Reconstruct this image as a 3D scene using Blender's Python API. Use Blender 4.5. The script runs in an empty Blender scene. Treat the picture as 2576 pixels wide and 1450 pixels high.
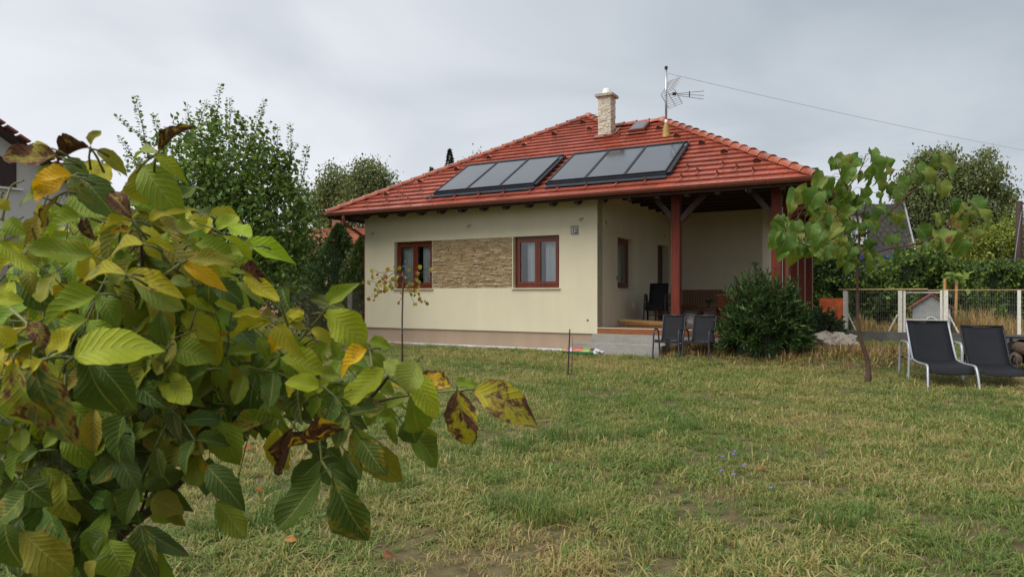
import bpy, math, random
import numpy as np
from mathutils import Vector, Matrix, Euler

S = bpy.context.scene
# ------------------------------------------------------------------ camera
F, CX, YH, CAMH = 1740.0, 1287.5, 741.0, 1.4      # focal length and horizon in a 2575 px wide frame
cam = bpy.data.cameras.new('camera')
cam.sensor_width = 36.0
cam.lens = 36.0 * F / 2575.0
cam.shift_y = (YH - 725.0) / 2575.0
cam.clip_start, cam.clip_end = 0.05, 2000.0
cam.dof.use_dof = True
cam.dof.focus_distance = 14.0
cam.dof.aperture_fstop = 11.0
camo = bpy.data.objects.new('camera', cam)
camo.location = (0, 0, CAMH)
camo.rotation_euler = (math.radians(90), 0, 0)
S.collection.objects.link(camo)
S.camera = camo
# ------------------------------------------------------------------ sky, sun, exposure
SUN_AZ, SUN_EL = math.radians(-128), math.radians(54)     # azimuth from the view axis, to the left and behind
sun_dir = Vector((math.sin(SUN_AZ) * math.cos(SUN_EL), math.cos(SUN_AZ) * math.cos(SUN_EL), math.sin(SUN_EL)))
W = bpy.data.worlds.new('World')
S.world = W
W.use_nodes = True
nt = W.node_tree
nt.nodes.clear()
N = nt.nodes.new
L = nt.links.new
out = N('ShaderNodeOutputWorld')
sky = N('ShaderNodeTexSky')
sky.sky_type = 'NISHITA'
sky.sun_disc = False
sky.sun_elevation = SUN_EL
sky.sun_rotation = SUN_AZ
sky.air_density, sky.dust_density, sky.ozone_density = 1.0, 4.0, 1.0
bg1 = N('ShaderNodeBackground')
bg1.inputs[1].default_value = 0.05
L(sky.outputs[0], bg1.inputs[0])
# closed cloud deck: a grey layer, lighter towards the hidden sun, with soft billows
tc = N('ShaderNodeTexCoord')
sep = N('ShaderNodeSeparateXYZ')
L(tc.outputs['Generated'], sep.inputs[0])
def wm(op, a, b=None, clamp=False):
    n = N('ShaderNodeMath')
    n.operation = op
    n.use_clamp = clamp
    for i, x in enumerate((a, b)):
        if x is None:
            continue
        if isinstance(x, (int, float)):
            n.inputs[i].default_value = x
        else:
            L(x, n.inputs[i])
    return n.outputs[0]
zc = wm('ADD', wm('MAXIMUM', sep.outputs[2], 0.0), 0.22)
cmb = N('ShaderNodeCombineXYZ')
L(wm('DIVIDE', sep.outputs[0], zc), cmb.inputs[0])
L(wm('DIVIDE', sep.outputs[1], zc), cmb.inputs[1])
n1 = N('ShaderNodeTexNoise')
n1.inputs['Scale'].default_value = 1.25
n1.inputs['Detail'].default_value = 5.0
n1.inputs['Roughness'].default_value = 0.45
n1.inputs['Distortion'].default_value = 0.6
L(cmb.outputs[0], n1.inputs['Vector'])
side = wm('MULTIPLY', sep.outputs[0], -0.72)
lowz = wm('MULTIPLY', wm('MINIMUM', sep.outputs[2], 0.38), -0.80)
fac = wm('ADD', wm('ADD', wm('ADD', side, lowz), 0.66), wm('MULTIPLY', wm('SUBTRACT', n1.outputs[0], 0.45), 1.45), clamp=True)
ramp = N('ShaderNodeValToRGB')
ramp.color_ramp.elements[0].color = (0.222, 0.252, 0.280, 1)
ramp.color_ramp.elements[1].color = (0.436, 0.446, 0.474, 1)
L(fac, ramp.inputs[0])
bg2 = N('ShaderNodeBackground')
bg2.inputs[1].default_value = 1.0
L(ramp.outputs[0], bg2.inputs[0])
mixw = N('ShaderNodeMixShader')
mixw.inputs[0].default_value = 0.94
L(bg1.outputs[0], mixw.inputs[1])
L(bg2.outputs[0], mixw.inputs[2])
L(mixw.outputs[0], out.inputs[0])

sl = bpy.data.lights.new('sun', 'SUN')
sl.energy = 1.5
sl.angle = math.radians(52)
sl.color = (1.0, 0.95, 0.87)
slo = bpy.data.objects.new('sun', sl)
slo.rotation_euler = (-sun_dir).to_track_quat('-Z', 'Y').to_euler()
slo.location = (-20, -20, 30)
S.collection.objects.link(slo)
S.view_settings.view_transform = 'Standard'
S.view_settings.look = 'None'
S.view_settings.exposure = 1.05
S.view_settings.gamma = 1.0
S.view_settings.use_curve_mapping = False
S.cycles.use_denoising = True
S.cycles.max_bounces = 8
S.cycles.diffuse_bounces = 6
S.cycles.glossy_bounces = 3
S.cycles.transmission_bounces = 4
S.cycles.transparent_max_bounces = 10
S.cycles.caustics_reflective = False
S.cycles.caustics_refractive = False

# ------------------------------------------------------------------ helpers
rnd = random.Random(11)
rng = np.random.default_rng(7)
COL = S.collection
R = math.radians
def at(x, y, D):
    """a point at distance D in front of the viewpoint"""
    return Vector(((x - CX) / F * D, D, CAMH - (y - YH) / F * D))
def ground(x, y, z=0.0):
    D = (CAMH - z) * F / (y - YH)
    return Vector(((x - CX) / F * D, D, z))
# house frame: a runs along the front, b goes in, origin at the front corner beside the terrace
HU = Vector((0.87533, -0.48352, 0)); HV = Vector((0.48352, 0.87533, 0)); HC = Vector((2.071, 16.8, 0))
HROT = math.atan2(HU.y, HU.x)
def hl(a, b, z=0.0):
    return HC + HU * a + HV * b + Vector((0, 0, z))

class MB:
    def __init__(s):
        s.v = []; s.f = []
    def add(s, vs, fs):
        o = len(s.v)
        s.v += [tuple(p) for p in vs]
        s.f += [tuple(i + o for i in f) for f in fs]
        return s
    def box(s, x0, x1, y0, y1, z0, z1):
        return s.add([(x0,y0,z0),(x1,y0,z0),(x1,y1,z0),(x0,y1,z0),(x0,y0,z1),(x1,y0,z1),(x1,y1,z1),(x0,y1,z1)],
                     [(0,3,2,1),(4,5,6,7),(0,1,5,4),(1,2,6,5),(2,3,7,6),(3,0,4,7)])
    def bar(s, p, q, w, h, up=(0, 0, 1)):
        p = Vector(p); q = Vector(q); d = (q - p).normalized()
        up = Vector(up)
        sd = d.cross(up)
        if sd.length < 1e-4:
            sd = d.cross(Vector((1, 0, 0)))
        sd.normalize()
        u2 = sd.cross(d)
        vs = []
        for e in (p, q):
            for i, j in ((-1,-1),(1,-1),(1,1),(-1,1)):
                vs.append(e + sd * (i * w / 2) + u2 * (j * h / 2))
        return s.add(vs, [(3,2,1,0),(4,5,6,7),(0,1,5,4),(1,2,6,5),(2,3,7,6),(3,0,4,7)])
    def tube(s, pts, r, n=6, cap=True):
        pts = [Vector(p) for p in pts]
        rs = r if isinstance(r, (list, tuple)) else [r] * len(pts)
        o = len(s.v)
        ref = None
        for i, p in enumerate(pts):
            d = (pts[min(i + 1, len(pts) - 1)] - pts[max(i - 1, 0)])
            if d.length < 1e-9: d = Vector((0, 0, 1))
            d.normalize()
            if ref is None:
                ref = d.cross(Vector((0.31, 0.17, 0.93)))
                if ref.length < 1e-3: ref = d.cross(Vector((1, 0, 0)))
            ref = (ref - d * ref.dot(d)).normalized()
            b2 = d.cross(ref)
            for k in range(n):
                t = 2 * math.pi * k / n
                s.v.append(tuple(p + (ref * math.cos(t) + b2 * math.sin(t)) * rs[i]))
        for i in range(len(pts) - 1):
            for k in range(n):
                a = o + i * n + k; b = o + i * n + (k + 1) % n
                s.f.append((a, b, b + n, a + n))
        if cap:
            s.f.append(tuple(o + k for k in reversed(range(n))))
            e = o + (len(pts) - 1) * n
            s.f.append(tuple(e + k for k in range(n)))
        return s
    def mesh(s, name, smooth=False):
        m = bpy.data.meshes.new(name)
        m.from_pydata(s.v, [], s.f)
        if smooth:
            m.polygons.foreach_set('use_smooth', [True] * len(m.polygons))
        m.update()
        return m
    def build(s, name, mat, parent=None, smooth=False):
        return link(name, s.mesh(name, smooth), mat, parent)
def link(name, me, mat=None, parent=None, loc=None, rot=None):
    o = bpy.data.objects.new(name, me)
    if mat is not None and me is not None and not me.materials:
        me.materials.append(mat)
    COL.objects.link(o)
    if parent is not None: o.parent = parent
    if loc is not None: o.location = loc
    if rot is not None: o.rotation_euler = rot
    return o
def tag(o, label, cat, group=None):
    o['label'] = label; o['category'] = cat
    if group: o['group'] = group
    return o
def thing(name, label, cat, loc=(0, 0, 0), rz=0.0, group=None):
    o = bpy.data.objects.new(name, None)
    COL.objects.link(o)
    o.location = loc; o.rotation_euler = (0, 0, rz)
    o.empty_display_size = 0.1
    return tag(o, label, cat, group)
def copy_tree(o, parent=None):
    c = o.copy()
    COL.objects.link(c)
    c.parent = parent
    for ch in list(o.children):
        copy_tree(ch, c)
    return c
def spline(pts, n=6):
    """Catmull-Rom through points"""
    P = [Vector(p) for p in pts]
    if len(P) < 3: return P
    Q = [P[0] * 2 - P[1]] + P + [P[-1] * 2 - P[-2]]
    o = []
    for i in range(1, len(Q) - 2):
        p0, p1, p2, p3 = Q[i-1], Q[i], Q[i+1], Q[i+2]
        for k in range(n):
            t = k / n
            o.append(0.5 * ((2*p1) + (p2-p0)*t + (2*p0-5*p1+4*p2-p3)*t*t + (3*p1-p0-3*p2+p3)*t*t*t))
    o.append(P[-1])
    return o
def lerpr(a, b, n):
    return [a + (b - a) * i / (n - 1) for i in range(n)]

# ------------------------------------------------------------------ materials
class MT:
    """small node-tree writer"""
    def __init__(s, name):
        s.m = bpy.data.materials.new(name); s.m.use_nodes = True
        s.t = s.m.node_tree
        s.b = s.t.nodes['Principled BSDF']; s.o = s.t.nodes['Material Output']
    def n(s, kind, **kw):
        x = s.t.nodes.new(kind)
        for k, v in kw.items():
            if k in x.inputs: s.set(x.inputs[k], v)
            else: setattr(x, k, v)
        return x
    def set(s, sock, v):
        if isinstance(v, bpy.types.NodeSocket): s.t.links.new(v, sock)
        elif isinstance(v, tuple) and len(v) == 3 and sock.type == 'RGBA': sock.default_value = (*v, 1)
        else: sock.default_value = v
    def P(s, **kw):
        names = dict(color='Base Color', rough='Roughness', metal='Metallic', spec='Specular IOR Level', normal='Normal', alpha='Alpha', coat='Coat Weight', coatr='Coat Roughness')
        for k, v in kw.items(): s.set(s.b.inputs[names[k]], v)
        return s.m
    def coord(s, w='Object'):
        return s.n('ShaderNodeTexCoord').outputs[w]
    def noise(s, scale, detail=4.0, rough=0.55, vec=None, dist=0.0):
        x = s.n('ShaderNodeTexNoise', Scale=scale, Detail=detail, Roughness=rough, Distortion=dist)
        s.t.links.new(vec if vec is not None else s.coord(), x.inputs['Vector'])
        return x.outputs[0]
    def ramp(s, f, stops):
        x = s.n('ShaderNodeValToRGB'); s.t.links.new(f, x.inputs[0])
        e = x.color_ramp.elements
        while len(e) < len(stops): e.new(0.5)
        for i, (p, c) in enumerate(stops):
            e[i].position = p; e[i].color = (*c, 1) if len(c) == 3 else c
        return x.outputs[0]
    def math(s, op, a, b=None, c=None, clamp=False):
        x = s.n('ShaderNodeMath'); x.operation = op; x.use_clamp = clamp
        for i, v in enumerate((a, b, c)):
            if v is not None: s.set(x.inputs[i], v)
        return x.outputs[0]
    def mix(s, f, a, b, mode='MIX'):
        x = s.n('ShaderNodeMix'); x.data_type = 'RGBA'; x.blend_type = mode
        s.set(x.inputs[0], f); s.set(x.inputs[6], a); s.set(x.inputs[7], b)
        return x.outputs[2]
    def mapv(s, vec, scale=(1, 1, 1), loc=(0, 0, 0)):
        x = s.n('ShaderNodeMapping'); s.t.links.new(vec, x.inputs[0])
        x.inputs['Scale'].default_value = scale; x.inputs['Location'].default_value = loc
        return x.outputs[0]
    def bump(s, h, strength=0.3, dist=0.01):
        x = s.n('ShaderNodeBump', Strength=strength, Distance=dist)
        s.t.links.new(h, x.inputs['Height'])
        return x.outputs[0]
def plain(name, c, rough=0.6, metal=0.0, var=0.12, scale=6.0, spec=0.4, bump=0.0, bscale=60.0):
    t = MT(name)
    f = t.noise(scale, 5.0, 0.6)
    lo = tuple(x * (1 - var) for x in c); hi = tuple(min(1.0, x * (1 + var)) for x in c)
    kw = dict(color=t.ramp(f, [(0.3, lo), (0.7, hi)]), rough=rough, metal=metal, spec=spec)
    if bump: kw['normal'] = t.bump(t.noise(bscale, 4.0), bump, 0.01)
    return t.P(**kw)
def rand_color(t, stops):
    oi = t.n('ShaderNodeObjectInfo')
    return t.ramp(oi.outputs['Random'], stops), oi
M = {}
def mk_plaster(name, c, stain=0.15):
    t = MT(name)
    big = t.noise(0.55, 5.0, 0.6); fine = t.noise(170.0, 3.0, 0.7)
    streak = t.noise(1.0, 4.0, 0.6, t.mapv(t.coord(), (2.2, 2.2, 0.35)))
    lo = tuple(x * (1 - stain) for x in c)
    col = t.ramp(t.math('ADD', t.math('MULTIPLY', big, 0.6), t.math('MULTIPLY', streak, 0.4)), [(0.32, lo), (0.62, c)])
    col = t.mix(0.25, col, t.ramp(fine, [(0.35, tuple(x * 0.72 for x in c)), (0.65, c)]))
    return t.P(color=col, rough=0.92, spec=0.2, normal=t.bump(fine, 0.35, 0.004))
M['plaster'] = mk_plaster('cream plaster', (0.735, 0.670, 0.495))
M['plinth'] = mk_plaster('tan plinth render', (0.43, 0.325, 0.238), 0.28)
def mk_tile(name, c, hc):
    t = MT(name)
    oi = t.n('ShaderNodeObjectInfo')
    v = t.n('ShaderNodeAttribute', attribute_name='Col').outputs['Color']
    wet = t.noise(0.8, 4.0, 0.6, t.coord('Generated'))
    g = t.n('ShaderNodeNewGeometry')
    wn = t.noise(0.75, 4.0, 0.6, g.outputs['Position'])
    fine = t.noise(22.0, 4.0, 0.6, g.outputs['Position'])
    rnd_ = t.math('FRACT', t.math('ADD', oi.outputs['Random'], t.n('ShaderNodeSeparateColor', Color=v).outputs[0]))
    col = t.ramp(rnd_, [(0.0, tuple(x * 0.80 for x in c)), (0.5, c), (1.0, tuple(x * 1.06 for x in hc))])
    col = t.mix(t.math('MULTIPLY', t.math('SUBTRACT', fine, 0.45, clamp=True), 1.2), col, tuple(x * 0.62 for x in c))
    dirt = t.noise(0.55, 6.0, 0.65, t.mapv(g.outputs['Position'], (1, 1, 0.5), (3, 1, 0)))
    col = t.mix(t.math('MULTIPLY', t.math('SUBTRACT', dirt, 0.52, clamp=True), 2.2), col, (0.16, 0.055, 0.035))
    rough = t.ramp(wn, [(0.36, (0.18,) * 3), (0.64, (0.34,) * 3)])
    return t.P(color=col, rough=rough, spec=0.5, coat=0.4, coatr=0.22)
M['tile'] = mk_tile('wet red concrete tile', (0.385, 0.098, 0.060), (0.425, 0.114, 0.070))
M['hip'] = mk_tile('wet red hip tile', (0.410, 0.112, 0.058), (0.45, 0.128, 0.066))
M['gutter'] = plain('red brown gutter', (0.235, 0.068, 0.040), 0.32, 0.0, 0.12, 4.0, 0.5)
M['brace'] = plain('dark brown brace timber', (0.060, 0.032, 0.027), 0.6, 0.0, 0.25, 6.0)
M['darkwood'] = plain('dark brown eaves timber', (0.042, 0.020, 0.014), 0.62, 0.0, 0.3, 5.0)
def mk_wood(name, c, c2, rough=0.5, sc=(14, 14, 0.9), bump=0.15, spec=0.4):
    t = MT(name)
    oi = t.n('ShaderNodeObjectInfo')
    vec = t.n('ShaderNodeVectorMath', operation='ADD')
    t.t.links.new(t.coord(), vec.inputs[0]); t.t.links.new(oi.outputs['Random'], vec.inputs[1])
    g = t.noise(1.6, 6.0, 0.6, t.mapv(vec.outputs[0], sc), 0.8)
    col = t.ramp(g, [(0.30, c2), (0.55, c), (0.75, tuple(min(1, x * 1.12) for x in c))])
    return t.P(color=col, rough=rough, spec=spec, normal=t.bump(g, bump, 0.005))
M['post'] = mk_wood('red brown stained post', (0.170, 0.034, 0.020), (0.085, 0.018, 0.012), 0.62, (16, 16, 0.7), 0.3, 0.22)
M['screen'] = mk_wood('dark red screen board', (0.125, 0.022, 0.019), (0.085, 0.015, 0.013), 0.45)
M['frame'] = mk_wood('mahogany window frame', (0.155, 0.034, 0.014), (0.10, 0.020, 0.009), 0.3)
M['door'] = mk_wood('dark mahogany door', (0.085, 0.020, 0.012), (0.055, 0.013, 0.009), 0.35)
M['pine'] = mk_wood('raw pine plank', (0.58, 0.34, 0.13), (0.42, 0.22, 0.075), 0.6, (1.0, 16, 16))
M['bench'] = mk_wood('oiled bench wood', (0.26, 0.125, 0.050), (0.15, 0.070, 0.028), 0.5, (14, 14, 1))
M['table'] = mk_wood('dark red table wood', (0.115, 0.022, 0.015), (0.075, 0.014, 0.010), 0.35)
M['orange'] = mk_wood('orange stained timber', (0.36, 0.095, 0.035), (0.24, 0.06, 0.025), 0.5)
M['floor_tile'] = mk_wood('wood look terrace tile', (0.27, 0.10, 0.036), (0.18, 0.065, 0.024), 0.25, (3, 40, 40), 0.05)
M['white'] = plain('white trim', (0.74, 0.73, 0.70), 0.5, 0, 0.06)
M['sill'] = plain('stone window sill', (0.62, 0.55, 0.42), 0.55, 0, 0.08)
M['membrane'] = plain('white base membrane', (0.66, 0.66, 0.63), 0.6, 0, 0.2, 2.5)
def mk_concrete():
    t = MT('weathered concrete')
    n = t.noise(1.8, 8.0, 0.65); f = t.noise(45.0, 5.0, 0.7); st = t.noise(0.9, 5.0, 0.6, t.mapv(t.coord(), (1.5, 1.5, 5)))
    col = t.ramp(t.math('ADD', t.math('MULTIPLY', n, 0.5), t.math('MULTIPLY', st, 0.5)), [(0.34, (0.15, 0.14, 0.125)), (0.52, (0.27, 0.26, 0.24)), (0.72, (0.36, 0.35, 0.33))])
    col = t.mix(0.35, col, t.ramp(f, [(0.35, (0.18, 0.17, 0.15)), (0.65, (0.46, 0.45, 0.42))]))
    return t.P(color=col, rough=0.85, normal=t.bump(f, 0.5, 0.006))
M['concrete'] = mk_concrete()
M['darkconcrete'] = plain('damp dark concrete', (0.125, 0.120, 0.112), 0.8, 0, 0.35, 2.5, 0.4, 0.4, 40)
def mk_stone(name, stops):
    t = MT(name)
    oi = t.n('ShaderNodeObjectInfo')
    g = t.n('ShaderNodeNewGeometry')
    rn = g.outputs['Random Per Island']
    r = t.math('FRACT', t.math('ADD', oi.outputs['Random'], rn))
    col = t.ramp(r, stops)
    f = t.noise(26.0, 6.0, 0.7, g.outputs['Position'])
    col = t.mix(0.75, col, t.ramp(f, [(0.28, (0.50, 0.46, 0.40)), (0.60, (1.0, 1.0, 1.0))]), 'MULTIPLY')
    return t.P(color=col, rough=0.85, spec=0.3, normal=t.bump(f, 0.8, 0.012))
M['ledge'] = mk_stone('tan ledge stone', [(0.0, (0.33, 0.228, 0.122)), (0.35, (0.45, 0.325, 0.18)), (0.7, (0.40, 0.285, 0.16)), (0.88, (0.48, 0.375, 0.23)), (1.0, (0.58, 0.51, 0.39))])
M['chimstone'] = mk_stone('cream ledge stone', [(0.0, (0.56, 0.50, 0.40)), (0.5, (0.68, 0.62, 0.51)), (1.0, (0.74, 0.70, 0.61))])
M['rock'] = mk_stone('limestone rubble', [(0.0, (0.36, 0.31, 0.25)), (0.5, (0.46, 0.41, 0.34)), (1.0, (0.52, 0.48, 0.42))])
M['capstone'] = plain('mossy concrete cap', (0.36, 0.33, 0.25), 0.85, 0, 0.4, 9.0, 0.3, 0.5, 60)
M['zinc'] = plain('galvanised steel', (0.45, 0.47, 0.50), 0.35, 0.85, 0.15, 8.0)
M['alu'] = plain('aluminium rod', (0.30, 0.30, 0.31), 0.4, 0.7, 0.1)
M['blackmetal'] = plain('black metal', (0.020, 0.020, 0.024), 0.4, 0.3, 0.2)
M['flash'] = plain('anthracite flashing', (0.045, 0.052, 0.062), 0.45, 0.3, 0.2, 3.0)
M['bluefoil'] = plain('dark blue grey metal', (0.06, 0.075, 0.095), 0.4, 0.4, 0.15, 3.0)
def mk_collector():
    t = MT('collector glass')
    n = t.noise(1.3, 5.0, 0.6)
    f = t.noise(9.0, 3.0, 0.6)
    col = t.ramp(n, [(0.35, (0.038, 0.046, 0.056)), (0.65, (0.054, 0.062, 0.074))])
    return t.P(color=col, rough=t.ramp(f, [(0.3, (0.10,) * 3), (0.7, (0.17,) * 3)]), spec=0.6, coat=0.55, coatr=0.06)
M['collector'] = mk_collector()
def mk_glass(name, tint=(0.85, 0.9, 0.9)):
    t = MT(name)
    tr = t.n('ShaderNodeBsdfTransparent', Color=tint)
    gl = t.n('ShaderNodeBsdfGlossy', Color=(0.95, 0.97, 1.0), Roughness=0.015)
    fr = t.n('ShaderNodeFresnel', IOR=1.55)
    mx = t.n('ShaderNodeMixShader')
    t.t.links.new(t.math('ADD', t.math('MULTIPLY', fr.outputs[0], 1.6), 0.03, clamp=True), mx.inputs[0])
    t.t.links.new(tr.outputs[0], mx.inputs[1]); t.t.links.new(gl.outputs[0], mx.inputs[2])
    t.t.links.new(mx.outputs[0], t.o.inputs[0])
    return t.m
M['glass'] = mk_glass('window glass')
M['curtain'] = plain('white net curtain', (0.76, 0.78, 0.78), 0.9, 0, 0.05)
M['interior'] = plain('dark room backing', (0.12, 0.11, 0.10), 0.9, 0, 0.1)  # room dimness put into the colour of the window backing
M['yellowcone'] = plain('ochre pipe collar', (0.36, 0.235, 0.055), 0.5, 0, 0.15)
M['chairframe'] = plain('dark grey steel tube', (0.045, 0.050, 0.060), 0.38, 0.2, 0.12)
def mk_sling(name, c):
    t = MT(name)
    w = t.n('ShaderNodeTexChecker', Scale=160.0, Color1=tuple(x * 0.7 for x in c), Color2=tuple(x * 1.25 for x in c))
    t.t.links.new(t.coord(), w.inputs['Vector'])
    f = t.noise(3.0, 4.0)
    return t.P(color=t.mix(0.5, w.outputs[0], t.ramp(f, [(0.3, tuple(x * 0.85 for x in c)), (0.7, tuple(x * 1.15 for x in c))])), rough=0.7, spec=0.15)
M['sling'] = mk_sling('charcoal mesh fabric', (0.017, 0.018, 0.022))
M['sling_dark'] = mk_sling('black mesh fabric', (0.018, 0.020, 0.024))
M['silver'] = plain('silver painted tube', (0.44, 0.47, 0.51), 0.35, 0.3, 0.08)
def mk_leaf(name, trans=0.3, rough=0.5, spec=0.35, gain=1.0):
    """leaf colour from the per leaf colour attribute"""
    t = MT(name)
    c = t.n('ShaderNodeAttribute', attribute_name='Col').outputs['Color']
    if gain != 1.0: c = t.mix(1.0, c, (gain,) * 3, 'MULTIPLY')
    t.P(color=c, rough=rough, spec=spec)
    tl = t.n('ShaderNodeBsdfTranslucent'); t.t.links.new(t.mix(1.0, c, (1.25, 1.25, 0.55), 'MULTIPLY'), tl.inputs[0])
    mx = t.n('ShaderNodeMixShader'); mx.inputs[0].default_value = trans
    t.t.links.new(t.b.outputs[0], mx.inputs[1]); t.t.links.new(tl.outputs[0], mx.inputs[2])
    t.t.links.new(mx.outputs[0], t.o.inputs[0])
    return t.m
M['leaf'] = mk_leaf('foliage leaf', 0.3, 0.55, 0.2)
M['needle'] = mk_leaf('conifer spray', 0.1, 0.6, 0.25)
M['straw'] = mk_leaf('dry straw', 0.3, 0.8, 0.15)
def mk_big_leaf(name, nlat, trans=0.32, rough=0.42, joined=False):
    """single large leaves: colour of the object, veins from its UV, brown blotches by the object's alpha"""
    t = MT(name)
    oi = t.n('ShaderNodeObjectInfo')
    if joined:
        at_ = t.n('ShaderNodeAttribute', attribute_name='Col'); L_col, L_alp, L_rnd = at_.outputs['Color'], at_.outputs['Alpha'], t.n('ShaderNodeNewGeometry').outputs['Random Per Island']
    else: L_col, L_alp, L_rnd = oi.outputs['Color'], oi.outputs['Alpha'], oi.outputs['Random']
    uv = t.n('ShaderNodeSeparateXYZ'); t.t.links.new(t.coord('UV'), uv.inputs[0])
    u, v = uv.outputs[0], uv.outputs[1]
    av = t.math('ABSOLUTE', t.math('SUBTRACT', v, 0.5))
    off = t.n('ShaderNodeVectorMath', operation='MULTIPLY_ADD')
    cmb = t.n('ShaderNodeCombineXYZ', X=1.0, Y=1.0, Z=1.0)
    t.t.links.new(t.coord('UV'), off.inputs[0]); off.inputs[1].default_value = (2.2, 1.3, 1.0)
    sc = t.n('ShaderNodeVectorMath', operation='SCALE'); t.t.links.new(cmb.outputs[0], sc.inputs[0])
    t.t.links.new(t.math('MULTIPLY', L_rnd, 60.0), sc.inputs['Scale'])
    t.t.links.new(sc.outputs[0], off.inputs[2])
    blot = t.noise(1.9, 6.0, 0.62, off.outputs[0], 0.4)
    mott = t.noise(5.0, 4.0, 0.6, off.outputs[0])
    # lateral veins
    ph = t.math('MULTIPLY', t.math('SUBTRACT', u, t.math('MULTIPLY', av, 0.55)), nlat * 6.2832)
    lat = t.math('POWER', t.math('MULTIPLY', t.math('ADD', t.math('COSINE', ph), 1.0), 0.5), 7.0)
    mid = t.math('LESS_THAN', av, 0.022)
    base = L_col
    c = t.mix(t.math('MULTIPLY', t.math('SUBTRACT', mott, 0.35, clamp=True), 1.1), base, t.mix(1.0, base, (1.45, 1.20, 0.55), 'MULTIPLY'))
    c = t.mix(t.math('MULTIPLY', lat, 0.13), c, t.mix(1.0, base, (1.55, 1.40, 1.0), 'MULTIPLY'))
    # brown: threshold on noise, more towards the margin and tip
    lim = t.math('SUBTRACT', 0.86, t.math('MULTIPLY', L_alp, 0.50))
    val = t.math('ADD', blot, t.math('MULTIPLY', av, 0.16))
    br = t.math('MULTIPLY', t.math('SUBTRACT', val, lim), 14.0, clamp=True)
    halo = t.math('MULTIPLY', t.math('SUBTRACT', val, t.math('SUBTRACT', lim, 0.10)), 7.0, clamp=True)
    brown = t.ramp(mott, [(0.3, (0.045, 0.019, 0.012)), (0.6, (0.135, 0.062, 0.036)), (0.8, (0.20, 0.115, 0.075))])
    c = t.mix(t.math('MULTIPLY', halo, 0.75), c, (0.36, 0.26, 0.035))
    c = t.mix(br, c, brown)
    c = t.mix(t.math('MULTIPLY', mid, 0.6), c, (0.30, 0.31, 0.09))
    h = t.math('ADD', t.math('MULTIPLY', lat, -0.6), t.math('MULTIPLY', mott, 0.5))
    t.P(color=c, rough=t.math('ADD', rough, t.math('MULTIPLY', br, 0.35)), spec=0.22, normal=t.bump(h, 0.4, 0.007))
    tl = t.n('ShaderNodeBsdfTranslucent'); t.t.links.new(t.mix(1.0, c, (1.2, 1.25, 0.5), 'MULTIPLY'), tl.inputs[0])
    mx = t.n('ShaderNodeMixShader'); t.t.links.new(t.math('MULTIPLY', t.math('SUBTRACT', 1.0, t.math('MULTIPLY', br, 0.7)), trans), mx.inputs[0])
    t.t.links.new(t.b.outputs[0], mx.inputs[1]); t.t.links.new(tl.outputs[0], mx.inputs[2])
    t.t.links.new(mx.outputs[0], t.o.inputs[0])
    return t.m
M['walnut'] = mk_big_leaf('walnut leaflet', 9.0, 0.26, 0.5)
M['walnut_joined'] = mk_big_leaf('walnut leaflet, rear', 9.0, 0.26, 0.5, joined=True)
M['paulownia'] = mk_big_leaf('broad heart leaf', 4.0, 0.3, 0.4)
M['bark'] = plain('grey brown bark', (0.095, 0.068, 0.048), 0.85, 0, 0.4, 18.0, 0.2, 0.7, 50)
M['twig'] = plain('dark twig bark', (0.050, 0.032, 0.022), 0.7, 0, 0.35, 25.0, 0.3, 0.4, 80)
M['youngbark'] = plain('young brown bark', (0.090, 0.054, 0.036), 0.75, 0, 0.35, 20.0, 0.3, 0.5, 60)
M['birchbark'] = plain('pale birch bark', (0.42, 0.41, 0.38), 0.8, 0, 0.4, 8.0)
M['stalk'] = plain('yellow green leaf stalk', (0.17, 0.175, 0.05), 0.5, 0, 0.25, 25.0)
M['stalk_dark'] = plain('shaded green leaf stalk', (0.085, 0.100, 0.024), 0.6, 0, 0.25, 25.0)  # darker copy of the stalk green, shade inside the bush put into its colour
M['stalk_red'] = plain('reddish green leaf stalk', (0.16, 0.10, 0.05), 0.5, 0, 0.25, 25.0)
def mk_ground():
    t = MT('lawn soil')
    g = t.n('ShaderNodeNewGeometry').outputs['Position']
    n = t.noise(0.35, 6.0, 0.6, g); f = t.noise(9.0, 6.0, 0.7, g)
    col = t.ramp(n, [(0.35, (0.130, 0.088, 0.048)), (0.52, (0.135, 0.108, 0.055)), (0.68, (0.110, 0.110, 0.044))])
    col = t.mix(0.6, col, t.ramp(f, [(0.35, (0.06, 0.045, 0.028)), (0.65, (0.17, 0.15, 0.075))]))
    return t.P(color=col, rough=0.95, spec=0.1, normal=t.bump(f, 0.8, 0.03))
M['ground'] = mk_ground()
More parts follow.
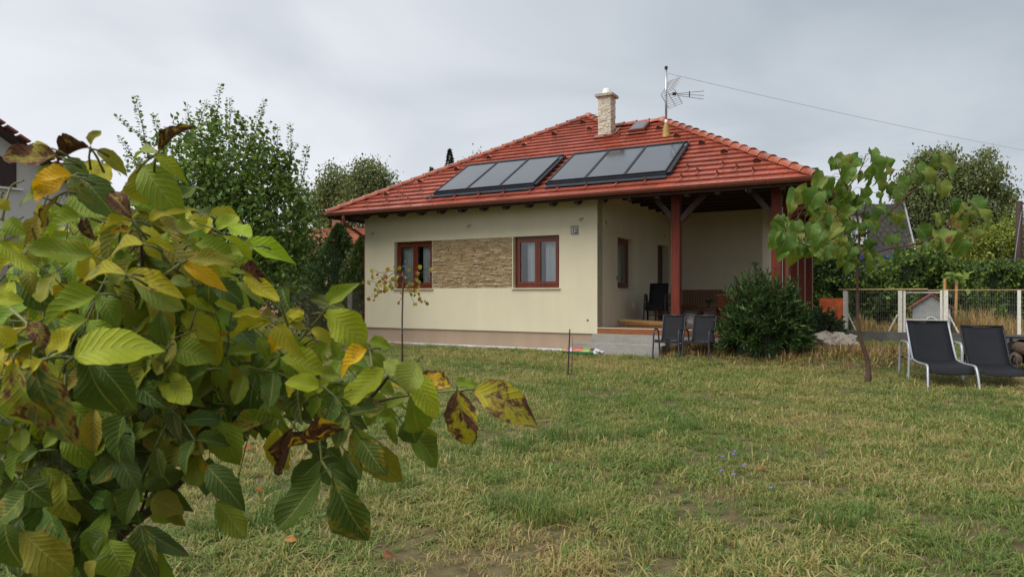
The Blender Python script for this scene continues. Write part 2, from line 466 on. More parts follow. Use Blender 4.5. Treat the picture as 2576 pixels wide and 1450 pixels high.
def mk_grass():
    t = MT('grass blade')
    c = t.n('ShaderNodeSeparateColor', Color=t.n('ShaderNodeAttribute', attribute_name='Col').outputs['Color'])
    oi = t.n('ShaderNodeObjectInfo')
    p1 = t.noise(0.42, 3.0, 0.55, oi.outputs['Location']); p2 = t.noise(1.9, 3.0, 0.6, oi.outputs['Location'])
    p3 = t.noise(0.13, 2.0, 0.5, t.mapv(oi.outputs['Location'], (1, 1, 1), (7, 3, 0)))
    # dryness of a blade: its own chance plus where it grows
    dry = t.math('ADD', t.math('MULTIPLY_ADD', c.outputs[0], 0.60, 0.02), t.math('ADD', t.math('MULTIPLY', t.math('SUBTRACT', p1, 0.5), 1.25), t.math('MULTIPLY', t.math('SUBTRACT', p2, 0.5), 1.0)))
    dry = t.math('ADD', dry, t.math('MULTIPLY', t.math('SUBTRACT', p3, 0.5), 0.6))
    dry = t.math('ADD', dry, t.math('MULTIPLY', t.math('SUBTRACT', oi.outputs['Random'], 0.5), 0.22), clamp=True)
    col = t.ramp(dry, [(0.06, (0.135, 0.220, 0.055)), (0.30, (0.240, 0.290, 0.078)), (0.48, (0.40, 0.370, 0.135)), (0.70, (0.50, 0.395, 0.185)), (0.96, (0.33, 0.20, 0.095))])
    col = t.mix(t.math('MULTIPLY', c.outputs[2], 0.55), col, t.mix(1.0, col, (0.55, 0.55, 0.5), 'MULTIPLY'))
    t.P(color=col, rough=0.5, spec=0.3)
    tl = t.n('ShaderNodeBsdfTranslucent'); t.t.links.new(t.mix(1.0, col, (1.15, 1.2, 0.7), 'MULTIPLY'), tl.inputs[0])
    mx = t.n('ShaderNodeMixShader'); mx.inputs[0].default_value = 0.35
    t.t.links.new(t.b.outputs[0], mx.inputs[1]); t.t.links.new(tl.outputs[0], mx.inputs[2])
    t.t.links.new(mx.outputs[0], t.o.inputs[0])
    return t.m
M['grass'] = mk_grass()
M['soil'] = plain('dark mulch', (0.060, 0.042, 0.030), 0.95, 0, 0.5, 6.0, 0.1, 0.9, 30)
# ================================================================== the setting: ground
gm = MB(); gm.add([(-300, -60, 0), (300, -60, 0), (300, 500, 0), (-300, 500, 0)], [(0, 1, 2, 3)])
g_o = gm.build('ground', M['ground']); g_o['kind'] = 'structure'
def mound_h(a, b):
    # earth banked up against the terrace front
    fa = min(1, max(0, (a - 1.75) / 0.5)) * min(1, max(0, (8.2 - a) / 2.0)); fb = min(1, max(0, (b + 1.75) / 1.3)) * min(1, max(0, (5.2 - b) / 1.6))
    s = lambda t: t * t * (3 - 2 * t)
    return 0.21 * s(fa) * s(fb)
mn = MB(); NA, NB = 44, 44
for i in range(NA + 1):
    for j in range(NB + 1):
        a_, b_ = 1.6 + 6.8 * i / NA, -1.9 + 7.4 * j / NB; p_ = hl(a_, b_, mound_h(a_, b_) - 0.012); mn.v.append(tuple(p_))
for i in range(NA):
    for j in range(NB): k_ = i * (NB + 1) + j; mn.f.append((k_, k_ + 1, k_ + NB + 2, k_ + NB + 1))
mo = mn.build('earth_bank', M['ground'], None, True); mo['kind'] = 'structure'

# ================================================================== family house
ZE, OV, TP = 3.75, 0.755, 0.589
AL, AR, DL, DR = -8.054, 4.954, 5.742, 4.419
TH = math.atan(TP); CT = math.cos(TH)
def rz_(b): return ZE + (b + OV) * TP
house = thing('family_house', 'cream single storey house with red tiled hip roof and open timber terrace', 'house', HC, HROT)

def wall_mesh(mb, fn, s0, s1, z0, z1, opens, dep, thick):
    """flat wall in a plane with rectangular openings and their reveals"""
    ss = sorted({s0, s1, *[o[0] for o in opens], *[o[1] for o in opens]})
    zs = sorted({z0, z1, *[o[2] for o in opens], *[o[3] for o in opens]})
    for i in range(len(ss) - 1):
        for j in range(len(zs) - 1):
            cs, cz = (ss[i] + ss[i+1]) / 2, (zs[j] + zs[j+1]) / 2
            if any(o[0] < cs < o[1] and o[2] < cz < o[3] for o in opens): continue
            for d in (0, thick):
                mb.add([fn(ss[i], d, zs[j]), fn(ss[i+1], d, zs[j]), fn(ss[i+1], d, zs[j+1]), fn(ss[i], d, zs[j+1])], [(0, 1, 2, 3)])
    for o in opens:
        a, b, c, e = o[:4]; k = o[4] if len(o) > 4 else thick
        for p, q in (((a, c), (a, e)), ((b, c), (b, e)), ((a, e), (b, e)), ((a, c), (b, c))):
            mb.add([fn(p[0], 0, p[1]), fn(q[0], 0, q[1]), fn(q[0], k, q[1]), fn(p[0], k, p[1])], [(0, 1, 2, 3)])
        if k < thick:
            mb.add([fn(a, k, c), fn(b, k, c), fn(b, k, e), fn(a, k, e)], [(0, 1, 2, 3)])
    for p, q in (((s0, z0), (s1, z0)), ((s0, z1), (s1, z1)), ((s0, z0), (s0, z1)), ((s1, z0), (s1, z1))):
        mb.add([fn(p[0], 0, p[1]), fn(q[0], 0, q[1]), fn(q[0], thick, q[1]), fn(p[0], thick, p[1])], [(0, 1, 2, 3)])
FR = lambda s, d, z: (s, d, z)            # front wall
SD = lambda s, d, z: (-d, s, z)           # terrace side wall, faces +a
W1 = (-6.215, -4.895, 1.575, 2.905); W2 = (-2.335, -1.020, 1.575, 2.900); SP = (-4.885, -2.360, 1.580, 2.898)
SW = (1.41, 2.66, 1.575, 2.905); SDR = (4.90, 6.06, 0.612, 2.935)
mb = MB(); wall_mesh(mb, FR, -7.30, 0.0, 0.455, 4.02, [W1, W2, (*SP, 0.045)], 0.15, 0.34)
wall_front = mb.build('wall', M['plaster'], house)
mb = MB(); wall_mesh(mb, SD, 0.342, 6.3, 0.59, 4.2, [SW, SDR], 0.15, 0.34)
mb.add([(0, 0, 0.455), (0, 0.342, 0.455), (0, 0.342, 4.02), (0, 0, 4.02)], [(0, 1, 2, 3)])
mb.build('wall', M['plaster'], house)
mb = MB(); mb.box(0.001, 2.82, 6.3, 6.64, 0.59, 5.0); mb.box(2.48, 2.819, 6.641, 8.0, 0.3, 4.3); mb.build('wall', M['plaster'], house)
mb = MB(); mb.box(-7.299, -6.96, 0.341, 14.0, 0.3, 4.0); mb.box(-6.96, 2.4, 13.6, 13.95, 0.3, 4.0); mb.box(2.0, 2.35, 8.0, 13.6, 0.3, 4.0); mb.build('wall', M['plaster'], house)
mb = MB(); mb.box(-7.27, -0.03, 0.035, 13.9, 0.0, 0.454); mb.build('plinth', M['plinth'], house)
mb = MB()
pts = [(-7.35, 0.02), (-0.9, -0.02), (-0.35, -0.05), (-0.35, -0.20), (-0.9, -0.13), (-7.35, -0.10)]
mb.add([(x, y, 0.06) for x, y in pts] + [(x, y, -0.02) for x, y in pts], [(0, 1, 2, 3, 4, 5)] + [(i, (i + 1) % 6, (i + 1) % 6 + 6, i + 6) for i in range(6)])
mb.build('base_strip', M['membrane'], house)
mb = MB()
for i in range(60):
    x = -7.3 + i * 0.118; w = 0.118
    y0 = -0.12 - 0.04 * rnd.random()
    mb.box(x, x + w * 0.96, y0 - 0.05 - 0.07 * rnd.random(), y0, -0.01, 0.025 + 0.02 * rnd.random())
e = mb.build('kerb_rubble', M['concrete'], house); e['kind'] = 'stuff'

# ---- stone panel between the windows
stone_vars = []
for k in range(8):
    r = random.Random(100 + k); v = []
    for x, z in ((-.5, -.5), (.5, -.5), (.5, .5), (-.5, .5)): v.append((x, 0.0, z))
    for x, z in ((-.5, -.5), (0.0, -.5), (.5, -.5), (.5, .5), (0.0, .5), (-.5, .5)):
        v.append((x * (0.985 - 0.02 * r.random()), -(0.45 + 0.55 * r.random()), z * (0.93 - 0.12 * r.random())))
    f = [(4, 5, 8, 9), (5, 6, 7, 8), (0, 1, 6, 5, 4), (1, 2, 7, 6), (2, 3, 9, 8, 7), (3, 0, 4, 9)]
    m = bpy.data.meshes.new('stone'); m.from_pydata(v, [], f); m.materials.append(M['ledge']); stone_vars.append(m)
def courses(x0, x1, z0, z1, hmin, hmax, lmin, lmax, r):
    z = z0; outl = []
    while z < z1 - 0.006:
        h = min(r.uniform(hmin, hmax), z1 - z)
        if z1 - z - h < hmin * 0.6: h = z1 - z
        x = x0 - 0.0
        while x < x1 - 0.005:
            l = min(r.uniform(lmin, lmax), x1 - x)
            if x1 - x - l < lmin * 0.5: l = x1 - x
            outl.append((x, x + l, z, z + h)); x += l
        z += h
    return outl
sr = random.Random(5)
st = courses(SP[0], SP[1], SP[2], SP[3], 0.024, 0.044, 0.07, 0.34, sr)
sr.shuffle(st)
rest = MB()
for i, (x0, x1, z0, z1) in enumerate(st):
    dp = sr.uniform(0.034, 0.066)
    if i < 300:
        o = link('stone', stone_vars[i % 8], None, wall_front, ((x0 + x1) / 2, 0.045, (z0 + z1) / 2))
        o.scale = (x1 - x0, dp, z1 - z0)
    else:
        v = [((x0 + x1) / 2 + p.co.x * (x1 - x0), 0.045 + p.co.y * dp, (z0 + z1) / 2 + p.co.z * (z1 - z0)) for p in stone_vars[i % 8].vertices]
        rest.add(v, [tuple(p.vertices) for p in stone_vars[i % 8].polygons])
if rest.v:
    o = rest.build('stone_remainder', M['ledge'], wall_front); o['kind'] = 'stuff'

# ---- windows and door
def make_window(fn, s0, s1, z0, z1, dep, leaves, sill=True, drape=((0.0, 1.0),)):
    mb = MB()
    def fb(a, b, c, e, d0, d1):
        p = [fn(a, d0, c), fn(b, d0, c), fn(b, d0, e), fn(a, d0, e), fn(a, d1, c), fn(b, d1, c), fn(b, d1, e), fn(a, d1, e)]
        mb.add(p, [(0, 1, 2, 3), (7, 6, 5, 4), (0, 4, 5, 1), (1, 5, 6, 2), (2, 6, 7, 3), (3, 7, 4, 0)])
    def ring(a, b, c, e, w, d0, d1, wb=None):
        wb = wb or w
        fb(a, a + w, c, e, d0, d1); fb(b - w, b, c, e, d0, d1); fb(a + w, b - w, e - w, e, d0, d1); fb(a + w, b - w, c, c + wb, d0, d1)
    a, b, c, e = s0 + 0.004, s1 - 0.004, z0 + 0.004, z1 - 0.004
    ring(a, b, c, e, 0.065, dep, dep + 0.09, 0.08)
    win = mb.build('window', M['frame'], house)
    n = leaves
    ia, ib, ic, ie = a + 0.065, b - 0.065, c + 0.08, e - 0.065
    for k in range(n):
        p = ia + (ib - ia) * k / n; q = ia + (ib - ia) * (k + 1) / n
        mb = MB()
        ring(p + 0.003, q - 0.003, ic + 0.003, ie - 0.003, 0.075, dep - 0.018, dep + 0.05)
        mb.build('sash', M['frame'], win)
        mb = MB(); x0, x1, y0, y1 = p + 0.076, q - 0.076, ic + 0.076, ie - 0.076
        mb.add([fn(x0, dep + 0.012, y0), fn(x1, dep + 0.012, y0), fn(x1, dep + 0.012, y1), fn(x0, dep + 0.012, y1)], [(0, 1, 2, 3)])
        mb.build('pane', M['glass'], win)
    for (u0, u1) in drape:
        mb = MB(); nn = 90
        x0 = ia + (ib - ia) * u0; x1 = ia + (ib - ia) * u1
        r = random.Random(int(1000 * (s0 + u0)))
        ph = r.random() * 6
        for i in range(nn + 1):
            t = i / nn
            d = dep + 0.20 + 0.030 * math.sin(t * 62 * (u1 - u0) + ph + 1.3 * math.sin(t * 9)) + 0.012 * math.sin(t * 131)
            mb.v += [fn(x0 + (x1 - x0) * t, d, z0), fn(x0 + (x1 - x0) * t, d * 0.9 + 0.02, z1)]
            if i: mb.f.append((2*i-2, 2*i, 2*i+1, 2*i-1))
        mb.build('curtain', M['curtain'], win, True)
    mb = MB()
    fb2 = [fn(s0 + 0.01, 0.45, z0 - 0.3), fn(s1 - 0.01, 0.45, z0 - 0.3), fn(s1 - 0.01, 0.45, z1 + 0.2), fn(s0 + 0.01, 0.45, z1 + 0.2)]
    if sill:
        mb = MB(); p = [fn(s0 - 0.035, -0.05, z0 - 0.030), fn(s1 + 0.035, -0.05, z0 - 0.030), fn(s1 + 0.035, dep, z0 - 0.030), fn(s0 - 0.035, dep, z0 - 0.030)]
        q = [fn(s0 - 0.035, -0.05, z0 - 0.006), fn(s1 + 0.035, -0.05, z0 - 0.006), fn(s1 + 0.035, dep, z0 + 0.001), fn(s0 - 0.035, dep, z0 + 0.001)]
        mb.add(p + q, [(0, 3, 2, 1), (4, 5, 6, 7), (0, 1, 5, 4), (1, 2, 6, 5), (2, 3, 7, 6), (3, 0, 4, 7)])
        mb.build('sill', M['sill'], win)
    return win
make_window(FR, *W1, 0.13, 2, True, ((0.0, 0.50), (0.62, 1.0)))
make_window(FR, *W2, 0.13, 2, True, ((0.16, 0.52), (0.62, 1.0)))
make_window(SD, *SW, 0.15, 1, True, ((0.0, 1.0),))
mb = MB()
def slab(fn, a, b, c, e, d0, d1):
    p = [fn(a, d0, c), fn(b, d0, c), fn(b, d0, e), fn(a, d0, e), fn(a, d1, c), fn(b, d1, c), fn(b, d1, e), fn(a, d1, e)]
    mb.add(p, [(0, 1, 2, 3), (7, 6, 5, 4), (0, 4, 5, 1), (1, 5, 6, 2), (2, 6, 7, 3), (3, 7, 4, 0)])
slab(SD, SDR[0] + 0.004, SDR[1] - 0.004, SDR[2], SDR[3] - 0.004, 0.20, 0.26)
dr = mb.build('door', M['door'], house)
for c, e in ((0.75, 1.25), (1.35, 2.30), (2.45, 2.80)):
    for k in range(2):
        mb = MB(); a = SDR[0] + 0.14 + k * 0.46; slab(SD, a, a + 0.40, c, e, 0.185, 0.199); mb.build('door_panel', M['door'], dr)
mb = MB(); mb.bar((-0.15, SDR[0] + 0.09, 1.62), (-0.15, SDR[0] + 0.22, 1.62), 0.02, 0.02); mb.build('handle', M['zinc'], dr)
mb = MB(); mb.box(-6.9, -0.4, 0.9, 0.95, 0.5, 3.9); mb.build('dark_backing', M['interior'], house)  # added dark sheets behind the panes, standing for the unlit rooms
mb = MB(); mb.box(-0.9, -0.85, 1.0, 6.2, 0.5, 3.9); mb.build('dark_backing', M['interior'], house)

# ---- terrace slab, tiles, steps
mb = MB(); mb.box(0.0, 4.30, 0.012, 6.3, 0.0, 0.590); mb.build('terrace_slab', M['concrete'], house)
ft = MB(); ft.box(-0.297, 0.297, -0.297, 0.297, 0, 0.012); ftm = ft.mesh('floor_tile'); ftm.materials.append(M['floor_tile'])
for i in range(7):
    for j in range(10):
        link('floor_tile', ftm, None, house, (0.31 + i * 0.6, 0.32 + j * 0.6, 0.592))
et = MB(); et.box(-0.298, 0.298, -0.010, 0.0, -0.066, 0.066); etm = et.mesh('edge_tile'); etm.materials.append(M['floor_tile'])
for i in range(7): link('edge_tile', etm, None, house, (0.305 + i * 0.6, 0.010, 0.530))
mb = MB(); mb.box(0.003, 4.3, -0.004, 0.018, 0.597, 0.609); mb.build('edge_trim', M['white'], house)
mb = MB(); mb.box(0.0, 1.78, -0.34, 0.010, 0.0, 0.462); mb.build('step', M['concrete'], house)
mb = MB(); mb.box(-0.36, 1.80, -0.70, -0.341, 0.0, 0.265); mb.box(-0.36, -0.002, -0.340, 0.02, 0.0, 0.264); mb.build('step', M['concrete'], house)

# ---- posts, beams, braces, joists, rafters
def part_box(name, mat, x0, x1, y0, y1, z0, z1):
    m_ = MB(); m_.box(x0, x1, y0, y1, z0, z1); return m_.build(name, mat, house)
for (x, y) in ((1.81, 0.02), (3.99, 0.02), (3.99, 1.45), (3.99, 2.85), (3.99, 4.40), (3.99, 6.39)):
    part_box('post', M['post'], x, x + 0.195, y, y + 0.195, 0.607, 3.72)
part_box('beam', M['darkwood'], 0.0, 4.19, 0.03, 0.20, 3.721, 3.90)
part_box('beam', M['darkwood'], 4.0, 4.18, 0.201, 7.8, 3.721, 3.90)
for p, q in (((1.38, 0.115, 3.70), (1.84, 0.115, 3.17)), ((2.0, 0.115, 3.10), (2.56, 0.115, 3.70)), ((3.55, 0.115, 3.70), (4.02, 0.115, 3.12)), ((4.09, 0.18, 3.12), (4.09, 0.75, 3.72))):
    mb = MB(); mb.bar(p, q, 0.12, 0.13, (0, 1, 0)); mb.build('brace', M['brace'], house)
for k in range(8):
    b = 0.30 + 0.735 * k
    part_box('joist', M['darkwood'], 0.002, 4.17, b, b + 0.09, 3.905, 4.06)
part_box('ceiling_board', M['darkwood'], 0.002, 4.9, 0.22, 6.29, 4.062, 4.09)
a = -7.475
while a < 4.9:
    mb = MB()
    b0, b1 = -OV + 0.06, 0.30
    zz = lambda b: rz_(b) - 0.145
    x0, x1 = a - 0.05, a + 0.05
    vs = []
    for x in (x0, x1):
        vs += [(x, b0, zz(b0)), (x, b0 + 0.01, zz(b0) - 0.09), (x, b0 + 0.16, zz(b0 + 0.16) - 0.20), (x, b1, zz(b1) - 0.20), (x, b1, zz(b1))]
    mb.add(vs, [(0, 1, 2, 3, 4), (9, 8, 7, 6, 5)] + [(i, (i + 1) % 5, (i + 1) % 5 + 5, i + 5) for i in range(5)])
    mb.build('rafter', M['darkwood'], house)
    a += 0.655
for y in (2.85, 4.40, 6.39):
    mb = MB(); mb.box(4.186, 4.196, y + 0.19, y + 0.215, 0.61, 3.7); mb.build('edge_trim', M['sill'], house)
# ---- roof: deck, soffit, tiles
Lp = (AL, -OV); Rp = (AR, -OV)
Ap = (AL + DL, -OV + DL); Bp = (AR - DR, -OV + DR)
BB = -OV + 2 * DR; AX = AL + 2 * DL
Kp = (Bp[0] - (Bp[0] - (Ap[0] + (Ap[1] - Bp[1]))), Bp[1])
zA, zB = ZE + DL * TP, ZE + DR * TP
BK = 15.5; A2 = (Ap[0], BK - DL)
def deck(dz, name, mat):
    m_ = MB()
    V = dict(L=(*Lp, ZE), R=(*Rp, ZE), A=(*Ap, zA), B=(*Bp, zB), K=(*Kp, zB), r2=(AR, BB, ZE), q=(AX, BB, ZE), l2=(AL, BK, ZE), x2=(AX, BK, ZE), A2=(*A2, zA))
    ks = list(V)
    m_.add([(V[k][0], V[k][1], V[k][2] + dz) for k in ks], [tuple(ks.index(c) for c in f) for f in
        (('L', 'R', 'B', 'K', 'A'), ('R', 'r2', 'B'), ('r2', 'q', 'K', 'B'), ('q', 'x2', 'A2', 'A', 'K'), ('x2', 'l2', 'A2'), ('l2', 'L', 'A', 'A2'))])
    return m_.build(name, mat, house)
roof = deck(-0.02, 'roof', M['tile'])
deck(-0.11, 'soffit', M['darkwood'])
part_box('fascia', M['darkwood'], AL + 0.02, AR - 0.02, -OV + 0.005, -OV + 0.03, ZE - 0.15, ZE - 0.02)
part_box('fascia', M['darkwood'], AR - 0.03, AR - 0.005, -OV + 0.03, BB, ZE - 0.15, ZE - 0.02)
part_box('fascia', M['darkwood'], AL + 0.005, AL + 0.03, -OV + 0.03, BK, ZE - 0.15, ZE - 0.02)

TW, TE, TLN, TK = 0.375, 0.30, 0.37, 0.026
def tile_mesh(clampf=None):
    """one pressed concrete tile: shallow trough across, thick nose"""
    n = 7; v = []; f = []
    for (y, base) in ((0.0, TK), (TLN, 0.0)):
        for i in range(n):
            x = -TW / 2 + 0.002 + (TW - 0.004) * (0, 0.25, 0.49, 0.5, 0.51, 0.75, 1)[i]
            zz_ = 0.004 + ((-0.0008, 0.0006, 0.0, -0.0022, 0.0, 0.0006, -0.0008)[i] if y == 0.0 else (-0.0022 if i == 3 else 0))
            X = clampf(x, y) if clampf else x
            v.append((X, y, zz_ + base + 0.012))
    for i in range(n):
        x = -TW / 2 + 0.002 + (TW - 0.004) * (0, 0.25, 0.49, 0.5, 0.51, 0.75, 1)[i]
        X = clampf(x, 0.004) if clampf else x
        v.append((X, 0.004, 0.008))
    for i in range(n - 1):
        f.append((i, i + 1, n + i + 1, n + i)); f.append((2 * n + i, 2 * n + i + 1, i + 1, i))
    f.append((n - 1, 2 * n + n - 1, 2 * n - 1)); f.append((0, n, 2 * n))
    return v, f
tv, tf = tile_mesh()
tmesh = bpy.data.meshes.new('roof_tile'); tmesh.from_pydata(tv, [], tf); tmesh.materials.append(M['tile'])
SQ = 1 / CT
def in_array(a, s):
    return (-4.5 < a < -1.7 or -1.1 < a < 1.65) and 0.72 < s < 2.25
cand = []
nrow = int(DL * SQ / TE) + 1
for i in range(nrow):
    s = i * TE
    sb = s * CT                                   # plan distance from the eave
    j0 = int(math.floor((AL + sb) / TW)); j1 = int(math.ceil((AR - sb) / TW)) + 1
    for j in range(j0 - 1, j1 + 1):
        a = j * TW + (TW / 4 if i % 2 else 0)
        # limits of the front face at this course
        lo0, lo1 = AL + sb, AL + sb + TLN * CT
        top_b = -OV + sb
        if top_b > Bp[1] - 0.05:                  # above the low ridge: only the gablet in front of the high apex
            hi0 = Ap[0] + (Ap[1] - top_b); hi1 = hi0 - TLN * CT
        else:
            hi0 = AR - sb; hi1 = hi0 - TLN * CT
            if top_b + TLN * CT > Bp[1] and a < Kp[0] + 0.3: hi1 = hi0
        if a + TW / 2 < lo0 + 0.02 or a - TW / 2 > hi0 - 0.02: continue
        cut = a - TW / 2 < lo1 or a + TW / 2 > hi1
        if in_array(a, s): continue
        cand.append((i, a, s, sb, cut, lo0, lo1, hi0, hi1))
camp = (6.31, -15.7)
cand.sort(key=lambda c: (c[4], (c[1] - camp[0]) ** 2 + (c[3] - OV - camp[1]) ** 2))
tilt = TH - math.asin(TK / TE) * 0.95
rest = MB(); restc = []; np_ = 0
for (i, a, s, sb, cut, lo0, lo1, hi0, hi1) in cand:
    loc = Vector((a, -OV + sb - 0.03, ZE + sb * TP - 0.018))
    jit = rnd.uniform(-0.003, 0.003)
    if not cut and np_ < 300:
        o = link('roof_tile', tmesh, None, roof, loc, (tilt + jit, 0, 0)); np_ += 1
        o.location.z += rnd.uniform(0, 0.002)
    else:
        if cut:
            def cl(x, y, a=a, lo0=lo0, lo1=lo1, hi0=hi0, hi1=hi1):
                t = y / TLN
                return max(min(x, hi0 + (hi1 - hi0) * t - a), lo0 + (lo1 - lo0) * t - a)
            v, f = tile_mesh(cl)
        else: v, f = tv, tf
        ca, sa = math.cos(tilt + jit), math.sin(tilt + jit)
        rest.add([(loc.x + x, loc.y + y * ca - z * sa, loc.z + y * sa + z * ca) for x, y, z in v], f)
        restc += [rnd.random()] * len(v)
o = rest.build('roof_tile_remainder', M['tile'], roof); o['kind'] = 'stuff'
ca_ = o.data.color_attributes.new('Col', 'FLOAT_COLOR', 'POINT')
ca_.data.foreach_set('color', np.array([[c, c, c, 1] for c in restc], dtype=np.float32).ravel())

# hip and ridge tiles
def cap_mesh(ln):
    m_ = MB(); n = 9
    rows = [(0.0, 0.138, 0.022), (0.045, 0.134, 0.018), (0.046, 0.128, 0.016), (ln * 1.12, 0.118, 0.004)]
    for (x, r, z) in rows:
        for k in range(n):
            t = math.pi * (k / (n - 1)) * 1.06 - 0.03 * math.pi
            m_.v.append((x, r * math.cos(t), z + r * 0.78 * math.sin(t)))
    for i in range(3):
        for k in range(n - 1):
            m_.f.append((i*n+k, i*n+k+1, (i+1)*n+k+1, (i+1)*n+k))
    for k in range(n - 1): m_.f.append((k, k + 1, 36 + k + 1 if False else k + 1))
    m_.f = [f for f in m_.f if len(set(f)) > 2]
    # thick nose
    o0 = len(m_.v)
    for k in range(n):
        t = math.pi * (k / (n - 1)) * 1.06 - 0.03 * math.pi
        m_.v.append((0.004, 0.122 * math.cos(t), 0.022 + 0.122 * 0.78 * math.sin(t)))
    for k in range(n - 1): m_.f.append((o0 + k, o0 + k + 1, k + 1, k))
    me = m_.mesh('hip_tile', True); me.materials.append(M['hip'])
    return me
def cap_run(p, q, ln, name='hip_tile', upz=None):
    p = Vector(p); q = Vector(q); d = q - p; n = max(1, round(d.length / ln)); ln = d.length / n
    me = cap_mesh(ln); d.normalize()
    up = Vector((0, 0, 1)); y = up.cross(d).normalized(); z = d.cross(y)
    rot = Matrix((d, y, z)).transposed().to_euler()
    for i in range(n):
        o = link(name, me, None, roof, p + d * (ln * i) + z * (-0.005 + rnd.uniform(0, 0.004)), rot)
cap_run((Lp[0] - 0.02, Lp[1] - 0.02, ZE + 0.0), (*Ap, zA + 0.0), 0.385)
cap_run((Rp[0] + 0.02, Rp[1] - 0.02, ZE + 0.0), (*Bp, zB + 0.0), 0.385)
cap_run((*Kp, zB), (*Ap, zA), 0.36)
cap_run((*Bp, zB), (*Kp, zB), 0.40, 'ridge_tile')
for p in ((*Ap, zA), (*Bp, zB)):
    mb = MB(); n = 10
    for i, (r, z) in enumerate(((0.15, -0.03), (0.14, 0.04), (0.10, 0.10), (0.03, 0.125))):
        for k in range(n): mb.v.append((p[0] + r * math.cos(2*math.pi*k/n), p[1] + r * math.sin(2*math.pi*k/n), p[2] + z))
        if i:
            for k in range(n): mb.f.append(((i-1)*n+k, (i-1)*n+(k+1) % n, i*n+(k+1) % n, i*n+k))
    mb.f.append(tuple(3*n + k for k in range(n))); mb.build('apex_tile', M['hip'], roof, True)

def rloc(a, s, n=0.0):
    """point on the front slope: along a, up the slope s, lifted n"""
    return Vector((a, -OV + s * CT - n * math.sin(TH), ZE + s * math.sin(TH) + n * CT))
RROT = (TH, 0, 0)
# vent tiles
vm = MB(); n = 8
for i, (y, r) in enumerate(((0.0, 0.085), (0.10, 0.075), (0.26, 0.01))):
    for k in range(n + 1):
        t = math.pi * k / n; vm.v.append((r * math.cos(t), y, 0.0 + r * 1.05 * math.sin(t)))
    if i:
        for k in range(n): vm.f.append(((i-1)*(n+1)+k, (i-1)*(n+1)+k+1, i*(n+1)+k+1, i*(n+1)+k))
vmm = vm.mesh('roof_vent', True); vmm.materials.append(M['hip'])
vd = MB()
for k in range(n + 1):
    t = math.pi * k / n; vd.v.append((0.066 * math.cos(t), 0.0, 0.0 + 0.07 * math.sin(t)))
vd.f.append(tuple(range(n + 1))); vdm = vd.mesh('vent_shade_plate'); vdm.materials.append(M['darkwood'])  # dark plate closing the vent mouth, its colour stands for the shade inside
for a, s in [(-2.24, 5.92), (-1.7, 5.08), (0.63, 4.30), (1.33, 3.44), (2.15, 2.65), (2.84, 1.83), (3.68, 1.02), (-2.85, 5.0), (-3.52, 4.2), (-4.35, 3.38), (-5.06, 2.6), (-5.86, 1.78), (-6.58, 0.99)]:
    o = link('roof_vent', vmm, None, roof, rloc(a, s, 0.03), (TH * 0.75, 0, 0))
    link('vent_shade_plate', vdm, None, roof, rloc(a, s - 0.002, 0.03) + Vector((0, -0.003, 0)), (TH * 0.75, 0, 0))
gm_ = MB(); gm_.box(-0.014, 0.014, -0.20, 0.10, 0.0, 0.006); gm_.box(-0.016, 0.016, -0.03, -0.022, 0.0, 0.085); gm_.bar((0, -0.022, 0.08), (0, 0.07, 0.006), 0.022, 0.005)
gmm = gm_.mesh('snow_guard'); gmm.materials.append(M['gutter'])
for a, s in [(-6.89,.46),(-6.52,.78),(-6.15,.49),(-6.12,1.06),(-5.77,.77),(-5.39,.48),(-5.34,1.05),(-4.61,.47),(-3.86,.46),(-3.11,.47),(-2.37,.47),(-1.61,.45),(-.86,.46),(-.11,.46),(.65,.46),(1.34,.48),(2.16,.49),(2.17,1.08),(2.46,.78),(2.94,.52),(2.96,1.07),(3.3,.81),(3.69,.53)]:
    link('snow_guard', gmm, None, roof, rloc(a, s - 0.03, 0.055), RROT)

# gutters and downpipes
def gutter(p, q, name='gutter'):
    p = Vector(p); q = Vector(q); d = (q - p).normalized(); sd = d.cross(Vector((0, 0, 1)))
    m_ = MB(); n = 9
    for e in (p, q):
        for r in (0.088, 0.081):
            for k in range(n):
                t = math.pi + math.pi * k / (n - 1)
                m_.v.append(tuple(e + sd * (r * math.cos(t)) + Vector((0, 0, r * math.sin(t)))))
    for k in range(n - 1):
        m_.f.append((k, k + 1, 2*n + k + 1, 2*n + k)); m_.f.append((n + k, 3*n + k, 3*n + k + 1, n + k + 1))
    m_.f.append((0, n, 3*n, 2*n)); m_.f.append((n - 1, 2*n - 1, 4*n - 1, 3*n - 1))
    m_.f.append(tuple(range(n))); m_.f.append(tuple(range(2*n, 3*n)))
    for s_ in (1, -1):
        e0 = p + sd * (0.086 * s_); e1 = q + sd * (0.086 * s_)
        m_.tube([e0, e1], 0.009, 6)
    g = m_.build(name, M['gutter'], house, True)
    ln = (q - p).length; k = 0.45
    while k < ln:
        b_ = MB(); pp = p + d * k
        pts = [pp + sd * (0.093 * math.cos(math.pi + math.pi * j / 8)) + Vector((0, 0, 0.093 * math.sin(math.pi + math.pi * j / 8))) for j in range(9)]
        b_.tube(pts, 0.010, 4); b_.build('gutter_bracket', M['gutter'], g); k += 0.98
    return g
gutter((AL - 0.09, -OV - 0.10, ZE - 0.012), (AR + 0.09, -OV - 0.10, ZE - 0.012))
gutter((AR + 0.10, -OV, ZE - 0.012), (AR + 0.10, BB, ZE - 0.012))
gutter((AL - 0.10, BK, ZE - 0.012), (AL - 0.10, -OV, ZE - 0.012))
mb = MB(); mb.tube(spline([(-7.36, -0.84, 3.66), (-7.36, -0.83, 3.53), (-7.37, -0.66, 3.38), (-7.38, -0.15, 3.18), (-7.39, 0.12, 3.02), (-7.39, 0.14, 2.8), (-7.39, 0.14, 0.1)], 6), 0.045, 10); mb.build('downpipe', M['gutter'], house, True)
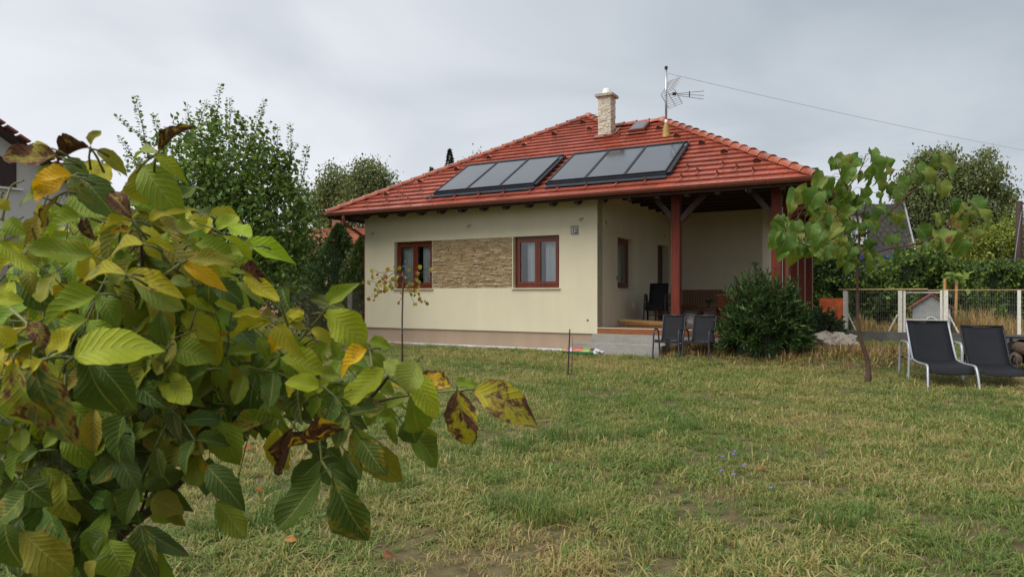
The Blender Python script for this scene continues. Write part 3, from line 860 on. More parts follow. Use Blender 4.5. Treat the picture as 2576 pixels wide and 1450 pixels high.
mb = MB(); mb.tube(spline([(AR + 0.08, 0.45, 3.66), (AR + 0.06, 0.44, 3.48), (4.72, 0.36, 3.33), (4.42, 0.28, 3.22), (4.29, 0.26, 3.05), (4.27, 0.26, 2.8), (4.27, 0.26, 0.1)], 6), 0.050, 10)
dp = mb.build('downpipe', M['gutter'], house, True)
for z in (1.0, 2.05):
    mb = MB(); mb.tube([(4.27, 0.26, z - 0.015), (4.27, 0.26, z + 0.015)], 0.060, 10); mb.build('pipe_clamp', M['gutter'], dp)
mb = MB(); mb.box(4.186, 4.200, 0.215, 0.245, 0.6, 3.3); mb.build('edge_trim', M['white'], house)

# chimney
ch = MB(); CX0, CX1, CY0, CY1 = -1.150, -0.790, 2.964, 3.324
ch.box(CX0, CX1, CY0, CY1, 5.70, 7.09); chim = ch.build('chimney', M['chimstone'], roof)
m_ = MB()
cr = random.Random(8)
for (x0, x1, z0, z1) in courses(CX0 - 0.012, CX1 + 0.012, 5.93, 7.088, 0.030, 0.05, 0.07, 0.22, cr):
    d = cr.uniform(0.008, 0.032); m_.box(x0 + 0.001, x1 - 0.001, CY0 - d, CY0 + 0.004, z0 + 0.002, z1 - 0.003)
for (y0, y1, z0, z1) in courses(CY0 - 0.012, CY1, 5.90, 7.088, 0.030, 0.05, 0.07, 0.22, cr):
    d = cr.uniform(0.008, 0.032); m_.box(CX1 - 0.004, CX1 + d, y0 + 0.001, y1 - 0.001, z0 + 0.002, z1 - 0.003)
o = m_.build('stone_cladding', M['chimstone'], chim); o['kind'] = 'stuff'
mb = MB(); mb.box(CX0 - 0.085, CX1 + 0.085, CY0 - 0.085, CY1 + 0.085, 7.091, 7.165); mb.build('chimney_cap', M['capstone'], chim)
mb = MB(); n = 18; cxx, cyy = (CX0 + CX1) / 2, (CY0 + CY1) / 2
for i, (r, z) in enumerate(((0.165, 7.166), (0.150, 7.21), (0.115, 7.30), (0.105, 7.34), (0.085, 7.355))):
    for k in range(n): mb.v.append((cxx + r * math.cos(2*math.pi*k/n), cyy + r * math.sin(2*math.pi*k/n), z))
    if i:
        for k in range(n): mb.f.append(((i-1)*n+k, (i-1)*n+(k+1) % n, i*n+(k+1) % n, i*n+k))
mb.f.append(tuple(4*n + k for k in range(n))); mb.build('chimney_cowl', M['white'], chim, True)
def slope_box(name, mat, par, a0, a1, s0, s1, n0, n1):
    m_ = MB(); m_.box(a0, a1, s0, s1, n0, n1)
    o = m_.build(name, mat, par); o.location = rloc(0, 0, 0); o.rotation_euler = RROT
    return o
slope_box('chimney_apron', M['gutter'], roof, CX0 - 0.10, CX1 + 0.10, 4.12, 4.36, 0.045, 0.055)
slope_box('chimney_apron', M['gutter'], roof, CX1 + 0.03, CX1 + 0.16, 4.36, 4.85, 0.045, 0.055)
# step grate beside the chimney
st_ = slope_box('roof_step', M['gutter'], roof, -0.80, -0.40, 3.93, 3.95, 0.05, 0.07)
for k in range(7):
    mb = MB(); p = rloc(-0.80 + 0.066 * k, 3.92, 0.13) - rloc(0, 0, 0); 
    x = -0.80 + 0.066 * k
    pl = rloc(x, 3.92, 0.16); mb.bar(pl, pl + Vector((0, 0.16, 0)), 0.018, 0.02); mb.build('step_bar', M['gutter'], st_)
    st_.children[-1].matrix_parent_inverse = (Matrix.Translation(rloc(0, 0, 0)) @ Euler(RROT).to_matrix().to_4x4()).inverted()
for x in (-0.81, -0.40):
    mb = MB(); pl = rloc(x, 3.90, 0.05); mb.bar(pl, rloc(x, 3.92, 0.17), 0.03, 0.02, (1, 0, 0)); mb.bar(rloc(x, 3.92, 0.17), rloc(x, 3.92, 0.17) + Vector((0, 0.18, 0)), 0.03, 0.02)
    mb.build('step_bracket', M['gutter'], st_)
    st_.children[-1].matrix_parent_inverse = (Matrix.Translation(rloc(0, 0, 0)) @ Euler(RROT).to_matrix().to_4x4()).inverted()
# roof window
sk = slope_box('roof_window', M['frame'], roof, -0.21, 0.24, 4.20, 4.89, 0.04, 0.13)
mb = MB(); mb.box(-0.16, 0.19, 4.26, 4.84, 0.131, 0.137); mb.build('pane', M['collector'], sk)
slope_box('window_apron', M['gutter'], roof, -0.27, 0.30, 4.08, 4.20, 0.05, 0.06)

# cable stubs and sockets on the walls
def stub(fn, s, z):
    m_ = MB(); pts = [fn(s + 0.035 * math.cos(t * 0.7), -0.012 - 0.004 * t, z - 0.02 + 0.035 * math.sin(t * 0.7)) for t in range(9)]
    m_.tube([fn(s + 0.045, 0.0, z + 0.05)] + pts, 0.006, 5); m_.build('cable_stub', M['blackmetal'], house)
for s, z in ((-7.01, 3.19), (-3.68, 3.25), (-0.42, 3.26)): stub(FR, s, z)
for s, z in ((0.53, 3.21), (5.6, 3.25), (1.30, 1.85)): stub(SD, s, z)
mb = MB(); mb.box(0.0, 0.018, 2.62, 2.76, 1.00, 1.17); mb.build('socket', M['white'], house)
mb = MB(); mb.tube([(-0.25, 0.01, 0.78), (-0.25, -0.012, 0.78)], 0.022, 10); mb.build('drain_spout', M['blackmetal'], house)
mb = MB(); mb.box(2.52, 2.66, 6.27, 6.299, 2.25, 2.40); mb.build('socket', M['capstone'], house)
# ================================================================== things on the roof
def roof_thing(name, label, cat, a, s, n, group=None):
    o = thing(name, label, cat, (0, 0, 0), 0, group)
    l = rloc(a, s, n)
    o.location = hl(l.x, l.y, l.z)
    o.rotation_euler = (Matrix.Rotation(HROT, 3, 'Z') @ Matrix.Rotation(TH, 3, 'X')).to_euler()
    return o
def collector_array(a0, a1, s0, s1, label, ext):
    o = roof_thing('solar_collector_array', label, 'solar panel', a0, s0, 0.055, 'solar collectors on the front roof slope')
    w = a1 - a0; h = s1 - s0; pw = w / 3
    for k in range(3):
        m_ = MB(); m_.box(k * pw + 0.030, (k + 1) * pw - 0.030, 0.035, h - 0.035, 0.02, 0.085)
        p = m_.build('collector_panel', M['collector'], o)
        m_ = MB(); x0, x1 = k * pw + 0.003, (k + 1) * pw - 0.003
        m_.box(x0, x0 + 0.026, 0, h, 0.0, 0.10); m_.box(x1 - 0.026, x1, 0, h, 0.0, 0.10)
        m_.box(x0 + 0.026, x1 - 0.026, 0, 0.034, 0.0, 0.10); m_.box(x0 + 0.026, x1 - 0.026, h - 0.034, h, 0.0, 0.10)
        m_.build('frame', M['blackmetal'], p)
    m_ = MB(); m_.box(-0.05, -0.001, -0.03, h + 0.04, 0.0, 0.075); m_.box(w + 0.001, w + 0.10, -0.03, h + 0.05, 0.0, 0.072); m_.build('side_flashing', M['blackmetal'], o)
    m_ = MB(); m_.box(-0.02, w + 0.05, h + 0.001, h + 0.06, 0.0, 0.105); m_.build('top_flashing', M['blackmetal'], o)
    m_ = MB(); m_.box(-ext, w + 0.02, -0.17, -0.031, -0.012, 0.006); m_.box(-0.05, w + 0.10, -0.030, -0.001, -0.010, 0.06); m_.build('apron', M['bluefoil'], o)
    m_ = MB(); m_.tube([(w + 0.05, h - 0.12, 0.075), (w + 0.05, h - 0.30, 0.085)], 0.018, 8); m_.build('hose', M['zinc'], o)
    return o
collector_array(-4.60, -1.60, 0.64, 2.58, 'three dark solar collectors in a row, on the side of the left hip', 0.30)
collector_array(-1.22, 1.77, 0.66, 2.58, 'three dark solar collectors in a row below the chimney and roof window', 0.06)

# antenna
ab = (0.995, 2.40)
ant = thing('tv_antenna', 'grid TV antenna on a galvanised mast rising from the red roof', 'antenna', hl(*ab, rz_(ab[1])), 0.0)
z0 = rz_(ab[1])
mb = MB(); mb.tube([(0, 0, 0.30), (0, 0, 7.42 - z0)], 0.030, 10); mb.build('mast', M['zinc'], ant, True)
mb = MB(); mb.tube([(0, 0, 7.40 - z0), (0, 0, 7.47 - z0)], 0.042, 8); mb.build('mast_cap', M['blackmetal'], ant)
mb = MB(); n = 14
for i, (r, z) in enumerate(((0.115, -0.03), (0.100, 0.05), (0.084, 0.11), (0.082, 0.22), (0.062, 0.27), (0.052, 0.33))):
    for k in range(n): mb.v.append((r * math.cos(2*math.pi*k/n), r * math.sin(2*math.pi*k/n), z))
    if i:
        for k in range(n): mb.f.append(((i-1)*n+k, (i-1)*n+(k+1) % n, i*n+(k+1) % n, i*n+k))
mb.build('pipe_collar', M['yellowcone'], ant, True)
mb = MB(); mb.tube([(0, 0, 0.33), (0, 0, 0.44)], 0.040, 10); mb.build('seal', M['white'], ant, True)
zc_ = 6.76 - z0
for sgn in (1, -1):
    m_ = MB()
    ex = Vector((0.93, -0.36, 0.0)).normalized(); ey = Vector((-0.36, -0.80, 0)).normalized()
    base = Vector((-0.06, -0.05, zc_ + 0.02 * sgn))
    upv = (Vector((0.42, 0.16, 0)) * 0.55 + Vector((0, 0, 0.34 * sgn)))
    wv = ex * 0.36 + Vector((0, 0, 0.10))
    for k in range(8):
        p = base + upv * (k / 7) * 1.0 - wv * 0.25; m_.tube([p, p + wv], 0.006, 4)
    for t in (0.0, 0.5, 1.0):
        p = base - wv * 0.25 + wv * t; m_.tube([p, p + upv], 0.009, 4)
    m_.build('reflector_grid', M['alu'], ant)
for (p, q) in (((0.05, -0.04, -0.045), (0.88, -0.45, -0.075)), ((0.26, -0.12, -0.06), (0.88, -0.45, -0.19)), ((0.28, -0.13, -0.10), (0.87, -0.45, -0.285))):
    m_ = MB(); P_ = Vector(p) + Vector((0, 0, zc_)); Q_ = Vector(q) + Vector((0, 0, zc_))
    m_.tube([P_, Q_], 0.008, 5)
    d = (Q_ - P_)
    for k in range(9):
        c = P_ + d * (0.12 + 0.88 * k / 8); m_.tube([c + Vector((-0.02, -0.045, -0.008)), c + Vector((0.02, 0.045, 0.012))], 0.004, 4)
    m_.build('boom', M['alu'], ant)
mb = MB(); mb.box(0.15, 0.24, -0.14, -0.06, zc_ - 0.08, zc_ - 0.02); mb.build('junction_box', M['blackmetal'], ant)
mb = MB(); mb.bar((0.55, -0.28, zc_ - 0.03), (0.55, -0.28, zc_ - 0.19), 0.03, 0.02); mb.build('spreader', M['blackmetal'], ant)
# overhead cable
p0 = hl(*ab, 7.28) + Vector((0.05, -0.02, 0)); p1 = Vector((18.5, 25.0, 6.75)); dv = p1 - p0
mb = MB(); pts = []
for k in range(25):
    t = k / 24 * 1.45
    p = p0 + dv * t; p.z -= 0.55 * t * (1.45 - t) * 0.55
    pts.append(p)
mb.tube(pts, 0.0045, 5)
tag(mb.build('overhead_cable', M['alu']), 'thin grey cable running from the antenna mast across the sky', 'cable')

# house number plate
sg = thing('house_number_sign', 'small metal plate with house number 12 on the cream front wall', 'sign', hl(-0.595, -0.022, 2.996), HROT)
mb = MB(); mb.box(-0.090, 0.090, 0.0, 0.02, -0.097, 0.097); mb.build('plate', plain('pewter plate', (0.42, 0.41, 0.40), 0.45, 0.2, 0.25, 30), sg)
m_ = MB()
for x0, x1, y0, y1 in ((-0.094, -0.084, -0.101, 0.101), (0.084, 0.094, -0.101, 0.101), (-0.084, 0.084, -0.101, -0.091), (-0.084, 0.084, 0.091, 0.101)): m_.box(x0, x1, -0.008, 0.019, y0, y1)
m_.build('rim', plain('dark pewter rim', (0.12, 0.10, 0.09), 0.5, 0.2), sg)
fc = bpy.data.curves.new('number', 'FONT'); fc.body = '12'; fc.size = 0.165; fc.align_x = 'CENTER'; fc.extrude = 0.002; fc.offset = 0.002
fc.materials.append(M['blackmetal'])
ft_ = bpy.data.objects.new('tmp_number', fc); COL.objects.link(ft_); bpy.context.view_layer.update(); nm_ = bpy.data.meshes.new_from_object(ft_.evaluated_get(bpy.context.evaluated_depsgraph_get())); bpy.data.objects.remove(ft_)
nm_.name = 'number'; nm_.materials.clear(); nm_.materials.append(M['blackmetal'])
fo = bpy.data.objects.new('number', nm_); COL.objects.link(fo); fo.parent = sg; fo.location = (0.008, -0.004, -0.078); fo.rotation_euler = (R(90), 0, 0); fo.scale = (0.82, 1, 1)
mb = MB()
for k, (x0, x1, y0, y1) in enumerate(((-0.070, 0.012, 0.060, 0.080), (0.026, 0.036, 0.058, 0.084), (0.050, 0.066, 0.062, 0.080))): mb.box(x0, x1, -0.003, -0.001, y0, y1)
mb.build('street_lettering', plain('worn lettering', (0.10, 0.095, 0.09), 0.6), sg)

# dome camera below the eaves
cm = thing('security_camera', 'small white dome camera hanging below the terrace eaves', 'camera', hl(3.59, -0.30, 3.60), HROT)
mb = MB(); mb.tube([(0, 0, 0.015), (0, 0, 0.10)], 0.075, 16); mb.build('base', M['white'], cm, True)
mb = MB(); n = 14
for i in range(5):
    t = i / 4 * math.pi / 2
    for k in range(n): mb.v.append((0.062 * math.cos(t) * math.cos(2*math.pi*k/n), 0.062 * math.cos(t) * math.sin(2*math.pi*k/n), 0.014 - 0.062 * math.sin(t)))
    if i:
        for k in range(n): mb.f.append(((i-1)*n+k, (i-1)*n+(k+1) % n, i*n+(k+1) % n, i*n+k))
mb.build('dome', M['blackmetal'], cm, True)
mb = MB(); mb.box(-0.03, 0.03, -0.03, 0.03, 0.10, 0.24); mb.build('mount', M['darkwood'], cm)

# ================================================================== chairs
def make_chair(frame, sling):
    """stackable sling armchair: faces -y, local origin on the ground"""
    t = thing('garden_chair', 'x', 'chair')
    w = 0.27
    for s_ in (-1, 1):
        m_ = MB(); x = s_ * w
        pts = spline([(x * 1.07, -0.27, 0.0), (x * 1.03, -0.245, 0.30), (x * 1.01, -0.225, 0.56), (x, -0.17, 0.645), (x, -0.03, 0.655), (x, 0.07, 0.60), (x * 1.01, 0.13, 0.40), (x * 1.03, 0.235, 0.0)], 5)
        m_.tube(pts, 0.0175, 8); leg = m_.build('leg_frame', frame, t, True)
        for y in (-0.27, 0.235):
            f_ = MB(); f_.tube([(x * (1.07 if y < 0 else 1.03), y, 0.0), (x * (1.07 if y < 0 else 1.03), y, 0.045)], 0.021, 8); f_.build('foot_cap', M['blackmetal'], leg)
    # one sling from the front of the seat up the back
    prof = spline([(-0.24, 0.405), (-0.20, 0.43), (0.0, 0.405), (0.17, 0.395), (0.235, 0.45), (0.29, 0.62), (0.345, 0.80), (0.385, 0.945)] and [Vector((y, z, 0)) for y, z in ((-0.24, 0.405), (-0.20, 0.43), (0.0, 0.405), (0.17, 0.395), (0.235, 0.45), (0.29, 0.62), (0.345, 0.80), (0.385, 0.945))], 4)
    k0 = 14
    for nm, ps in (('seat', prof[:k0 + 1]), ('backrest', prof[k0:])):
        m_ = MB(); nx = 5
        for j, p in enumerate(ps):
            for i in range(nx):
                u = i / (nx - 1) * 2 - 1
                sag = 0.018 * (1 - u * u)
                m_.v.append((u * 0.235, p.x + (sag if nm == 'backrest' else 0), p.y - (sag if nm == 'seat' else 0)))
            if j:
                for i in range(nx - 1): m_.f.append(((j-1)*nx+i, (j-1)*nx+i+1, j*nx+i+1, j*nx+i))
        o = m_.build(nm, sling, t, True)
        so = o.modifiers.new('thick', 'SOLIDIFY'); so.thickness = 0.006
    for s_ in (-1, 1):
        m_ = MB(); m_.tube([(s_ * 0.243, p.x, p.y) for p in prof], 0.0125, 8); m_.build('sling_rail', frame, t, True)
    m_ = MB(); m_.tube([(-0.25, -0.225, 0.385), (0.25, -0.225, 0.385)], 0.013, 8); m_.tube([(-0.27, 0.13, 0.38), (0.27, 0.13, 0.38)], 0.012, 8); m_.tube([(-0.243, prof[-1].x, prof[-1].y), (0.243, prof[-1].x, prof[-1].y)], 0.012, 8)
    m_.build('crossbar', frame, t, True)
    return t
ch0 = make_chair(M['chairframe'], M['sling'])
pc = ground(1683, 903.5); ch0.location = pc; ch0.rotation_euler = (0, 0, HROT + R(-1))
tag(ch0, 'grey mesh garden chair on the lawn in front of the concrete steps', 'chair', 'grey garden chairs on the lawn')
c2 = copy_tree(ch0); pc = ground(1759, 907); c2.location = pc; c2.rotation_euler = (0, 0, HROT + R(-4))
tag(c2, 'grey mesh garden chair on the lawn next to the oleander bush', 'chair', 'grey garden chairs on the lawn')
chs = make_chair(M['blackmetal'], M['sling_dark'])
D = 0.8 * F / 76.5
base = at(1643, YH + 76.5, D) + HV * 0.25
labs = ['bottom chair of the black stack on the terrace', 'second chair from the bottom of the black terrace stack', 'third chair from the bottom of the black terrace stack', 'topmost black mesh chair of the stack on the terrace']
for k in range(4):
    o = chs if k == 0 else copy_tree(chs)
    o.location = base + Vector((0, 0, 0.007 + 0.05 * k)) + HV * (0.008 * k); o.rotation_euler = (0, 0, HROT + R(6))
    tag(o, labs[k], 'chair', 'black chairs stacked on the terrace')

# ================================================================== terrace things
bn = thing('garden_bench', 'long slatted wooden bench against the terrace back wall', 'bench', hl(1.09, 5.95, 0.606), HROT)
for k in range(27):
    m_ = MB(); x = -0.66 + 1.32 * k / 26; m_.bar((x, 0.20, 0.45), (x, 0.28, 0.90), 0.030, 0.016, (0, 1, 0)); m_.build('back_slat', M['bench'], bn)
for k in range(6):
    m_ = MB(); m_.box(-0.70, 0.70, -0.26 + k * 0.078, -0.20 + k * 0.078, 0.415, 0.437); m_.build('seat_slat', M['bench'], bn)
m_ = MB(); m_.bar((-0.71, 0.285, 0.925), (0.71, 0.285, 0.925), 0.06, 0.03, (0, 1, 0)); m_.bar((-0.71, 0.20, 0.44), (0.71, 0.20, 0.44), 0.05, 0.03, (0, 1, 0)); m_.build('rail', M['bench'], bn)
for x in (-0.69, 0.69):
    for y in (-0.24, 0.22):
        m_ = MB(); m_.box(x - 0.025, x + 0.025, y - 0.025, y + 0.025, 0, 0.414); m_.build('leg', M['bench'], bn)
wc = thing('wooden_armchair', 'slatted wooden armchair behind the stack of black chairs', 'chair', hl(0.66, 3.05, 0.606), HROT + R(-8))
for k in range(7):
    m_ = MB(); m_.box(-0.27, 0.27, -0.25 + k * 0.07, -0.20 + k * 0.07, 0.40, 0.42); m_.build('seat_slat', M['bench'], wc)
for k in range(6):
    m_ = MB(); z = 0.48 + k * 0.065; m_.bar((-0.25, 0.24 + 0.02 * k, z), (0.25, 0.24 + 0.02 * k, z), 0.018, 0.045); m_.build('back_slat', M['bench'], wc)
for k in range(3):
    m_ = MB(); m_.box(-0.26, 0.26, -0.262, -0.247, 0.22 + 0.06 * k, 0.25 + 0.06 * k); m_.build('apron_slat', M['bench'], wc)
for x in (-0.28, 0.28):
    for y, h in ((-0.24, 0.60), (0.25, 0.86)):
        m_ = MB(); m_.box(x - 0.02, x + 0.02, y - 0.025, y + 0.025, 0, h); m_.build('leg', M['pine'] if y < 0 else M['bench'], wc)
    m_ = MB(); m_.box(x - 0.03, x + 0.03, -0.27, 0.22, 0.601, 0.622); m_.build('armrest', M['bench'], wc)
tb = thing('side_table', 'low dark red wooden table on the terrace before the bench', 'table', hl(1.72, 4.10, 0.606), HROT)
m_ = MB(); m_.box(-0.29, 0.29, -0.25, 0.25, 0.40, 0.435); m_.build('table_top', M['table'], tb)
m_ = MB(); m_.box(-0.25, 0.25, -0.21, -0.19, 0.33, 0.399); m_.box(-0.25, 0.25, 0.19, 0.21, 0.33, 0.399); m_.build('apron', M['table'], tb)
for x in (-0.23, 0.23):
    for y in (-0.19, 0.19):
        m_ = MB(); m_.box(x - 0.035, x + 0.035, y - 0.035, y + 0.035, 0, 0.329); m_.build('leg', M['table'], tb)
dl = thing('power_drill', 'black cordless drill lying on the dark red table', 'drill', hl(1.74, 4.10, 1.041), HROT + R(20))
m_ = MB(); m_.tube([(-0.09, 0, 0.17), (0.06, 0, 0.19), (0.10, 0, 0.19)], [0.032, 0.034, 0.016], 8); m_.build('body', M['blackmetal'], dl, True)
m_ = MB(); m_.bar((0.0, 0, 0.17), (-0.03, 0, 0.03), 0.035, 0.045, (1, 0, 0)); m_.box(-0.08, 0.04, -0.035, 0.035, 0.0, 0.035); m_.build('handle', M['blackmetal'], dl)
ct = thing('timber_counter', 'orange stained timber counter with pale plank top behind the oleander', 'counter', hl(1.85, 4.99, 0.606), HROT)
m_ = MB(); m_.box(-0.05, 0.12, -0.06, 0.10, 0, 0.775); m_.build('post', M['orange'], ct)
m_ = MB(); m_.box(1.05, 1.20, -0.06, 0.10, 0, 0.775); m_.build('post', M['orange'], ct)
for k in range(4):
    m_ = MB(); m_.box(0.121, 1.049, -0.03, 0.0, 0.05 + k * 0.18, 0.215 + k * 0.18); m_.build('board', M['orange'], ct)
m_ = MB(); m_.box(-0.10, 1.25, -0.12, 0.16, 0.776, 0.806); m_.build('top_plank', M['pine'], ct)
bk = thing('bucket', 'white plastic bucket on the terrace floor left of the table', 'bucket', hl(1.40, 3.30, 0.606), HROT)
m_ = MB(); n = 16
for i, (r, z) in enumerate(((0.10, 0.0), (0.128, 0.25), (0.136, 0.25), (0.136, 0.262), (0.124, 0.262), (0.097, 0.01))):
    for k in range(n): m_.v.append((r * math.cos(2*math.pi*k/n), r * math.sin(2*math.pi*k/n), z))
    if i:
        for k in range(n): m_.f.append(((i-1)*n+k, (i-1)*n+(k+1) % n, i*n+(k+1) % n, i*n+k))
m_.f.append(tuple(range(n))); m_.build('pail', M['white'], bk, True)
m_ = MB(); m_.tube([(0.135 * math.cos(t), -0.05 - 0.02 * math.sin(t), 0.25 - 0.12 * math.sin(t)) for t in [math.pi * k / 10 for k in range(11)]], 0.004, 5); m_.build('handle', M['zinc'], bk)
# loose planks
pk = MB(); pk.box(-0.60, 0.60, -0.06, 0.06, 0, 0.022); pkm = pk.mesh('plank'); pkm.materials.append(M['pine'])
for k in range(7):
    o = link('plank', pkm, None, None, hl(0.78 + 0.05 * (k % 3), 1.55 + 0.115 * (k % 4) - 0.04 * (k // 4), 0.607 + 0.024 * (k // 4) * 1 + (0.0 if k < 4 else 0.002)), (0, 0, HROT + R(4 + 2 * (k % 3))))
    tag(o, 'loose pine plank lying in the heap on the terrace floor', 'plank', 'pine planks heaped on the terrace floor')
o = link('plank', pkm, None, None, hl(0.62, 1.50, 0.70), (R(28), R(3), HROT + R(6))); tag(o, 'pine plank leaning tilted on top of the terrace plank heap', 'plank', 'pine planks heaped on the terrace floor')
o = link('plank', pkm, None, None, hl(1.45, 3.75, 0.76), (0, R(-14), HROT + R(-25))); o.scale = (0.6, 0.7, 1); tag(o, 'short plank propped slanting between bucket and low red table', 'plank')
for k in range(2):
    o = link('plank', pkm, None, None, hl(1.42 - 0.06 * k, 5.78 + 0.02 * k, 1.047 + 0.024 * (1 - k)), (0, 0, HROT)); o.scale = (0.52 + 0.08 * k, 1, 1)
    tag(o, ('upper' if k == 0 else 'lower') + ' of two pale planks lying on the wooden bench seat', 'plank', 'planks on the bench')

# ================================================================== bag by the steps
bg = thing('compost_bag', 'green and pink plastic compost bag lying flat beside the concrete steps', 'bag', hl(-0.02, -0.93, 0.0), HROT + R(3))
t = MT('printed plastic sack')
sx = t.n('ShaderNodeSeparateXYZ'); t.t.links.new(t.coord(), sx.inputs[0])
nz = t.noise(5.0, 3.0, 0.6)
xx = t.math('ADD', t.math('ADD', t.math('MULTIPLY', sx.outputs[0], 0.9), 0.5), t.math('MULTIPLY', t.math('SUBTRACT', nz, 0.5), 0.10))
colr = t.n('ShaderNodeValToRGB'); t.t.links.new(xx, colr.inputs[0]); colr.color_ramp.interpolation = 'CONSTANT'
el = colr.color_ramp.elements
for _ in range(6): el.new(0.5)
for i, (p, c) in enumerate(((0.0, (0.05, 0.16, 0.04)), (0.10, (0.30, 0.27, 0.05)), (0.19, (0.30, 0.07, 0.22)), (0.27, (0.42, 0.38, 0.39)), (0.33, (0.36, 0.085, 0.06)), (0.56, (0.20, 0.30, 0.06)), (0.72, (0.05, 0.03, 0.02)), (0.82, (0.62, 0.63, 0.66)))):
    el[i].position = p; el[i].color = (*c, 1)
topm = t.math('GREATER_THAN', sx.outputs[2], 0.10)
c_ = t.mix(topm, (0.022, 0.16, 0.052), colr.outputs[0])
endm = t.math('GREATER_THAN', sx.outputs[0], 0.34)
c_ = t.mix(endm, c_, (0.62, 0.63, 0.66))
M['sack'] = t.P(color=c_, rough=0.3, spec=0.5, normal=t.bump(t.noise(7.0, 4.0), 0.5, 0.03))
m_ = MB(); nx, ny = 26, 12
for j in range(ny * 2):
    for i in range(nx + 1):
        u = i / nx * 2 - 1; th = math.pi * 2 * j / (ny * 2)
        r_ = (1 - abs(u) ** 5) ** 0.5 if abs(u) < 1 else 0
        wob = 1 + 0.12 * math.sin(5 * u + 2) + 0.08 * math.sin(11 * u + j)
        zc2 = 0.105 * r_ * math.sin(th) * wob + 0.085 + 0.05 * max(0, -u - 0.55)
        m_.v.append((u * 0.47, 0.15 * (0.75 + 0.25 * r_) * math.cos(th) * (1 + 0.05 * math.sin(7 * u)), max(0.004, zc2)))
for j in range(ny * 2):
    for i in range(nx):
        a_ = j * (nx + 1) + i; b_ = ((j + 1) % (ny * 2)) * (nx + 1) + i
        m_.f.append((a_, a_ + 1, b_ + 1, b_))
m_.build('sack', M['sack'], bg, True)
m_ = MB()
for k in range(2):
    vs = []
    for i in range(5):
        for j in range(4):
            vs.append((0.36 + 0.055 * i, -0.15 + 0.09 * j + 0.02 * i * (1 if k else -1), 0.06 + 0.08 * (1 - k) + 0.022 * math.sin(3 * i + 2 * j) - 0.008 * i))
    m_.add(vs, [(i * 4 + j, i * 4 + j + 1, i * 4 + j + 5, i * 4 + j + 4) for i in range(4) for j in range(3)])
m_.build('torn_flap', plain('crumpled white plastic', (0.62, 0.63, 0.66), 0.35), bg)
# dark sandy soil spilled from the bag
# ================================================================== loungers
def lounger_sling(t, prof, hw, mat, split):
    for nm, ps in (('seat', prof[:split + 1]), ('backrest', prof[split:])):
        m_ = MB(); nx = 7
        for j, p in enumerate(ps):
            for i in range(nx):
                u = i / (nx - 1) * 2 - 1; sag = 0.020 * (1 - u * u)
                m_.v.append((u * hw, p.x, p.y - sag))
            if j:
                for i in range(nx - 1): m_.f.append(((j-1)*nx+i, (j-1)*nx+i+1, j*nx+i+1, j*nx+i))
        o = m_.build(nm, mat, t, True); so = o.modifiers.new('thick', 'SOLIDIFY'); so.thickness = 0.006
fl, fr_ = ground(2333.5, 979.4), ground(2464, 983)
mid = (fl + fr_) / 2
ax = Vector((0.33, 0.944, 0)).normalized()
t1 = thing('sun_lounger', 'sun lounger with silver frame and charcoal mesh, armrests, on the lawn', 'sun lounger', mid + ax * 0.10, math.atan2(ax.y, ax.x) - R(90), 'sun loungers on the lawn')
prof = spline([Vector((y, z, 0)) for y, z in ((0.0, 0.235), (0.04, 0.315), (0.13, 0.345), (0.55, 0.335), (0.95, 0.345), (1.10, 0.40), (1.34, 0.66), (1.58, 0.95))], 4)
lounger_sling(t1, prof, 0.295, M['sling'], 18)
for s_ in (-1, 1):
    x = s_ * 0.312
    m_ = MB(); m_.tube([(x, p.x, p.y) for p in prof[3:18]], 0.0165, 8); m_.tube(spline([(x, 0.16, 0.348), (x, 0.02, 0.33), (x * 1.03, -0.05, 0.20), (x * 1.06, -0.10, 0.0)], 5), 0.0165, 8); m_.tube([(x, 1.0, 0.35), (x, 1.72, 0.33)], 0.015, 8)
    m_.build('leg_frame', M['silver'], t1, True)
    m_ = MB(); m_.tube([(x * 1.0, p.x, p.y) for p in prof[17:]], 0.016, 8); m_.build('back_rail', M['silver'], t1, True)
    xx_ = s_ * 0.375
    m_ = MB(); m_.tube(spline([(xx_ * 1.03, 0.98, 0.0), (xx_, 0.99, 0.30), (xx_, 1.0, 0.50), (xx_, 1.06, 0.60), (xx_, 1.25, 0.615), (xx_, 1.60, 0.60), (xx_, 1.70, 0.50), (xx_ * 1.02, 1.76, 0.0)], 5), 0.021, 8)
    m_.bar((xx_, 1.02, 0.345), (x, 1.02, 0.345), 0.03, 0.025); m_.build('armrest', M['silver'], t1, True)
m_ = MB(); m_.tube([(-0.31, 1.58, 0.95), (0.31, 1.58, 0.95)], 0.016, 8); m_.tube([(-0.31, 0.10, 0.31), (0.31, 0.10, 0.31)], 0.014, 8); m_.tube([(-0.37, 1.72, 0.33), (0.37, 1.72, 0.33)], 0.014, 8); m_.build('crossbar', M['blackmetal'], t1, True)
t2 = thing('sun_lounger', 'low black framed sun lounger with dark mesh, cut by the picture edge', 'sun lounger', ground(2528, 977), math.atan2(0.93, 0.36) - R(90), 'sun loungers on the lawn')
prof = spline([Vector((y, z, 0)) for y, z in ((0.0, 0.20), (0.03, 0.245), (0.12, 0.262), (0.45, 0.255), (0.80, 0.275), (0.92, 0.34), (1.12, 0.60), (1.32, 0.88))], 4)
lounger_sling(t2, prof, 0.285, M['sling'], 18)
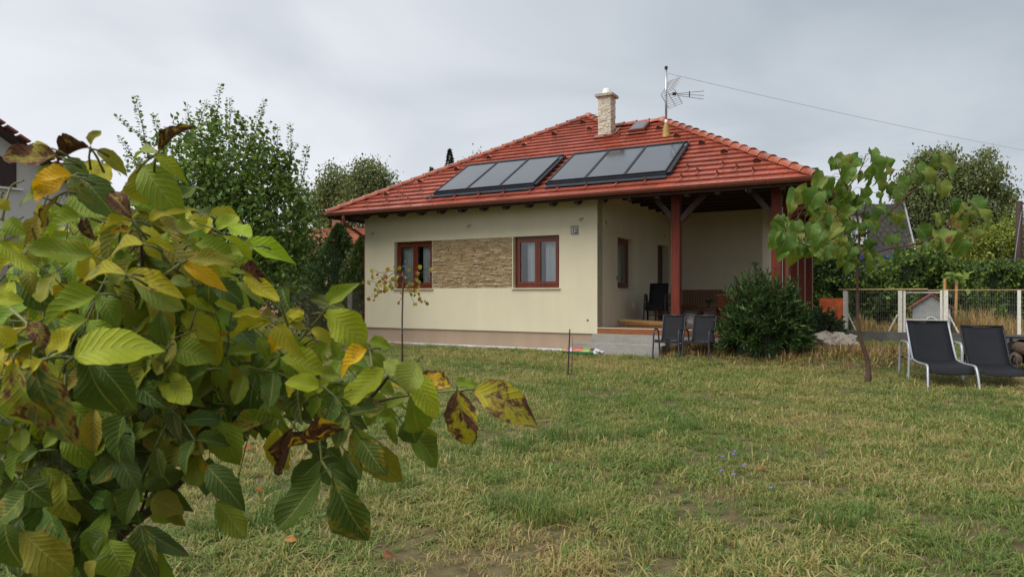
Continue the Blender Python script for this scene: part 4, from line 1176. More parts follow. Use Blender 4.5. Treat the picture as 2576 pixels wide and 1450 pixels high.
for s_ in (-1, 1):
    x = s_ * 0.30
    m_ = MB(); m_.tube([(x, p.x, p.y) for p in prof[2:]], 0.014, 8); m_.build('side_rail', M['blackmetal'], t2, True)
    m_ = MB(); m_.tube([(x, 0.06, 0.23), (x, 0.02, 0.0)], 0.013, 8); m_.build('leg', M['blackmetal'], t2, True)
    m_ = MB(); m_.tube(spline([(x * 1.08, 0.62, 0.20), (x * 1.10, 0.70, 0.36), (x * 1.10, 0.80, 0.44), (x * 1.10, 0.92, 0.38), (x * 1.08, 1.02, 0.0)], 5), 0.014, 8); m_.build('armrest', M['blackmetal'], t2, True)
m_ = MB(); m_.tube([(-0.30, 0.03, 0.03), (0.30, 0.03, 0.03)], 0.010, 6); m_.tube([(-0.32, 0.75, 0.23), (0.32, 0.75, 0.23)], 0.012, 6); m_.tube([(-0.3, 0.1, 0.23), (0.3, 0.1, 0.23)], 0.011, 6); m_.tube([(-0.30, 1.32, 0.88), (0.30, 1.32, 0.88)], 0.014, 6); m_.build('crossbar', M['blackmetal'], t2, True)

# ================================================================== kennel run
KU = HU; KV = HV
K0 = Vector((10.14, 21.14, 0))
def kl(t, d=0.0, z=0.0): return K0 + KU * t + KV * d + Vector((0, 0, z))
kw = thing('kennel_base_wall', 'low dark concrete wall under the wire kennel fence', 'wall', K0, HROT)
m_ = MB(); m_.box(-0.02, 9.0, -0.09, 0.09, -0.05, 0.30); m_.build('wall', M['darkconcrete'], kw)
kf = thing('kennel_fence', 'white framed wire mesh dog run fence with pale timber top rail', 'fence', K0 + Vector((0, 0, 0.30)), HROT)
M['offwhite'] = plain('chipped white paint', (0.70, 0.67, 0.60), 0.55, 0, 0.16, 14.0)
M['wire'] = plain('grey green wire', (0.20, 0.21, 0.19), 0.45, 0.5)
M['rawtimber'] = mk_wood('weathered pale timber', (0.55, 0.38, 0.17), (0.42, 0.27, 0.11), 0.7, (1, 14, 14))
HF = 1.25
for x, w in ((0.03, 0.10), (1.50, 0.11), (1.61, 0.06), (2.53, 0.06), (2.64, 0.11), (4.35, 0.08), (6.4, 0.08)):
    m_ = MB(); m_.box(x - w / 2, x + w / 2, -w / 2, w / 2, 0.001, HF - 0.025); m_.build('post', M['offwhite'], kf)
for x0, x1, y in ((0.0, 0.0, 0.35), (0.0, 0.0, 0.62), (0.02, 0.02, 1.0)):
    m_ = MB(); m_.box(0.03 - 0.03, 0.03 + 0.03, y + 0.02, y + 0.08, 0.0, HF - 0.04); m_.build('post', M['offwhite'], kf)
for x0, x1 in ((-0.15, 1.35), (1.36, 2.20)):
    m_ = MB(); m_.box(x0, x1, -0.06, 0.05, HF, HF + 0.035); m_.build('top_rail', M['rawtimber'], kf)
m_ = MB(); m_.box(2.21, 9.0, -0.035, 0.03, HF - 0.022, HF - 0.001); m_.build('top_rail', M['rawtimber'], kf)
for z in (HF - 0.10, 0.36, 0.02):
    m_ = MB(); m_.box(1.642, 2.498, -0.020, 0.020, z, z + 0.04); m_.build('gate_rail', M['offwhite'], kf)
for p, q in (((1.20, 0.02), (1.43, 0.52)), ((2.71, 0.55), (2.95, 0.02)), ((0.10, 0.55), (0.33, 0.02))):
    m_ = MB(); m_.bar((p[0], -0.01, p[1]), (q[0], -0.01, q[1]), 0.04, 0.03, (0, 1, 0)); m_.build('brace', M['offwhite'], kf)
for x0, x1 in ((0.085, 1.44), (1.645, 2.495), (2.70, 8.9)):
    m_ = MB(); n_ = int((x1 - x0) / 0.055)
    for k in range(n_ + 1):
        x = x0 + (x1 - x0) * k / n_; m_.bar((x, -0.03, 0.01), (x, -0.03, HF - 0.03), 0.0042, 0.0042)
    for z in (0.03, 0.22, 0.42, 0.62, 0.82, 1.02, 1.18):
        m_.bar((x0, -0.034, z), (x1, -0.034, z), 0.0045, 0.0045)
    o = m_.build('wire_mesh', M['wire'], kf)
o = MB(); 
for k in range(20):
    x = 0.04; y = 0.03 + k * 0.052; o.bar((x, y, 0.01), (x, y, HF - 0.03), 0.0042, 0.0042)
for z in (0.03, 0.22, 0.42, 0.62, 0.82, 1.02, 1.18): o.bar((0.04, 0.03, z), (0.04, 1.05, z), 0.0045, 0.0045)
o.build('wire_mesh', M['wire'], kf)
m_ = MB(); m_.box(0.0, 0.06, 1.05, 1.11, 0.0, HF - 0.04); m_.build('post', M['offwhite'], kf)
# dog house
dh = thing('dog_house', 'grey dog house with red pitched roof and arched opening in the run', 'dog house', kl(2.35, 2.1, 0.0), HROT)
M['greywood'] = plain('grey painted board', (0.33, 0.34, 0.34), 0.7, 0, 0.18, 5.0)
m_ = MB()
ow, oh = 0.155, 0.42
pr = [(-0.50, 0.05), (0.50, 0.05), (0.50, 1.02), (0.0, 1.40), (-0.50, 1.02)]
arch = [(ow, 0.12)] + [(ow * math.cos(math.pi * k / 10), 0.12 + oh + ow * math.sin(math.pi * k / 10)) for k in range(11)] + [(-ow, 0.12)]
# front wall with arched hole, built as strips
ring_o = [(0.50, 0.05), (0.50, 0.58), (0.50, 0.80), (0.50, 1.02), (0.38, 1.11), (0.25, 1.21), (0.0, 1.40), (-0.25, 1.21), (-0.38, 1.11), (-0.50, 1.02), (-0.50, 0.80), (-0.50, 0.58), (-0.50, 0.05)]
m_.v = [(x, -0.45, z) for x, z in arch] + [(x, -0.45, z) for x, z in ring_o]
na = len(arch)
for k in range(na - 1): m_.f.append((k, na + k, na + k + 1, k + 1))
m_.f.append((0, na - 1, 2 * na - 1, na)) if False else None
o0 = len(m_.v); m_.v += [(x, 0.45, z) for x, z in pr]
m_.f.append((o0, o0 + 1, o0 + 2, o0 + 3, o0 + 4))
m_.box(0.475, 0.50, -0.449, 0.45, 0.05, 1.02); m_.box(-0.50, -0.475, -0.449, 0.45, 0.05, 1.02); m_.box(-0.475, 0.475, -0.449, 0.449, 0.05, 0.12)
m_.build('wall', M['greywood'], dh)
m_ = MB()
for k in range(11):
    t0 = math.pi * k / 11; t_1 = math.pi * (k + 1) / 11
    m_.bar((ow * 1.1 * math.cos(t0), -0.462, 0.12 + oh + ow * 1.1 * math.sin(t0)), (ow * 1.1 * math.cos(t_1), -0.462, 0.12 + oh + ow * 1.1 * math.sin(t_1)), 0.035, 0.02, (0, 1, 0))
for s_ in (-1, 1): m_.bar((s_ * ow * 1.1, -0.462, 0.10), (s_ * ow * 1.1, -0.462, 0.12 + oh), 0.035, 0.02, (0, 1, 0))
m_.build('door_trim', M['white'], dh)
for s_ in (-1, 1):
    m_ = MB(); m_.bar((0.0, 0, 1.425), (s_ * 0.64, 0, 0.945), 1.10, 0.03, (0, 0, 1)); m_.build('roof', plain('red felt roof', (0.28, 0.065, 0.045), 0.7, 0, 0.2), dh)
# orange board, stones, stake
ob = tag(MB().box(-0.42, 0.42, -0.02, 0.02, 0.15, 1.28).build('orange_board', plain('orange plastic sheet', (0.40, 0.075, 0.016), 0.5, 0, 0.6, 5.0)), 'bright orange upright board behind the rose bush', 'board')
ob.location = at(2092, 800, 24.5) * Vector((1, 1, 0)) if False else Vector((at(2092, 800, 24.5).x, 24.5, 0)); ob.rotation_euler = (0, 0, HROT * 0.4)
rock_vars = []
for k in range(6):
    r = random.Random(40 + k); m_ = MB(); n, q = 9, 5
    for i in range(q + 1):
        th = math.pi * i / q
        for j in range(n):
            ph = 2 * math.pi * j / n; rr = 0.75 + 0.45 * r.random()
            m_.v.append((rr * math.sin(th) * math.cos(ph), rr * math.sin(th) * math.sin(ph), max(-0.9, rr * math.cos(th))))
        if i:
            for j in range(n): m_.f.append(((i-1)*n+j, (i-1)*n+(j+1) % n, i*n+(j+1) % n, i*n+j))
    me = m_.mesh('stone'); me.materials.append(M['rock']); rock_vars.append(me)
rr = random.Random(3)
for k in range(22):
    px = rr.uniform(2062, 2156); lvl = 0 if k < 15 else 1
    D_ = rr.uniform(15.6, 16.3); g0 = Vector(((px - CX) / F * D_, D_, 0.18))
    sc = rr.uniform(0.09, 0.19)
    o = link('field_stone', rock_vars[k % 6], None, None, (g0.x, g0.y + 0.15 * lvl, 0.20 + sc * 0.4 + 0.13 * lvl), (rr.uniform(-.4, .4), rr.uniform(-.4, .4), rr.uniform(0, 6)))
    o.scale = (sc * 1.35, sc, sc * 0.80)
    tag(o, 'rough pale limestone in the heap at the corner of the kennel wall', 'stone', 'heap of pale stones')
gp = ground(1428, 942)
o = MB().tube([(0, 0, -0.02), (0.02, 0, 0.42), (0.035, 0, 0.80)], [0.014, 0.013, 0.011], 7).build('stake', M['twig'])
o.location = gp; tag(o, 'thin dark stake standing in the lawn beside a twig', 'stake')
o = MB().tube([(0, 0, -0.02), (0.015, 0.01, 0.3), (0.02, 0.0, 0.66)], [0.007, 0.006, 0.003], 5).build('seedling_twig', M['youngbark'])
o.location = gp + Vector((0.065, 0.02, 0)); tag(o, 'bare brown seedling twig tied beside the dark stake', 'twig')
for k, (px, py, h) in enumerate(((2376, 850, 1.80), (2402, 848, 1.72))):
    b_ = Vector((at(px, 0, 22.2).x, 22.2, 0)); o = MB().box(-0.028, 0.028, -0.028, 0.028, 0, h + 0.12).build('timber_stake', M['pine']); o.location = b_; o.rotation_euler = (0, R(2 if k else 0), 0.3)
    tag(o, 'timber stake in the run, ' + ('left' if k == 0 else 'right') + ' of the pair around the sapling', 'stake', 'stakes around the sapling')
# logs at the picture edge
lr = random.Random(9)
for k, (px, py, rad) in enumerate(((2556, 899, 0.10), (2590, 905, 0.12), (2566, 876, 0.11), (2600, 872, 0.12))):
    D_ = 12.6; p = at(px, py, D_)
    m_ = MB(); m_.tube([(-0.1, -0.45, 0), (0, 0, 0.01), (0.1, 0.45, 0.0)], [rad, rad * 1.03, rad * 0.95], 12); o = m_.build('log', M['bark'], None, True)
    o.location = (p.x, p.y, max(rad, p.z)); o.rotation_euler = (0, 0, R(-25 + 8 * k))
    tag(o, ('lower' if k < 2 else 'upper') + ' firewood log, ' + ('nearer to' if k % 2 == 0 else 'further from') + ' the low black lounger', 'log', 'firewood behind the loungers')
m_ = MB(); m_.box(-1.0, 1.2, -0.45, 0.45, 0.0, 0.03); o = m_.build('log_rack', M['blackmetal']); o.location = (10.2, 12.7, 0.60); o.rotation_euler = (0, 0, HROT)
m2 = MB()
for x in (-0.9, 1.1):
    for y in (-0.4, 0.4): m2.box(x - 0.025, x + 0.025, y - 0.025, y + 0.025, -0.60, 0.0)
m2.build('leg', M['blackmetal'], o); tag(o, 'dark metal shelf over the firewood behind the black lounger', 'rack')
o = MB().tube([(0, 0, 0.0), (0, 0.0, 0.06), (0.0, 0, 0.10)], [0.05, 0.058, 0.02], 12).build('white_cap', M['white'], None, True)
o.location = ground(2440, 902.5) + Vector((0, 0, 0.0)); o.rotation_euler = (0, R(70), 0); o.location.z = 0.06; tag(o, 'small white plastic cap lying on the grass between the two loungers', 'cap')
# utility pole
up = thing('utility_pole', 'dark brown wooden utility pole beyond the hedge at the right edge', 'pole', (at(2563, 0, 30).x, 30, 0), 0)
m_ = MB(); m_.tube([(-0.05, 0, 0), (0.0, 0, 5.45)], [0.15, 0.125], 12); m_.build('shaft', plain('tarred pole', (0.040, 0.020, 0.016), 0.7, 0, 0.3), up, True)
m_ = MB(); m_.tube([(0.08, -0.1, 5.35), (0.20, -0.12, 5.30), (0.22, -0.12, 5.15)], 0.03, 6); m_.build('insulator', M['blackmetal'], up)
m_ = MB(); m_.tube([(0.0, -0.13, 5.0), (-1.6, -2, 3.2), (-2.6, -3.2, 1.9)], 0.012, 4); m_.build('stay_wire', M['alu'], up)
# ================================================================== foliage tools
def np_mesh(name, V, Fc, cols=None, smooth=False):
    V = np.asarray(V, dtype=np.float32).reshape(-1, 3); Fc = np.asarray(Fc, dtype=np.int32)
    me = bpy.data.meshes.new(name)
    k = Fc.shape[1]; nf = len(Fc)
    me.vertices.add(len(V)); me.vertices.foreach_set('co', V.ravel())
    me.loops.add(nf * k); me.loops.foreach_set('vertex_index', Fc.ravel())
    me.polygons.add(nf); me.polygons.foreach_set('loop_start', np.arange(0, nf * k, k, dtype=np.int32))
    me.update(calc_edges=True)
    if cols is not None:
        ca = me.color_attributes.new('Col', 'FLOAT_COLOR', 'POINT')
        c4 = np.ones((len(V), 4), dtype=np.float32); c4[:, :3] = cols
        ca.data.foreach_set('color', c4.ravel())
    if smooth: me.polygons.foreach_set('use_smooth', np.ones(nf, dtype=bool))
    return me
def unit(a): return a / np.maximum(np.linalg.norm(a, axis=1, keepdims=True), 1e-6)
def leaf_cloud(name, P, size, mat, parent, palette, aspect=0.75, droop=0.35, jit=0.25, ldir=None, weights=None, upn=0.9, kind=False):
    """n small folded leaves, one mesh: base, side, tip, side"""
    P = np.asarray(P, dtype=np.float64); n = len(P)
    Ld = rng.normal(size=(n, 3)) if ldir is None else np.asarray(ldir) + rng.normal(size=(n, 3)) * 0.35
    if ldir is None: Ld[:, 2] -= droop * 1.6
    Ld = unit(Ld)
    Nn = rng.normal(size=(n, 3)); Nn[:, 2] = np.abs(Nn[:, 2]) + upn
    Nn = unit(Nn - Ld * np.sum(Nn * Ld, axis=1, keepdims=True)); Sd = np.cross(Nn, Ld)
    s = (np.asarray(size) * (1 + jit * rng.normal(size=n)).clip(0.5, 1.7))[:, None]
    w = s * aspect * 0.5
    V = np.stack([P, P + Ld * s * 0.45 + Sd * w + Nn * s * 0.10, P + Ld * s, P + Ld * s * 0.45 - Sd * w + Nn * s * 0.10], axis=1)
    i = np.arange(n)[:, None] * 4
    Fc = np.concatenate([i + np.array([[0, 1, 2]]), i + np.array([[0, 2, 3]])])
    pal = np.array(palette); idx = rng.choice(len(pal), n, p=weights)
    c = pal[idx] * (1 + 0.22 * rng.normal(size=(n, 1))).clip(0.5, 1.6)
    o = link(name, np_mesh(name, V, Fc, np.repeat(c, 4, axis=0)), mat, parent)
    if kind: o['kind'] = 'stuff'
    return o
def clump_points(ells, nclump, per, rad, shell=0.55, seed=1):
    """clumps spread through ellipsoids (c, r), denser near the surface"""
    g = np.random.default_rng(seed); vol = np.array([e[1][0] * e[1][1] * e[1][2] for e in ells]); vol = vol / vol.sum()
    cs = []
    for k in range(nclump):
        c, r = ells[g.choice(len(ells), p=vol)]
        d = g.normal(size=3); d /= np.linalg.norm(d)
        t = (g.random() ** (1 / 3)) if g.random() > shell else g.uniform(0.75, 1.03)
        cs.append(np.array(c) + d * t * np.array(r))
    cs = np.array(cs)
    pts = np.repeat(cs, per, axis=0) + g.normal(size=(nclump * per, 3)) * rad
    return cs, pts
def limbs(name, base, path, targets, r0, mat, parent, seed=1, rmin=0.012, n=7):
    g = random.Random(seed); m_ = MB(); pth = spline(path, 6)
    m_.tube(pth, lerpr(r0, r0 * 0.35, len(pth)), n + 2)
    for t in targets:
        t = Vector(t)
        k = min(len(pth) - 2, max(2, int(len(pth) * g.uniform(0.25, 0.95)))); s = pth[k]
        if s.z > t.z - 0.1: s = pth[max(2, int(k * 0.5))]
        mid_ = s.lerp(t, 0.5) + Vector((g.uniform(-.15, .15), g.uniform(-.15, .15), g.uniform(0.0, 0.25))) * (t - s).length * 0.6
        q = spline([s, mid_, t], 5); m_.tube(q, lerpr(max(rmin, r0 * 0.30), rmin * 0.5, len(q)), 5)
    return m_.build(name, mat, parent, True)
def tree(name, label, base, h, ells, nclump, per, rad, size, palette, bark, r0, seed, group=None, weights=None, aspect=0.75, droop=0.35, shell=0.55, nl=26, cat='tree', mat=None):
    """ells are (centre, radii) relative to the base"""
    t = thing(name, label, cat, base, 0, group)
    cs, pts = clump_points(ells, nclump, per, rad, shell, seed)
    g = random.Random(seed)
    path = [(0, 0, -0.05), (g.uniform(-.05, .05) * h, 0, h * 0.3), (g.uniform(-.04, .04) * h, g.uniform(-.04, .04) * h, h * 0.6), (ells[0][0][0] * 0.6, ells[0][0][1], h * 0.88)]
    pick = cs[np.random.default_rng(seed).choice(len(cs), min(nl, len(cs)), replace=False)]
    limbs('trunk', base, path, pick, r0, bark, t, seed)
    leaf_cloud('crown', pts, size, mat or M['leaf'], t, palette, aspect, droop, weights=weights)
    return t
GREEN = [(0.098, 0.168, 0.040), (0.140, 0.222, 0.054), (0.200, 0.280, 0.072), (0.115, 0.195, 0.060)]
OLIVE = [(0.130, 0.170, 0.068), (0.178, 0.212, 0.085), (0.225, 0.250, 0.108), (0.150, 0.185, 0.090)]
DARK = [(0.034, 0.068, 0.022), (0.050, 0.090, 0.028), (0.068, 0.112, 0.035)]
VINE = [(0.060, 0.105, 0.024), (0.098, 0.158, 0.032), (0.150, 0.220, 0.040), (0.22, 0.29, 0.056)]
LIME = [(0.150, 0.205, 0.040), (0.215, 0.265, 0.050), (0.28, 0.31, 0.064)]

# ================================================================== buildings behind
M['nwall'] = mk_plaster('pale grey neighbour plaster', (0.62, 0.60, 0.57), 0.08)
M['nband'] = mk_plaster('beige neighbour plaster', (0.44, 0.37, 0.31), 0.1)
M['peach'] = mk_plaster('peach plaster', (0.66, 0.40, 0.26), 0.12)
M['shutter'] = plain('brown roller shutter', (0.050, 0.030, 0.027), 0.5)
M['oldtile'] = mk_tile('old red tile', (0.32, 0.095, 0.055), (0.40, 0.13, 0.075))
M['slate'] = plain('dark asbestos shingle', (0.060, 0.055, 0.052), 0.85, 0, 0.35, 3.0, 0.2, 0.5, 8)
M['bitumen'] = plain('dark bitumen shingle', (0.050, 0.046, 0.050), 0.85, 0, 0.3, 3.0, 0.2, 0.5, 10)
M['blue'] = plain('blue painted fascia', (0.022, 0.055, 0.20), 0.45)
nb = thing('neighbour_house', 'pale two storey house with red verge and brown shutter, left edge', 'house', (-14.8 - 3 * 0.6, 20.0 - 3 * 0.8, 0), math.atan2(0.8, 0.6))
xr = 3 + 1.98
zt = lambda X: 5.98 - 0.66 * (X - 3.0)
m_ = MB(); m_.add([(0, 0, 3.32), (xr, 0, 3.32), (xr, 0, zt(xr)), (0, 0, zt(0)), (0, 8, 3.32), (xr, 8, 3.32), (xr, 8, zt(xr)), (0, 8, zt(0))], [(0, 1, 2, 3), (7, 6, 5, 4), (1, 5, 6, 2), (2, 6, 7, 3)]); m_.build('wall', M['nwall'], nb)
m_ = MB(); m_.box(0, xr - 0.03, 0.03, 8, 0, 3.318); m_.build('wall', M['nband'], nb)
m_ = MB(); m_.box(0, xr + 0.02, -0.06, 0.03, 3.30, 3.345); m_.build('ledge', M['white'], nb)
m_ = MB(); m_.bar((-2, 3.7, zt(-2) + 0.06), (xr + 0.35, 3.7, zt(xr + 0.35) + 0.06), 8.4, 0.12, (0, 0, 1)); nr_ = m_.build('roof', M['darkwood'], nb)
vt = MB(); vt.box(-0.16, 0.16, -0.30, 0.12, 0.0, 0.05); vtm = vt.mesh('verge_tile'); vtm.materials.append(M['oldtile'])
for k in range(22):
    X = 0.6 + k * 0.31
    if X > xr + 0.4: break
    link('verge_tile', vtm, None, nr_, (X, -0.42, zt(X) + 0.16), (0, math.atan(0.66) - 0.06, 0))
x0, x1 = 2.3, 3.40
wz0, wz1 = CAMH + (YH - 471) * 20.2 / F, CAMH + (YH - 396) * 20.2 / F
m_ = MB(); m_.box(x0, x1, -0.02, 0.05, wz0, wz1); sh = m_.build('window', M['shutter'], nb)
for k in range(16):
    z = wz0 + (wz1 - wz0) * k / 16; m_ = MB(); m_.box(x0 + 0.02, x1 - 0.02, -0.035, -0.021, z + 0.006, z + (wz1 - wz0) / 16 - 0.006); m_.build('shutter_slat', M['shutter'], sh)
m_ = MB(); m_.box(x0, x1 + 0.15, -0.12, -0.036, wz0 - 0.07, wz0 - 0.01); m_.build('sill', M['white'], sh)

kp = 40 / F
ph = thing('peach_house', 'peach walled house with old red tiled roof behind the conifers', 'house', (0, 40, 0), 0)
X0, X1 = (600 - CX) * kp, (985 - CX) * kp
m_ = MB(); m_.box(X0, X1, 0.4, 7.0, 0, 4.45); m_.build('wall', M['peach'], ph)
m_ = MB(); ze_, zr_ = 4.30, 5.55
m_.add([(X0 - 0.3, 0, ze_), (X1, 0, ze_), (X1, 3.6, zr_), (X0 + 2.2, 3.6, zr_), (X0 - 0.3, 7.3, ze_), (X1, 7.3, ze_)], [(0, 1, 2, 3), (5, 4, 3, 2), (4, 0, 3)]); pr_ = m_.build('roof', M['oldtile'], ph)
for k in range(11):
    t0, t_1 = k / 11, (k + 1) / 11
    m_ = MB(); y = 3.6 * t0; z = ze_ + (zr_ - ze_) * t0
    xl = X0 - 0.3 + 2.5 * t0
    m_.add([(xl, y - 0.03, z + 0.05), (X1, y - 0.03, z + 0.05), (X1, y + 0.36, z + 0.05 + 0.11), (xl + 0.23, y + 0.36, z + 0.05 + 0.11), (xl, y - 0.03, z - 0.01), (X1, y - 0.03, z - 0.01)], [(0, 1, 2, 3), (4, 5, 1, 0)])
    m_.build('tile_course', M['oldtile'], pr_)
m_ = MB(); cxp = (817 - CX) * kp; m_.box(cxp - 0.25, cxp + 0.25, 2.6, 3.1, 5.0, 6.0); m_.build('chimney', plain('brick chimney', (0.30, 0.14, 0.09), 0.9), pr_)
for px in (712, 770):
    m_ = MB(); xw = (px - CX) * kp; m_.box(xw - 0.5, xw + 0.5, 0.36, 0.42, 1.0, 2.4); w_ = m_.build('window', M['white'], ph)
    m_ = MB(); m_.box(xw - 0.42, xw + 0.42, 0.34, 0.359, 1.08, 2.32); m_.build('pane', M['collector'], w_)

kb = 42 / F
bh = thing('blue_trim_house', 'dark shingled house with blue eaves and white walls beyond the hedge', 'house', (0, 42, 0), 0)
fx = lambda px: (px - CX) * kb
m_ = MB(); m_.box(fx(2120), fx(2316), 0.8, 9, 0, 3.60); m_.build('wall', M['nwall'], bh)
m_ = MB(); m_.box(fx(2100), 25.6, 2.42, 9.0, 3.5, 4.4); m_.build('wall', M['nwall'], bh)
m_ = MB(); m_.add([(fx(2095), 0.0, 3.78), (fx(2328), 0.0, 3.78), (25.4, 2.6, 4.62), (fx(2095), 2.6, 4.62), (fx(2328), 9, 3.78), (25.4, 6.5, 4.62)], [(0, 1, 2, 3), (1, 4, 5, 2)]); lr_ = m_.build('lower_roof', M['bitumen'], bh)
m_ = MB(); m_.box(fx(2095), fx(2328), -0.06, -0.002, 3.50, 3.80); m_.box(fx(2328) + 0.002, fx(2328) + 0.06, -0.06, 9, 3.50, 3.80); m_.build('fascia', M['blue'], lr_)
m_ = MB(); m_.box(fx(2095), fx(2322), 0.0, 0.79, 3.52, 3.56); m_.build('soffit', M['blue'], lr_)
m_ = MB(); XR = 25.75
m_.add([(fx(2095), 2.35, 4.45), (XR, 2.35, 4.45), (XR, 3.5, 7.36), (fx(2095), 3.5, 7.36), (XR, 7.4, 4.45), (fx(2095), 7.4, 4.45)], [(0, 1, 2, 3), (2, 4, 5, 3), (1, 4, 2)]); mr_ = m_.build('main_roof', M['slate'], bh)
m_ = MB(); p = (XR + 0.03, 2.3, 4.42); q = (XR + 0.03, 3.5, 7.42); m_.bar(p, q, 0.08, 0.08, (0, 0, 1)); m_.build('verge_board', plain('pale verge board', (0.42, 0.43, 0.45), 0.6), mr_)
# rows of diamond shingles on the steep slope
sm = MB(); sm.add([(-0.30, 0.0, 0.02), (0, -0.36, 0.035), (0.30, 0.0, 0.02), (0, 0.36, 0.01)], [(0, 1, 2, 3)]); smm = sm.mesh('shingle'); smm.materials.append(M['slate'])
nrm = math.atan2(2.91, 1.15)
for j in range(8):
    for i in range(11):
        X = XR - 0.35 - i * 0.46 - (0.23 if j % 2 else 0); s_ = 0.3 + j * 0.355
        link('shingle', smm, None, mr_, (X, 2.35 + s_ * math.cos(nrm) - 0.02 * math.sin(nrm), 4.45 + s_ * math.sin(nrm) + 0.02 * math.cos(nrm)), (nrm, 0, 0))
# dormer with white and blue slats
dm = MB(); dm.box(fx(2132), fx(2199), 0.9, 3.6, 4.60, 6.30); dmo = dm.build('dormer', M['white'], bh)
for k in range(9):
    xk = fx(2134) + k * (fx(2197) - fx(2134)) / 9; m_ = MB(); m_.box(xk, xk + 0.10, 0.80, 0.84, 4.66, 5.75); m_.build('balcony_slat', M['nwall'] if k % 2 else plain('pale blue slat', (0.25, 0.33, 0.55), 0.5), dmo)
m_ = MB(); m_.box(fx(2130), fx(2201), 0.70, 3.6, 6.301, 6.42); m_.build('dormer_roof', M['bitumen'], dmo)
m_ = MB(); m_.box(fx(2130), fx(2201), 0.74, 0.88, 4.52, 4.63); m_.build('balcony_rail', M['white'], dmo)
m_ = MB(); m_.tube([(fx(2225), 2.6, 4.6), (fx(2225), 2.6, 5.7)], 0.05, 8); m_.box(fx(2225) - 0.12, fx(2225) + 0.12, 2.5, 2.7, 5.7, 5.76); m_.build('vent_pipe', M['zinc'], lr_)
m_ = MB(); m_.box(fx(2178), fx(2214), 0.74, 0.799, 2.2, 3.25); wv_ = m_.build('window', M['blue'], bh)
for k in range(8):
    m_ = MB(); m_.box(fx(2178) + 0.04, fx(2214) - 0.04, 0.715, 0.739, 2.25 + k * 0.125, 2.36 + k * 0.125); m_.build('shutter_slat', M['blue'], wv_)
m_ = MB(); m_.box(fx(2142), fx(2158), 3.3, 3.9, 6.8, 7.8); m_.build('chimney', M['slate'], mr_)

# ================================================================== trees behind
# the leafy tree left of the house, upright water shoots on top
TB = Vector((-7.37, 17.28, 0)); kt = 17.28 / F
def rel(px, py, dy=0.0): return ((px - CX) * kt - TB.x, dy, CAMH - (py - YH) * kt)
ells = [(rel(560, 560), (1.9, 1.7, 1.75)), (rel(640, 520), (1.25, 1.3, 1.5)), (rel(460, 480), (1.35, 1.3, 1.5)), (rel(560, 420), (1.5, 1.2, 1.3)), (rel(640, 650), (1.2, 1.2, 1.0)), (rel(715, 540), (0.65, 0.9, 1.3)), (rel(390, 420), (0.7, 0.7, 0.9)), (rel(480, 690), (1.2, 1.1, 0.8))]
tl_ = thing('fruit_tree', 'broad leafy green tree with upright shoots left of the house', 'tree', TB)
cs, pts = clump_points(ells, 560, 30, 0.17, 0.6, 21)
limbs('trunk', None, [(0, 0, -0.05), (0.05, 0, 0.7), (-0.05, 0.1, 1.6), (0.1, 0, 3.2), (0.0, 0, 4.8)], cs[::14], 0.135, M['bark'], tl_, 4)
sp = []; sd_ = []; sm_ = MB()
g = np.random.default_rng(33)
for (bx, by, tx, ty) in ((375, 400, 335, 238), (360, 360, 310, 300), (410, 380, 395, 290), (470, 380, 468, 262), (490, 370, 520, 250), (540, 380, 578, 228), (590, 360, 585, 250), (640, 400, 655, 240), (625, 380, 618, 300), (690, 420, 700, 318), (730, 430, 747, 322), (740, 470, 780, 370), (330, 420, 305, 345), (560, 340, 545, 270), (700, 470, 735, 350), (440, 380, 432, 300)):
    p = Vector(rel(bx, by, g.uniform(-.5, .5))); q = Vector(rel(tx, ty, g.uniform(-.6, .6)))
    sm_.tube([p, p.lerp(q, .5) + Vector((0.03, 0, 0)), q], [0.014, 0.009, 0.004], 5)
    n_ = int((q - p).length / 0.016)
    for k in range(n_):
        t_ = k / n_; c = p.lerp(q, t_); a_ = k * 2.4
        sp.append((c.x + 0.03 * math.cos(a_), c.y + 0.03 * math.sin(a_), c.z)); sd_.append((math.cos(a_), math.sin(a_), 0.25))
sm_.build('shoots', M['bark'], tl_, True)
leaf_cloud('crown', pts, 0.115, M['leaf'], tl_, GREEN + [(0.13, 0.19, 0.055)], 0.85, 0.5)
leaf_cloud('shoot_leaves', sp, 0.080, M['leaf'], tl_, GREEN, 0.8, 0.2, ldir=sd_)
tan = [rel(rnd.uniform(505, 560), rnd.uniform(735, 890), rnd.uniform(-.4, 0.1)) for _ in range(70)]
leaf_cloud('withered_leaves', tan, 0.085, M['straw'], tl_, [(0.36, 0.19, 0.085), (0.28, 0.13, 0.06), (0.42, 0.25, 0.13)], 0.8, 0.8)

def far_tree(name, label, px, D, lobes, nclump, per, rad, size, palette, bark, seed, group=None, **kw):
    kk = D / F; b = Vector(((px - CX) * kk, D, 0))
    el = [(((x - px) * kk, dy, CAMH - (y - YH) * kk), (rx * kk, max(rx, ry) * kk * 0.8, ry * kk)) for x, y, rx, ry, dy in lobes]
    top = max(c[2] + r[2] for c, r in el)
    return tree(name, label, b, top, el, nclump, per, rad, size, palette, bark, 0.16 * D / 40, seed, group, **kw)
far_tree('birch_tree', 'tall airy birch behind the conifers, left of the pair', 845, 48, [(842, 470, 42, 52, 0), (815, 520, 34, 60, 0), (860, 540, 40, 50, 0)], 210, 48, 0.30, 0.18, OLIVE, M['birchbark'], 51, 'birches behind the house', aspect=0.6, droop=0.9)
far_tree('birch_tree', 'taller birch with drooping crown rising over the left roof corner', 935, 46, [(925, 455, 50, 48, 0), (965, 490, 42, 45, 0), (905, 510, 48, 60, 0), (985, 470, 18, 18, 0)], 250, 48, 0.30, 0.18, OLIVE, M['birchbark'], 52, 'birches behind the house', aspect=0.6, droop=0.9)
